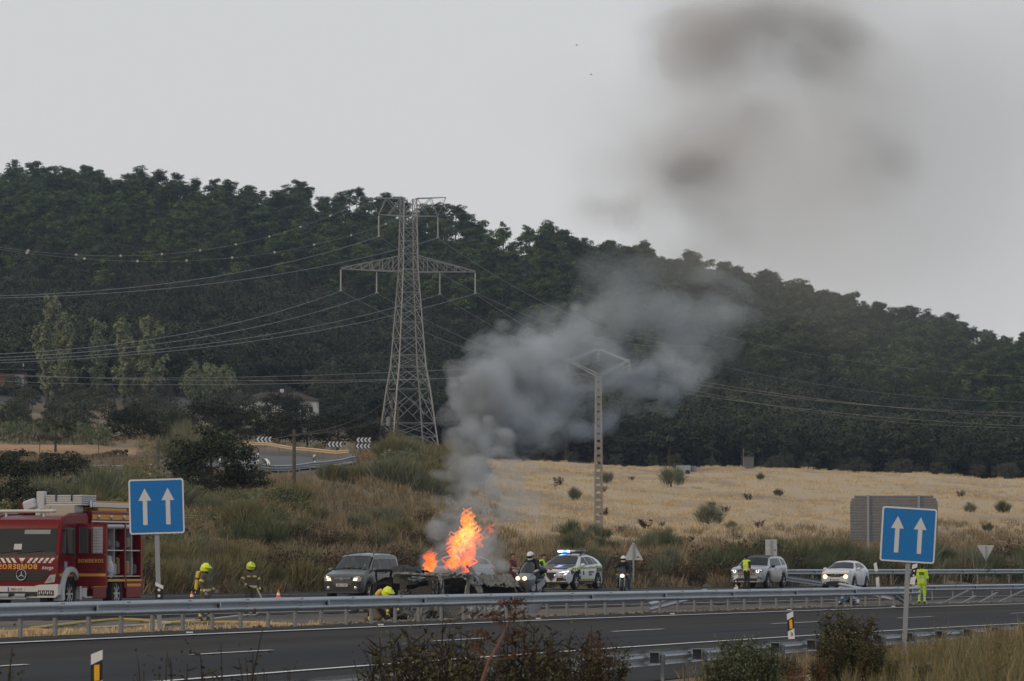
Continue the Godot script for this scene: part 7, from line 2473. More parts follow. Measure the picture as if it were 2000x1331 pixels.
	for i in 7:
		g = G.new()
		g.bx(Vector3(0.62 + i * 0.065, 0.53 + 0.02 * (i % 2), 3.678), Vector3(0.03, 0.08, 0.01))
		part(badge, "slot_bar", g, white)
	plate(t, "2063 GZF", Vector3(-0.12, 0.635, 3.675))
	g = G.new()
	for s in [[-0.45, 0.14], [0.05, 0.16]]: g.lathe([Vector2(0, -s[1]), Vector2(0.08, -s[1]), Vector2(0.08, s[1]), Vector2(0, s[1])], 10, Transform3D(Basis(Vector3.BACK, PI / 2), Vector3(s[0], 0.44, 3.74)))
	g.cbx(Vector3(-0.2, 0.36, 3.76), Vector3(0.95, 0.06, 0.16), 0.02)
	part(t, "winch", g, mat("winch steel", 0.3, 0.31, 0.32, 0.35, 0.7), 35)
	# left side of the cab
	var fns := func(a: float, y: float) -> Vector3: return Vector3(1.14, y, -a)
	var sp := func(called: String, pts: Array, m: Material, proud: float, x := 1.14) -> MeshInstance3D:
		var poly := PackedVector2Array()
		for q in pts: poly.append(Vector2(-q[0], q[1]))
		var k := G.new()
		k.patch(poly, func(a: float, y: float) -> Vector3: return Vector3(x, y, -a), proud)
		return part(t, called, k, m, 30)
	sp.call("side_window", [[3.18, 1.62], [2.28, 1.62], [2.28, 2.4], [2.96, 2.4]], glass, 0.006)
	sp.call("side_stripe", [[3.4, 1.0], [2.1, 1.0], [2.1, 1.08], [3.4, 1.08]], amber, 0.006)
	sp.call("door_seam", [[2.22, 0.75], [2.2, 0.75], [2.2, 2.5], [2.22, 2.5]], blk, 0.004)
	sp.call("crew_opening", [[2.1, 0.75], [1.12, 0.75], [1.12, 2.5], [2.1, 2.5]], dark, 0.004)
	sp.call("crest", [[2.95, 1.2], [2.8, 1.2], [2.76, 1.3], [2.76, 1.42], [2.99, 1.42], [2.99, 1.3]], mat("crest", 0.3, 0.32, 0.42, 0.5), 0.008)
	g = G.new()
	g.cbx(Vector3(1.36, 1.98, 3.05), Vector3(0.26, 0.78, 0.14), 0.05)
	g.tube([Vector3(1.14, 2.3, 3.1), Vector3(1.3, 2.34, 3.08)], 0.025, 5)
	part(t, "mirror", g, blk, 30)
	# wheel arch and wheels
	g = G.new()
	for i in 10:
		var a := -0.25 + (PI + 0.5) * i / 10.0
		var b := -0.25 + (PI + 0.5) * (i + 1) / 10.0
		var A := Vector3(0.95, 0.5 + 0.64 * sin(a), 2.6 + 0.64 * cos(a))
		var B := Vector3(0.95, 0.5 + 0.64 * sin(b), 2.6 + 0.64 * cos(b))
		var A2 := Vector3(0.95, 0.5 + 0.78 * sin(a), 2.6 + 0.78 * cos(a))
		var B2 := Vector3(0.95, 0.5 + 0.78 * sin(b), 2.6 + 0.78 * cos(b))
		var o := Vector3(0.3, 0, 0)
		g.quad(A + o, B + o, B2 + o, A2 + o) if false else g.quad(A + o, A2 + o, B2 + o, B + o)
		g.quad(A2, B2, B2 + o, A2 + o); g.quad(A, A + o, B + o, B)
	part(t, "wheel_arch", g, white, 40)
	for s in [-1.0, 1.0]:
		for z in [2.6, -1.35]: wheel(t, Vector3(s * 1.02, 0.5, z), 0.5, 0.3, s, 0.6, 8)
	# body
	g = G.new()
	g.cbx(Vector3(-0.1, 1.75, -1.3), Vector3(2.0, 2.2, 4.4), 0.04)
	g.bx(Vector3(0, 0.72, -1.3), Vector3(1.0, 0.3, 4.3))
	g.cbx(Vector3(0, 2.72, -1.3), Vector3(2.4, 0.32, 4.4), 0.03)
	g.bx(Vector3(1.04, 1.7, 0.83), Vector3(0.3, 2.1, 0.16)); g.bx(Vector3(1.04, 1.7, -3.42), Vector3(0.3, 2.1, 0.16)); g.bx(Vector3(1.04, 1.7, -2.0), Vector3(0.3, 2.1, 0.12)); g.bx(Vector3(1.04, 1.7, -0.42), Vector3(0.3, 2.1, 0.1))
	var body := part(t, "body", g, red)
	sp.call("top_stripe", [[0.85, 2.64], [-3.45, 2.64], [-3.45, 2.78], [0.85, 2.78]], amber, 0.006, 1.2)
	sp.call("white_edge", [[0.88, 2.56], [-3.48, 2.56], [-3.48, 2.6], [0.88, 2.6]], white, 0.006, 1.2)
	for z in [0.35, -0.7, -1.8, -2.9]:
		g = G.new()
		g.ell(Vector3(1.22, 2.71, z), Vector3(0.05, 0.07, 0.07), 8, 6)
		part(body, "scene_light", g, mat("lamp glass"), 60)
	# roller shutter made of laths, then two open lockers with their gear
	for i in 20:
		g = G.new()
		g.cbx(Vector3(1.16, 0.9 + i * 0.083, 0.2), Vector3(0.03, 0.078, 1.14), 0.01)
		part(t, "shutter_lath", g, alu)
	for s in [[-1.2, 1.46], [-2.72, 1.28]]:
		g = G.new()
		g.bx(Vector3(0.92, 1.68, s[0]), Vector3(0.06, 1.9, s[1]))
		part(t, "locker_back", g, dark)
		g = G.new()
		g.lathe([Vector2(0.09, -s[1] * 0.5), Vector2(0.09, s[1] * 0.5)], 10, Transform3D(Basis(Vector3.RIGHT, PI / 2), Vector3(1.1, 2.45, s[0])))
		part(t, "rolled_shutter", g, alu, 40)
		for y in [1.0, 1.75]:
			g = G.new()
			g.bx(Vector3(1.06, y, s[0]), Vector3(0.22, 0.03, s[1]))
			part(t, "locker_shelf", g, alu)
		g = G.new()
		g.bx(Vector3(1.07, 1.7, s[0] + 0.1), Vector3(0.2, 1.4, 0.03))
		part(t, "locker_divider", g, alu)
		g = G.new()
		g.bx(Vector3(1.19, 0.88, s[0]), Vector3(0.03, 0.07, s[1]))
		part(t, "locker_sill", g, amber)
	var gear := [[-0.85, 1.35, 0.32, 0.5, Color(0.35, 0.35, 0.37)], [-1.35, 1.2, 0.12, 0.34, Color(0.3, 0.33, 0.4)], [-1.6, 1.3, 0.14, 0.5, Color(0.25, 0.12, 0.05)], [-0.8, 1.95, 0.3, 0.2, Color(0.1, 0.04, 0.04)], [-1.5, 1.92, 0.3, 0.2, Color(0.06, 0.06, 0.08)], [-2.4, 1.25, 0.2, 0.4, Color(0.3, 0.15, 0.05)], [-2.75, 1.3, 0.2, 0.55, Color(0.12, 0.12, 0.12)], [-3.05, 1.2, 0.16, 0.3, Color(0.05, 0.06, 0.1)], [-2.5, 1.98, 0.4, 0.3, Color(0.16, 0.15, 0.14)]]
	for s in gear:
		g = G.new()
		g.col = s[4]
		g.cbx(Vector3(1.06, s[1], s[0]), Vector3(0.16, s[3], s[2]), 0.04, Basis(Vector3.RIGHT, rng.randf_range(-0.12, 0.12)))
		part(t, "gear", g, vmat("gear paint", 0.5), 0, true)
	g = G.new()
	g.ell(Vector3(1.12, 1.2, -0.9), Vector3(0.1, 0.28, 0.17), 9, 7)
	part(t, "plastic_bag", g, mat("bag", 0.45, 0.45, 0.46, 0.25))
	for s in [[0.2, 1.14], [-2.72, 1.28]]:
		g = G.new()
		g.cbx(Vector3(1.08, 0.6, s[0]), Vector3(0.24, 0.48, s[1]), 0.02)
		part(t, "skirt_panel", g, red)
		sp.call("skirt_stripe", [[s[0] + s[1] * 0.48, 0.7], [s[0] - s[1] * 0.48, 0.7], [s[0] - s[1] * 0.48, 0.78], [s[0] + s[1] * 0.48, 0.78]], amber, 0.005, 1.2)
	# open rear cab door, standing square to the side
	g = G.new()
	g.prism(PackedVector2Array([Vector2(0, 0.72), Vector2(0.95, 0.72), Vector2(0.95, 1.62), Vector2(0.87, 1.62), Vector2(0.87, 1.66), Vector2(0.1, 1.66), Vector2(0, 1.62)]), 0.06, Transform3D(Basis(), Vector3(1.17, 0, 2.06)))
	g.bx(Vector3(1.22, 2.06, 2.09), Vector3(0.1, 0.86, 0.06)); g.bx(Vector3(2.07, 2.06, 2.09), Vector3(0.1, 0.86, 0.06)); g.bx(Vector3(1.645, 2.46, 2.09), Vector3(0.95, 0.1, 0.058))
	var door := part(t, "open_door", g, red)
	g = G.new()
	g.bx(Vector3(1.645, 2.03, 2.09), Vector3(0.78, 0.8, 0.01))
	var pane := mat("door pane", 0.05, 0.05, 0.05, 0.05)
	pane.transparency = BaseMaterial3D.TRANSPARENCY_ALPHA
	pane.albedo_color.a = 0.2
	part(door, "pane", g, pane)
	g = G.new()
	g.bx(Vector3(1.645, 1.04, 2.122), Vector3(0.94, 0.08, 0.006))
	part(door, "stripe", g, amber)
	text(door, "lettering", "BOMBEROS", 0.15, mat("letter yellow"), Transform3D(Basis(), Vector3(1.64, 1.44, 2.125)), true, 0.006, 1.0)
	g = G.new()
	g.cbx(Vector3(1.95, 1.22, 2.13), Vector3(0.18, 0.05, 0.03), 0.01)
	part(door, "handle", g, blk)
	g = G.new()
	g.bx(Vector3(1.18, 0.52, 1.55), Vector3(0.1, 0.3, 0.4)); g.bx(Vector3(1.2, 0.4, 1.5), Vector3(0.3, 0.04, 0.6))
	part(t, "step", g, alu)
	# roof gear
	g = G.new()
	g.cbx(Vector3(-0.1, 2.86, 3.0), Vector3(1.9, 0.09, 0.2), 0.03)
	for x in [-0.7, 0.5]: g.bx(Vector3(x, 2.76, 3.0), Vector3(0.06, 0.14, 0.1))
	part(t, "light_bar", g, mat("bar pale", 0.5, 0.5, 0.5, 0.3))
	g = G.new()
	g.cbx(Vector3(0.45, 2.87, 1.3), Vector3(1.0, 0.36, 0.7), 0.02)
	part(t, "checker_box", g, chk)
	for i in 5:
		g = G.new()
		g.cbx(Vector3(0.5, 3.06 + i * 0.062, 0.8), Vector3(1.15, 0.054, 1.2), 0.012)
		part(t, "box_slat", g, alu)
	for x in [0.25, 0.75]:
		g = G.new()
		g.tube([Vector3(x, 3.16, 1.43), Vector3(x, 3.34, 1.42), Vector3(x + 0.08, 3.38, 1.3)], 0.02, 5)
		part(t, "box_strap", g, blk)
	g = G.new()
	g.cbx(Vector3(-0.33, 3.1, 1.1), Vector3(0.26, 0.7, 0.2), 0.02)
	g.cbx(Vector3(-0.66, 3.06, 1.2), Vector3(0.42, 0.3, 0.2), 0.05, Basis(Vector3.BACK, 0.3))
	g.tube([Vector3(-0.36, 2.75, 1.2), Vector3(-0.36, 2.95, 1.2)], 0.12, 8)
	part(t, "light_mast", g, mat("mast pale", 0.42, 0.45, 0.5, 0.5), 35)
	for s in [[-0.75, 2.76, 3.02, 1.1], ]:
		g = G.new()
		g.bx(Vector3(-0.95, 2.98, 0.9), Vector3(0.06, 0.36, 0.06)); g.bx(Vector3(-0.6, 3.14, 0.9), Vector3(0.75, 0.05, 0.06)); g.bx(Vector3(-1.1, 3.0, -1.2), Vector3(0.05, 0.3, 4.0))
		part(t, "roof_frame", g, red)
	# ladder on the roof
	var lad := Node3D.new()
	lad.name = "ladder"
	t.add_child(lad)
	for x in [0.75, 1.1]:
		g = G.new()
		g.cbx(Vector3(x, 3.06, -1.35), Vector3(0.05, 0.14, 3.9), 0.01)
		part(lad, "side_rail", g, mat("ladder alu", 0.5, 0.51, 0.52, 0.35, 0.5))
	for i in 12:
		g = G.new()
		g.tube([Vector3(0.75, 3.06, 0.4 - i * 0.32), Vector3(1.1, 3.06, 0.4 - i * 0.32)], 0.02, 5)
		part(lad, "rung", g, mat("ladder alu"))
	g = G.new()
	g.bx(Vector3(0.9, 3.16, -1.5), Vector3(0.3, 0.04, 3.4)); g.bx(Vector3(0.95, 2.93, -1.0), Vector3(0.4, 0.08, 2.4))
	part(t, "ladder_rest", g, amber)
	g = G.new()
	g.lathe([Vector2(0, -0.16), Vector2(0.1, -0.16), Vector2(0.1, 0.16), Vector2(0, 0.16)], 10, Transform3D(Basis(Vector3.BACK, PI / 2), Vector3(0.95, 3.08, 0.72)))
	part(t, "roller", g, chrome, 40)
	g = G.new()
	g.tube([Vector3(0.62, 2.78, 3.0), Vector3(0.66, 3.0, 2.9)], 0.008, 4)
	part(t, "aerial", g, blk)

func build_wreck() -> void:
	var char_ := mat("charred steel", 0.04, 0.035, 0.03, 0.85, 0.1, ntex(81, 0.035, 0.25, 1.0, 5), 1.2)
	var ash := mat("ash grey", 0.2, 0.195, 0.185, 0.9, 0, ntex(82, 0.05, 0.35, 1.0, 5), 1.4)
	var rust := mat("burnt rust", 0.12, 0.1, 0.085, 0.9, 0, ntex(83, 0.05, 0.3, 1.0, 5), 1.6)
	var pale := mat("scorched white", 0.42, 0.42, 0.42, 0.7, 0, ntex(81, 0.035, 0.25, 1.0, 5), 0.9)
	var soot := mat("soot", 0.008, 0.0075, 0.007, 0.95)
	# origin under the wreck's middle; local x runs along its flank from tail (left in view) to nose, z towards the eye
	var z := 138.0
	var p := gp(896, z)
	var k := z / F
	var t := thing("burnt_van", "burnt-out collapsed van smouldering on the median behind the guardrail", "wreck", p, 0.0)
	t.rotation.y = 0.2
	var L := func(px: float, row: float, dz := 0.0) -> Vector3: return Vector3((px - 896) * k / cos(0.2), (YH - row) * k - p.y, dz)
	var W := func(g: G, pts: Array, d: float, dz := 0.0, holes := []) -> void:
		var poly := PackedVector2Array()
		for q in pts:
			var v: Vector3 = L.call(q[0], q[1])
			if poly.size():
				var b := poly[-1]
				for m in [0.3, 0.6]: poly.append(b.lerp(Vector2(v.x, v.y), m) + Vector2(rng.randf_range(-1, 1), rng.randf_range(-1, 1)) * minf(0.035, b.distance_to(Vector2(v.x, v.y)) * 0.08))
			poly.append(Vector2(v.x, v.y))
		g.prism(poly, d, Transform3D(Basis(), Vector3(0, 0, dz)))
	var framed := func(called: String, outer: Array, inner: Array, m: Material, d: float, dz: float) -> MeshInstance3D:   # a panel with one opening
		var g := G.new()
		var n := outer.size()
		for i in n:
			var j := (i + 1) % n
			W.call(g, [outer[i], outer[j], inner[j], inner[i]], d, dz)
		return part(t, called, g, m, 20)
	# the flank towards the camera
	framed.call("rear_flank", [[772, 1135], [844, 1126], [840, 1166], [775, 1170]], [[784, 1143], [826, 1134], [826, 1144], [784, 1152]], rust, 0.06, 0.85)
	framed.call("rear_flank", [[762, 1168], [802, 1161], [802, 1212], [762, 1212]], [[768, 1172], [797, 1166], [797, 1188], [768, 1188]], rust, 0.06, 0.83)
	framed.call("rear_flank", [[802, 1161], [842, 1155], [842, 1211], [802, 1211]], [[807, 1167], [837, 1161], [837, 1186], [807, 1186]], char_, 0.06, 0.84)
	framed.call("door_frame", [[850, 1124], [906, 1120], [905, 1205], [848, 1207]], [[856, 1131], [900, 1128], [897, 1168], [855, 1170]], ash, 0.08, 0.86)
	framed.call("tailgate_frame", [[728, 1114], [762, 1113], [760, 1140], [729, 1142]], [[732, 1118], [757, 1117], [756, 1134], [733, 1136]], soot, 0.07, 0.5)
	framed.call("tailgate_frame", [[724, 1140], [757, 1137], [757, 1166], [722, 1168]], [[729, 1144], [752, 1141], [752, 1161], [727, 1163]], char_, 0.07, 0.62)
	var g := G.new()
	W.call(g, [[845, 1120], [853, 1120], [850, 1140], [846, 1138]], 0.08, 0.9)
	W.call(g, [[762, 1117], [848, 1120], [848, 1124], [762, 1121]], 0.1, 0.8)
	part(t, "pale_edge", g, pale)
	g = G.new()
	W.call(g, [[762, 1120], [906, 1119], [906, 1123], [762, 1124]], 0.14, 0.72)
	W.call(g, [[762, 1121], [845, 1124], [845, 1133], [762, 1140]], 0.05, 0.6)
	part(t, "roof_rail", g, ash)
	# far flank, floor and the dark inside
	g = G.new()
	W.call(g, [[735, 1142], [762, 1128], [800, 1131], [850, 1124], [906, 1128], [960, 1152], [960, 1206], [728, 1206]], 0.06, -0.85)
	W.call(g, [[730, 1180], [1000, 1180], [1000, 1206], [730, 1206]], 1.6, -0.8)
	W.call(g, [[848, 1128], [902, 1126], [904, 1205], [848, 1205]], 0.05, 0.2)
	part(t, "hull", g, soot)
	for s in [[770, 1160], [820, 1162], [868, 1150], [885, 1158], [862, 1172], [890, 1176]]:
		g = G.new()
		var c: Vector3 = L.call(s[0], s[1], 0.35)
		g.tube([c + Vector3(-0.2, -0.3, 0), c + rdir() * 0.12, c + Vector3(0.15, 0.22, 0.1)], 0.02, 5)
		g.cbx(c + Vector3(0.05, -0.1, -0.1), Vector3(0.3, 0.4, 0.12), 0.03, Basis(Vector3.UP, 0.5) * Basis(Vector3.BACK, rng.randf_range(-0.3, 0.3)))
		part(t, "seat_skeleton", g, char_)
	# front pillars that bow down to the bonnet
	for s in [[[905, 1121], [917, 1126], [926, 1140], [931, 1158]], [[903, 1140], [913, 1139], [921, 1148], [926, 1158]], [[900, 1165], [903, 1146], [908, 1132], [914, 1122]]]:
		g = G.new()
		var pts := []
		for q in s: pts.append(L.call(q[0], q[1], 0.82))
		g.tube(pts, [0.07, 0.07, 0.06, 0.05], 6)
		part(t, "pillar", g, pale, 50)
	# crumpled bonnet
	g = G.new()
	var rows := []
	var nz := FastNoiseLite.new()
	nz.seed = 6
	nz.frequency = 0.9
	for i in 15:
		var row := []
		for q in 27:
			var f: float = q / 26.0
			var px := lerpf(916, 1002, f)
			var top := 1113.0 + 12.0 * sin(f * 2.4) - (6.0 if f < 0.12 else 0.0) + 5.0 * nz.get_noise_2d(f * 9.0, 3.0)
			var edge := 1136.0 + 8.0 * sin(f * 2.0 + 0.3) + 5.0 * nz.get_noise_2d(f * 14.0, 9.0)
			var e := i / 14.0
			var v: Vector3 = L.call(px, lerpf(top, edge, e), lerpf(-0.5, 0.95, e))
			row.append(v + Vector3(0, 0.16 * nz.get_noise_2d(f * 7.0, e * 6.0), 0.1 * nz.get_noise_2d(f * 11.0 + 9, e * 8.0)))
		rows.append(row)
	rows.reverse()
	g.grid(rows)
	part(t, "crumpled_bonnet", g, ash, 25)
	g = G.new()
	W.call(g, [[930, 1143], [996, 1150], [1000, 1190], [930, 1196]], 0.9, -0.2)
	part(t, "engine_bay", g, soot)
	# blackened debris heaped on top at the rear
	rows = []
	for i in 9:
		var row := []
		for q in 19:
			var f := q / 18.0
			var e := i / 8.0
			var v: Vector3 = L.call(lerpf(757, 836, f), 1121 - 13 * sin(PI * e) * sin(PI * pow(f, 0.7)) - 3, lerpf(0.75, -0.7, e))
			row.append(v + Vector3(0, 0.14 * nz.get_noise_2d(f * 12.0, e * 9.0 + 20), 0))
		rows.append(row)
	g = G.new()
	g.grid(rows)
	part(t, "roof_debris", g, mat("burnt heap", 0.055, 0.05, 0.046, 0.95, 0, ntex(82, 0.05, 0.35, 1.0, 5), 1.4), 25)
	# ash and melted pieces low down, seen under the guardrail
	for s in [[784, 1190, 0.35, 0.2, ash], [800, 1204, 0.25, 0.3, pale], [826, 1188, 0.4, 0.35, ash], [838, 1206, 0.25, 0.22, char_], [912, 1188, 0.3, 0.3, pale], [905, 1205, 0.35, 0.25, ash], [948, 1198, 0.4, 0.3, pale], [965, 1206, 0.4, 0.2, ash], [930, 1208, 0.3, 0.2, ash], [770, 1208, 0.2, 0.15, char_], [806, 1131, 0.3, 0.05, pale], [838, 1146, 0.08, 0.2, ash], [884, 1124, 0.3, 0.06, pale], [780, 1158, 0.2, 0.08, ash], [852, 1150, 0.06, 0.3, pale]]:
		g = G.new()
		var c: Vector3 = L.call(s[0], s[1], 1.0)
		var rows2 := []
		for i in 6:
			var row := []
			for q in 8:
				var d := Vector3((q / 7.0 - 0.5) * 2.0 * s[2], (i / 5.0 - 0.5) * 2.0 * s[3], 0)
				row.append(c + d + Vector3(0.06 * nz.get_noise_2d(q * 0.9 + s[0], i), 0.08 * nz.get_noise_2d(q * 0.8, i + s[1]), 0.22 * nz.get_noise_2d(q * 0.7 + s[1], i * 0.9)))
			rows2.append(row)
		g.grid(rows2)
		part(t, "melted_panel", g, s[4], 25)
	# smooth pale bumper end at the nose
	g = G.new()
	rows = []
	for i in 8:
		var row := []
		for q in 13:
			var a := lerpf(-0.3, 1.5, q / 12.0)
			var y := i / 7.0
			row.append(L.call(1000, 1206, 0.3) + Vector3(sin(a) * 0.95 * (0.75 + 0.25 * y), 0.12 + y * 0.42, cos(a) * 0.75 * (0.85 + 0.15 * y)))
		rows.append(row)
	g.grid(rows)
	part(t, "bumper_end", g, mat("smooth pale", 0.42, 0.44, 0.47, 0.4), 50)
	g = G.new()
	g.lathe([Vector2(0.2, -0.1), Vector2(0.32, -0.1), Vector2(0.34, 0), Vector2(0.32, 0.1), Vector2(0.2, 0.1)], 16, Transform3D(Basis(Vector3.RIGHT, PI / 2), L.call(1006, 1156, 0.5)))
	part(t, "bare_wheel", g, rust, 35)
	g = G.new()
	for i in 6:
		var a: Vector3 = L.call(996 + i * 2, 1140 + i * 4, 0.6)
		g.tube([a, L.call(1020 + i * 3, 1166 + i * 3, 0.75)], 0.03, 5)
	part(t, "bent_wishbone", g, soot)
	# scraps on the road
	for i in 14:
		g = G.new()
		var q := gp(600 + i * 11 + rng.randf_range(-5, 5), rng.randf_range(160, 186))
		g.cbx(q + Vector3(0, 0.05, 0), Vector3(rng.randf_range(0.2, 0.6), 0.1, 0.25), 0.03, Basis(Vector3.UP, rng.randf_range(0, 3)) * Basis(Vector3.BACK, rng.randf_range(-0.3, 0.3)))
		tag(struct("scrap", g, soot), "blackened scrap of wreckage lying on the road around the grey van", "wreckage", "scraps around the grey van").set_meta("kind", "thing")
	# hoses
	for s in [["yellow fire hose running from the fire engine past the firefighters to the median", [[60, 1214, 120], [230, 1204, 140], [330, 1202, 132], [420, 1206, 134], [470, 1212, 128], [515, 1219, 122], [545, 1225, 115], [575, 1230, 112]], mat("hose yellow", 0.4, 0.3, 0.08, 0.7), 0.045], ["pale hose curving up beside the second firefighter", [[300, 1214, 128], [400, 1208, 140], [480, 1204, 150], [505, 1203, 151], [514, 1196, 151], [512, 1170, 151.2], [502, 1150, 151.3]], mat("hose pale", 0.45, 0.4, 0.3, 0.7), 0.03], ["thin orange hose lying on the median below the fire engine", [[20, 1222, 108], [70, 1228, 104], [120, 1234, 101]], mat("hose orange", 0.5, 0.2, 0.04, 0.7), 0.03], ["second thin hose crossing the median left of the lane sign's post", [[180, 1222, 112], [250, 1214, 120], [310, 1208, 130], [380, 1204, 140]], mat("hose pale"), 0.03]]:
		g = G.new()
		var cv := Curve3D.new()
		for q in s[1]:
			var a := at(q[0], q[1], q[2])
			if q[1] > 1199: a.y = gh(a.x, q[2]) + 0.06
			cv.add_point(a)
		for i in cv.point_count:
			var d: Vector3 = (cv.get_point_position(mini(i + 1, cv.point_count - 1)) - cv.get_point_position(maxi(i - 1, 0))) * 0.18
			cv.set_point_in(i, -d)
			cv.set_point_out(i, d)
		var pts := []
		var n := int(cv.get_baked_length() / 0.4) + 2
		for i in n: pts.append(cv.sample_baked(cv.get_baked_length() * i / (n - 1)))
		g.tube(pts, s[3], 6)
		tag(struct("fire_hose", g, s[2], 60), s[0], "hose").set_meta("kind", "thing")

func build_bikes() -> void:
	var blk := mat("black plastic")
	var chrome := mat("chrome")
	var warm: Material = mats["lit lamp warm"]
	var cold: Material = mats["lit lamp cold"]
	# maxi scooter; front is +z
	var p := seat_ground(at(1036, 1168, 190))
	var grey := mat("scooter grey", 0.10, 0.115, 0.13, 0.3, 0.3)
	var lt := mat("scooter silver", 0.26, 0.285, 0.31, 0.3, 0.4)
	var t := thing("scooter", "large grey scooter with two lit headlamps and a round top case, right of the wreck", "scooter", p, 0.0)
	t.rotation = Vector3(0, -0.42, 0)
	t.scale = Vector3.ONE * 1.14
	for z in [0.78, -0.72]: wheel(t, Vector3(0, 0.29, z), 0.29, 0.13, 1.0, 0.7, 5)
	var nose := func(rows_: Array) -> G:
		var g := G.new()
		var rows := []
		for r in rows_:
			var row := []
			for k in 13:
				var a := lerpf(-PI / 2, PI / 2, k / 12.0)
				row.append(Vector3(sin(a) * r[1], r[0] - 0.02 * absf(sin(a)), r[2] + cos(a) * r[3]))
			rows.append(row)
		g.grid(rows)
		return g
	part(t, "front_fairing", nose.call([[0.42, 0.2, 0.4, 0.22], [0.6, 0.3, 0.35, 0.42], [0.78, 0.36, 0.35, 0.5], [0.92, 0.34, 0.3, 0.46], [1.02, 0.26, 0.28, 0.36]]), lt, 40)
	part(t, "windshield", nose.call([[0.98, 0.24, 0.3, 0.36], [1.15, 0.27, 0.2, 0.34], [1.32, 0.22, 0.08, 0.3], [1.42, 0.13, 0.02, 0.26]]), mat("smoked screen", 0.03, 0.032, 0.036, 0.1), 40)
	var g := G.new()
	g.cbx(Vector3(0, 0.5, -0.1), Vector3(0.36, 0.36, 1.0), 0.08); g.cbx(Vector3(0, 0.72, -0.65), Vector3(0.42, 0.22, 0.8), 0.08)
	part(t, "body", g, grey, 30)
	for s in [-1.0, 1.0]:
		g = G.new()
		g.prism(PackedVector2Array([Vector2(-0.7, 0.62), Vector2(0.1, 0.3), Vector2(0.5, 0.38), Vector2(0.45, 0.72), Vector2(0.1, 0.58), Vector2(-0.6, 0.8)]), 0.05, Transform3D(Basis(Vector3(0, 0, 1), Vector3.UP, Vector3(-1, 0, 0)), Vector3(s * 0.26 + 0.025, 0, 0)))
		part(t, "side_fairing", g, lt if s > 0 else grey)
		g = G.new()
		g.ell(Vector3(s * 0.135, 0.82, 0.82), Vector3(0.085, 0.075, 0.06), 12, 8, Basis(Vector3.BACK, s * 0.4))
		part(t, "headlight", g, warm, 60)
		g = G.new()
		g.ell(Vector3(s * 0.42, 1.08, 0.42), Vector3(0.13, 0.06, 0.06), 10, 7, Basis(Vector3.BACK, s * 0.3))
		g.tube([Vector3(s * 0.3, 0.98, 0.46), Vector3(s * 0.38, 1.05, 0.43)], 0.02, 5)
		part(t, "mirror", g, lt, 60)
		g = G.new()
		g.tube([Vector3(s * 0.09, 0.3, 0.8), Vector3(s * 0.09, 0.66, 0.66)], 0.035, 6)
		part(t, "fork_leg", g, blk)
		g = G.new()
		g.tube([Vector3(s * 0.08, 1.0, 0.3), Vector3(s * 0.34, 1.03, 0.22)], 0.018, 6)
		part(t, "handlebar", g, blk)
	g = G.new()
	g.prism(PackedVector2Array([Vector2(-0.2, 0.36), Vector2(0.2, 0.36), Vector2(0.24, 0.56), Vector2(-0.24, 0.56)]), 0.06, Transform3D(Basis(), Vector3(0, 0, 0.72)))
	g.lathe([Vector2(0.3, -0.08), Vector2(0.325, -0.06), Vector2(0.325, 0.06), Vector2(0.3, 0.08)], 20, Transform3D(Basis(Vector3.BACK, PI / 2), Vector3(0, 0.3, 0.78)))
	part(t, "mudguard", g, blk, 40)
	g = G.new()
	g.ell(Vector3(0, 1.12, -0.9), Vector3(0.27, 0.15, 0.24), 14, 9)
	g.bx(Vector3(0, 0.93, -0.86), Vector3(0.3, 0.1, 0.3))
	part(t, "top_case", g, mat("case dark", 0.03, 0.036, 0.042, 0.25), 60)
	g = G.new()
	g.cbx(Vector3(0, 0.87, -0.42), Vector3(0.34, 0.12, 0.8), 0.05)
	part(t, "seat", g, mat("seat black", 0.012, 0.012, 0.012, 0.7))
	var sit := {"pelvis": Vector3(0, 1.0, -0.3), "chest": Vector3(0, 1.32, -0.2), "neck": Vector3(0, 1.49, -0.1), "head": Vector3(0, 1.6, -0.02), "sl": Vector3(0.2, 1.43, -0.14), "sr": Vector3(-0.2, 1.43, -0.14), "el": Vector3(0.33, 1.2, 0.02), "er": Vector3(-0.33, 1.2, 0.02), "wl": Vector3(0.32, 1.07, 0.2), "wr": Vector3(-0.32, 1.07, 0.2), "hl": Vector3(0.12, 0.95, -0.25), "hr": Vector3(-0.12, 0.95, -0.25), "kl": Vector3(0.24, 0.78, 0.15), "kr": Vector3(-0.24, 0.78, 0.15), "al": Vector3(0.26, 0.38, 0.1), "ar": Vector3(-0.26, 0.38, 0.1), "tl": Vector3(0.28, 0.34, 0.28), "tr": Vector3(-0.28, 0.34, 0.28), "curl": 1.3, "nl": Vector3(0, -1, 0.2), "nr": Vector3(0, -1, 0.2), "hpitch": 0.3}
	var jet := {"top": Color(0.012, 0.013, 0.016), "leg": Color(0.015, 0.016, 0.02), "glove": Color(0.012, 0.012, 0.012), "collar": Color(0.012, 0.012, 0.012), "bulk": 1.08, "bald": true}
	var r := person("rider", "scooter rider in black with a white helmet leaning behind the windshield", p, -0.42, sit, jet)
	r.scale = Vector3.ONE * 1.14
	moto_helmet(r, Vector3(0, 1.62, 0.0), -0.1, 0.35, true)
	# naked motorcycle
	p = seat_ground(at(1217, 1152, 212))
	t = thing("motorcycle", "black motorcycle with a lit headlamp standing on the far carriageway right of the police car", "motorcycle", p, -0.1)
	for z in [0.7, -0.7]: wheel(t, Vector3(0, 0.31, z), 0.31, 0.15, 1.0, 0.74, 6)
	g = G.new()
	for s in [-1.0, 1.0]: g.tube([Vector3(s * 0.1, 0.31, 0.72), Vector3(s * 0.1, 0.98, 0.42)], 0.03, 6)
	part(t, "fork", g, mat("fork gold", 0.3, 0.28, 0.24, 0.3, 0.7), 40)
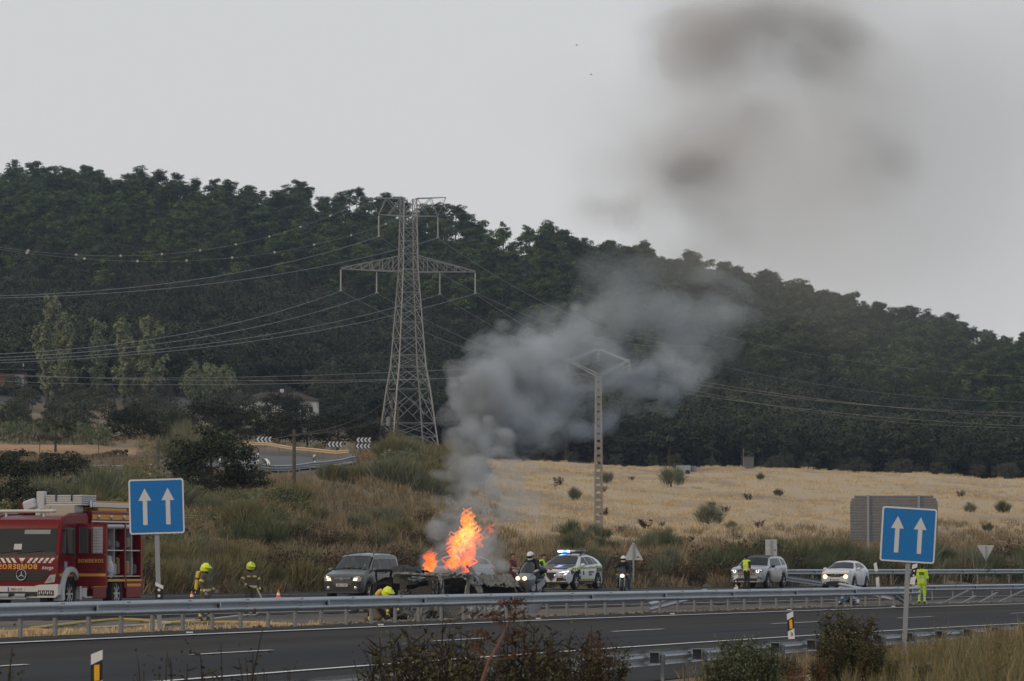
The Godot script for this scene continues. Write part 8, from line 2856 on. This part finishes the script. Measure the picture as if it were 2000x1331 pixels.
	g = G.new()
	g.tube([Vector3(-0.38, 1.02, 0.3), Vector3(-0.1, 1.04, 0.42), Vector3(0.1, 1.04, 0.42), Vector3(0.38, 1.02, 0.3)], 0.018, 6)
	part(t, "handlebar", g, blk, 40)
	for s in [-1.0, 1.0]:
		g = G.new()
		g.tube([Vector3(s * 0.28, 1.04, 0.34), Vector3(s * 0.34, 1.2, 0.36)], 0.01, 4)
		g.ell(Vector3(s * 0.38, 1.22, 0.36), Vector3(0.08, 0.05, 0.03), 8, 6)
		part(t, "mirror", g, blk, 60)
		g = G.new()
		g.ell(Vector3(s * 0.24, 0.88, 0.5), Vector3(0.05, 0.03, 0.04), 8, 6)
		part(t, "turn_signal", g, mat("amber lens"), 60)
	g = G.new()
	g.ell(Vector3(0, 0.83, 0.58), Vector3(0.1, 0.08, 0.05), 10, 7)
	part(t, "headlight", g, cold, 60)
	g = G.new()
	g.prism(PackedVector2Array([Vector2(-0.14, 0.9), Vector2(0.14, 0.9), Vector2(0.17, 1.05), Vector2(0.1, 1.24), Vector2(-0.1, 1.24), Vector2(-0.17, 1.05)]), 0.03, Transform3D(Basis(Vector3.RIGHT, -0.5), Vector3(0, 0.12, 1.0)))
	part(t, "fly_screen", g, mat("smoked screen"))
	g = G.new()
	g.cbx(Vector3(0, 0.86, 0.12), Vector3(0.32, 0.26, 0.5), 0.09); g.cbx(Vector3(0, 0.8, -0.5), Vector3(0.26, 0.12, 0.7), 0.05)
	part(t, "tank", g, mat("tank dark", 0.02, 0.018, 0.02, 0.25), 30)
	g = G.new()
	g.bx(Vector3(0.17, 0.84, 0.2), Vector3(0.012, 0.08, 0.26)); g.bx(Vector3(-0.17, 0.84, 0.2), Vector3(0.012, 0.08, 0.26))
	part(t, "red_trim", g, mat("trim red", 0.3, 0.02, 0.04, 0.3))
	g = G.new()
	g.cbx(Vector3(0, 0.5, 0.05), Vector3(0.34, 0.36, 0.5), 0.06); g.tube([Vector3(-0.16, 0.35, 0.1), Vector3(-0.18, 0.3, -0.6)], 0.05, 7); g.tube([Vector3(0, 0.7, 0.35), Vector3(0, 0.35, -0.1), Vector3(0, 0.31, -0.7)], 0.05, 6)
	part(t, "engine", g, mat("engine dark", 0.03, 0.03, 0.032, 0.5, 0.5), 35)
	g = G.new()
	g.lathe([Vector2(0.315, -0.06), Vector2(0.34, 0), Vector2(0.315, 0.06)], 18, Transform3D(Basis(Vector3.BACK, PI / 2), Vector3(0, 0.31, 0.7)))
	part(t, "front_mudguard", g, blk, 40)
	var ride := sit.duplicate()
	ride.merge({"pelvis": Vector3(0, 0.93, -0.35), "chest": Vector3(0, 1.25, -0.25), "neck": Vector3(0, 1.43, -0.17), "head": Vector3(0, 1.56, -0.1), "sl": Vector3(0.21, 1.38, -0.18), "sr": Vector3(-0.21, 1.38, -0.18), "el": Vector3(0.38, 1.14, 0.0), "er": Vector3(-0.38, 1.14, 0.0), "wl": Vector3(0.33, 1.05, 0.24), "wr": Vector3(-0.33, 1.05, 0.24), "hl": Vector3(0.12, 0.9, -0.3), "hr": Vector3(-0.12, 0.9, -0.3), "kl": Vector3(0.27, 0.68, 0.14), "kr": Vector3(-0.24, 0.7, 0.14), "al": Vector3(0.3, 0.09, -0.02), "ar": Vector3(-0.24, 0.34, -0.1), "tl": Vector3(0.32, 0.04, 0.16), "tr": Vector3(-0.26, 0.3, 0.06), "hpitch": 0.05}, true)
	r = person("rider", "motorcyclist in a black jacket and jeans with a white helmet, right of the police car", p, -0.1, ride, jet.merged({"leg": Color(0.06, 0.085, 0.13)}, true))
	moto_helmet(r, Vector3(0, 1.58, -0.08), 0.0, 0.1, false)

# ---------------------------------------------------------------- smoke and fire
func smoke_mass(root: Node3D, spec: Array, haze: FogMaterial, depth_scale := 1.0, shells := 3, gain := 1.0, s0 := 0.2, s1 := 0.55, reach := 0.95) -> void:
	# spec: px, row, distance, half width, half height (picture pixels), number of puffs, optical thickness of the whole
	var c := at(spec[0], spec[1], spec[2])
	var k: float = spec[2] / F
	var n: int = spec[5]
	var rx: float = spec[3] * k
	var ry: float = spec[4] * k
	var rz := (rx + ry) * 0.5 * depth_scale
	for i in n:
		var d := rdir() * pow(rng.randf(), 0.45) * reach
		var s := rng.randf_range(s0, s1) * (1.15 - 0.45 * d.length())
		var size := Vector3(rx * rng.randf_range(0.6, 1.7), ry * rng.randf_range(0.5, 1.1), rz) * s
		var turn := Vector3(rng.randf_range(-0.5, 0.5), rng.randf_range(0, TAU), rng.randf_range(-0.8, 0.8))
		var whole: float = spec[6] / maxf(n * pow((s0 + s1) * 0.4, 2) * 0.9 * 2.0 * size.z * 0.66, 0.01) * rng.randf_range(0.5, 1.5)
		for k2 in shells:   # nested ellipsoids, so that a puff thins out towards its rim
			var f := FogVolume.new()
			f.shape = RenderingServer.FOG_VOLUME_SHAPE_ELLIPSOID
			f.size = size * 2.0 * (1.25 - 0.85 * k2 / shells)
			f.position = c + d * Vector3(rx, ry, rz) + rdir() * size * 0.14 - root.position
			f.rotation = turn
			var m: FogMaterial = haze.duplicate()
			m.density = gain * whole * 1.3 / shells
			f.material = m
			f.name = "puff"
			root.add_child(f, true)

func build_smoke() -> void:
	rng.seed = 4711
	var pale := FogMaterial.new()
	pale.albedo = Color(0.915, 0.955, 0.995)
	var brown := FogMaterial.new()
	brown.albedo = Color(0.79, 0.725, 0.68)
	var grey := FogMaterial.new()
	grey.albedo = Color(0.80, 0.785, 0.77)
	var near := thing("smoke_plume", "pale grey-blue smoke billowing up from the burning van on the median", "smoke")
	near.set_meta("kind", "stuff")
	for s in [
		[915, 1080, 165, 55, 48, 10, 0.55], [948, 1090, 190, 45, 45, 8, 0.6], [900, 1085, 176, 70, 55, 12, 0.6], [905, 1010, 176, 72, 60, 14, 0.8], [925, 930, 176, 66, 60, 14, 0.9], [1015, 1000, 176, 75, 45, 8, 0.35], [990, 930, 178, 60, 50, 8, 0.4],
		[940, 860, 178, 62, 55, 14, 1.0], [950, 780, 180, 82, 80, 24, 1.5], [1030, 740, 184, 105, 85, 24, 1.3], [930, 800, 180, 58, 70, 14, 1.0], [1010, 830, 182, 80, 70, 14, 0.8], [900, 770, 181, 40, 50, 8, 0.6],
		[1100, 800, 186, 110, 80, 14, 0.5], [1130, 690, 190, 110, 80, 18, 0.75], [1260, 740, 194, 95, 70, 14, 0.5], [1110, 640, 192, 90, 60, 12, 0.4], [1300, 780, 194, 45, 40, 6, 0.3], [1330, 720, 196, 60, 60, 8, 0.25],
		[1330, 640, 200, 150, 120, 9, 0.22], [1240, 580, 200, 150, 90, 8, 0.2], [1400, 600, 204, 120, 90, 6, 0.12], [1000, 670, 186, 90, 60, 10, 0.5], [850, 1100, 178, 30, 50, 4, 0.4],
	]: smoke_mass(near, [s[0], s[1], s[2], s[3], s[4], int(s[5] * 1.5), s[6]], pale, 0.9, 2, 0.33)
	var far := thing("smoke_cloud", "brownish grey smoke spread across the sky above the hill's right slope", "smoke")
	far.set_meta("kind", "stuff")
	for s in [
		[1490, 75, 330, 280, 125, 13, 0.42], [1650, 230, 345, 420, 300, 6, 0.16], [1400, 200, 325, 200, 200, 6, 0.14], [1370, 90, 320, 120, 115, 7, 0.26], [1620, 95, 330, 150, 80, 7, 0.28], [1470, 30, 330, 200, 60, 6, 0.2],
		[1290, 330, 300, 175, 105, 13, 0.4], [1345, 330, 300, 85, 65, 5, 0.26], [1200, 390, 300, 80, 55, 5, 0.2], [1400, 430, 300, 130, 100, 5, 0.16],
		[1730, 270, 340, 90, 130, 6, 0.16], [1450, 220, 320, 200, 100, 6, 0.2],
	]: smoke_mass(far, s, brown, 0.7, 3, 0.34, 0.45, 0.85, 0.72)
	for s in [[1720, 220, 380, 480, 360, 6, 0.12], [1850, 330, 390, 420, 360, 5, 0.08], [1480, 470, 300, 280, 160, 4, 0.08], [1350, 520, 250, 130, 70, 5, 0.08]]: smoke_mass(far, s, grey, 0.6, 3, 0.5, 0.8, 1.0, 0.35)
	var fire := thing("fire", "bright orange flames leaping from behind the burnt van", "fire")
	var hot := mat("flame hot", 1.0, 0.55, 0.2, 0.9)
	var mid := mat("flame mid", 1.0, 0.3, 0.06, 0.9)
	var red := mat("flame deep", 0.9, 0.16, 0.03, 0.9)
	var k := 0
	for m in [hot, mid, red]:
		m.transparency = BaseMaterial3D.TRANSPARENCY_ALPHA
		m.vertex_color_use_as_albedo = true
		m.emission_enabled = true
		m.emission = [lin(1.0, 0.46, 0.15), lin(0.95, 0.23, 0.045), lin(0.85, 0.12, 0.018)][k]
		m.emission_energy_multiplier = [1.15, 0.85, 0.7][k]
		k += 1
	# ragged tongues: foot column and row, height, half width, lean (picture pixels), layer, how many
	for s in [[892, 1120, 60, 28, 14, 2, 20], [900, 1112, 70, 22, 14, 1, 24], [904, 1085, 60, 17, 14, 0, 24], [910, 1062, 50, 12, 8, 0, 18], [913, 1045, 46, 7, 2, 1, 14], [888, 1078, 40, 14, 10, 1, 14], [925, 1075, 40, 9, 16, 1, 12], [955, 1044, 26, 2, 12, 2, 2], [838, 1120, 30, 9, 4, 1, 16], [838, 1112, 36, 7, 5, 2, 12], [841, 1096, 20, 4, 2, 1, 7]]:
		var g := G.new()
		for i in int(s[6]):
			var z := rng.randf_range(168, 174)
			var e := rng.randf_range(-1, 1)
			var p := at(s[0] + e * s[3], s[1] - rng.randf_range(-0.1, 0.6) * s[2] * (1.0 - 0.6 * absf(e)), z)
			var hgt: float = s[2] * z / F * rng.randf_range(0.35, 0.9)
			var wd: float = rng.randf_range(0.04, 0.14)
			var ln: float = s[4] * z / F * rng.randf_range(0.2, 0.9)
			var ph := rng.randf_range(0, TAU)
			var am := rng.randf_range(0.06, 0.2)
			var rows := []
			for a in 13:
				var f := a / 12.0
				var w := wd * (0.25 + 0.75 * absf(sin(ph * 3.0 + f * 6.0))) * pow(1.0 - f, 0.6) + 0.006
				var c := p + Vector3(ln * f + sin(ph + f * 9.0) * am * (0.3 + f), hgt * f, cos(ph + f * 7.0) * am * (0.3 + f))
				var row := []
				for b in 7: row.append(c + Vector3(cos(TAU * b / 6.0) * w, sin(ph + b * 2.4 + a * 1.7) * hgt * 0.05, sin(TAU * b / 6.0) * w * 0.7))
				rows.append(row)
			var al := rng.randf_range(0.1, 0.3)
			for a in 12:
				for b in 6:
					g.col = Color(1, 1, 1, al * clampf(1.1 - a / 13.0, 0.1, 1.0) * clampf(a * 0.4 + 0.2, 0, 1))
					g.quad(rows[a][b], rows[a + 1][b], rows[a + 1][b + 1], rows[a][b + 1])
		part(fire, "flame", g, [hot, mid, red][s[5]], 60, true).set_meta("kind", "stuff")
	var lamp := OmniLight3D.new()
	lamp.name = "fire_light"
	lamp.position = at(895, 1085, 169)
	lamp.light_color = Color(1.0, 0.55, 0.22)
	lamp.light_energy = 10.0
	lamp.light_size = 0.6
	lamp.omni_range = 25.0
	lamp.omni_attenuation = 2.0
	lamp.shadow_enabled = true
	add_child(lamp)

func _ready() -> void:
	rng.seed = 20240
	var cam := Camera3D.new()
	cam.name = "camera"
	cam.near = 0.5
	cam.far = 12000.0
	cam.rotation_degrees = Vector3(2.8338, 0, 0)
	cam.fov = 8.458
	var lens := CameraAttributesPhysical.new()
	lens.frustum_focal_length = 162.3
	lens.frustum_near = 0.5
	lens.frustum_far = 12000.0
	lens.frustum_focus_distance = 150.0
	lens.exposure_aperture = 8.0
	cam.attributes = lens
	add_child(cam)
	var sky := ProceduralSkyMaterial.new()
	sky.sky_top_color = Color(0.79, 0.815, 0.84)
	sky.sky_horizon_color = Color(0.86, 0.853, 0.84)
	sky.sky_curve = 0.12
	sky.ground_bottom_color = Color(0.4, 0.36, 0.3)
	sky.ground_horizon_color = Color(0.62, 0.6, 0.57)
	var env := Environment.new()
	env.background_mode = Environment.BG_SKY
	env.sky = Sky.new()
	env.sky.sky_material = sky
	env.tonemap_mode = Environment.TONE_MAPPER_LINEAR
	env.tonemap_exposure = 1.0
	env.background_energy_multiplier = 1.0
	env.sdfgi_enabled = true
	env.ssao_enabled = true
	env.ssil_enabled = true
	env.fog_enabled = true
	env.fog_light_color = Color(0.72, 0.8, 0.92)
	env.fog_density = 0.00009
	env.volumetric_fog_enabled = true
	env.volumetric_fog_density = 0.0
	var we := WorldEnvironment.new()
	we.name = "world_environment"
	we.environment = env
	add_child(we)
	var sun := DirectionalLight3D.new()
	sun.name = "evening_sun"
	sun.light_energy = 0.4
	sun.light_color = Color(1.0, 0.86, 0.68)
	sun.light_angular_distance = 12.0
	sun.shadow_enabled = true
	sun.rotation_degrees = Vector3(-24, -58, 0)
	add_child(sun)
	build_land()
	build_forest()
	build_roads()
	build_rails_and_signs()
	build_side_road()
	build_buildings()
	build_wires(build_pylon())
	build_plants()
	build_foreground()
	build_cars()
	build_truck()
	build_wreck()
	build_bikes()
	build_people()
	build_smoke()
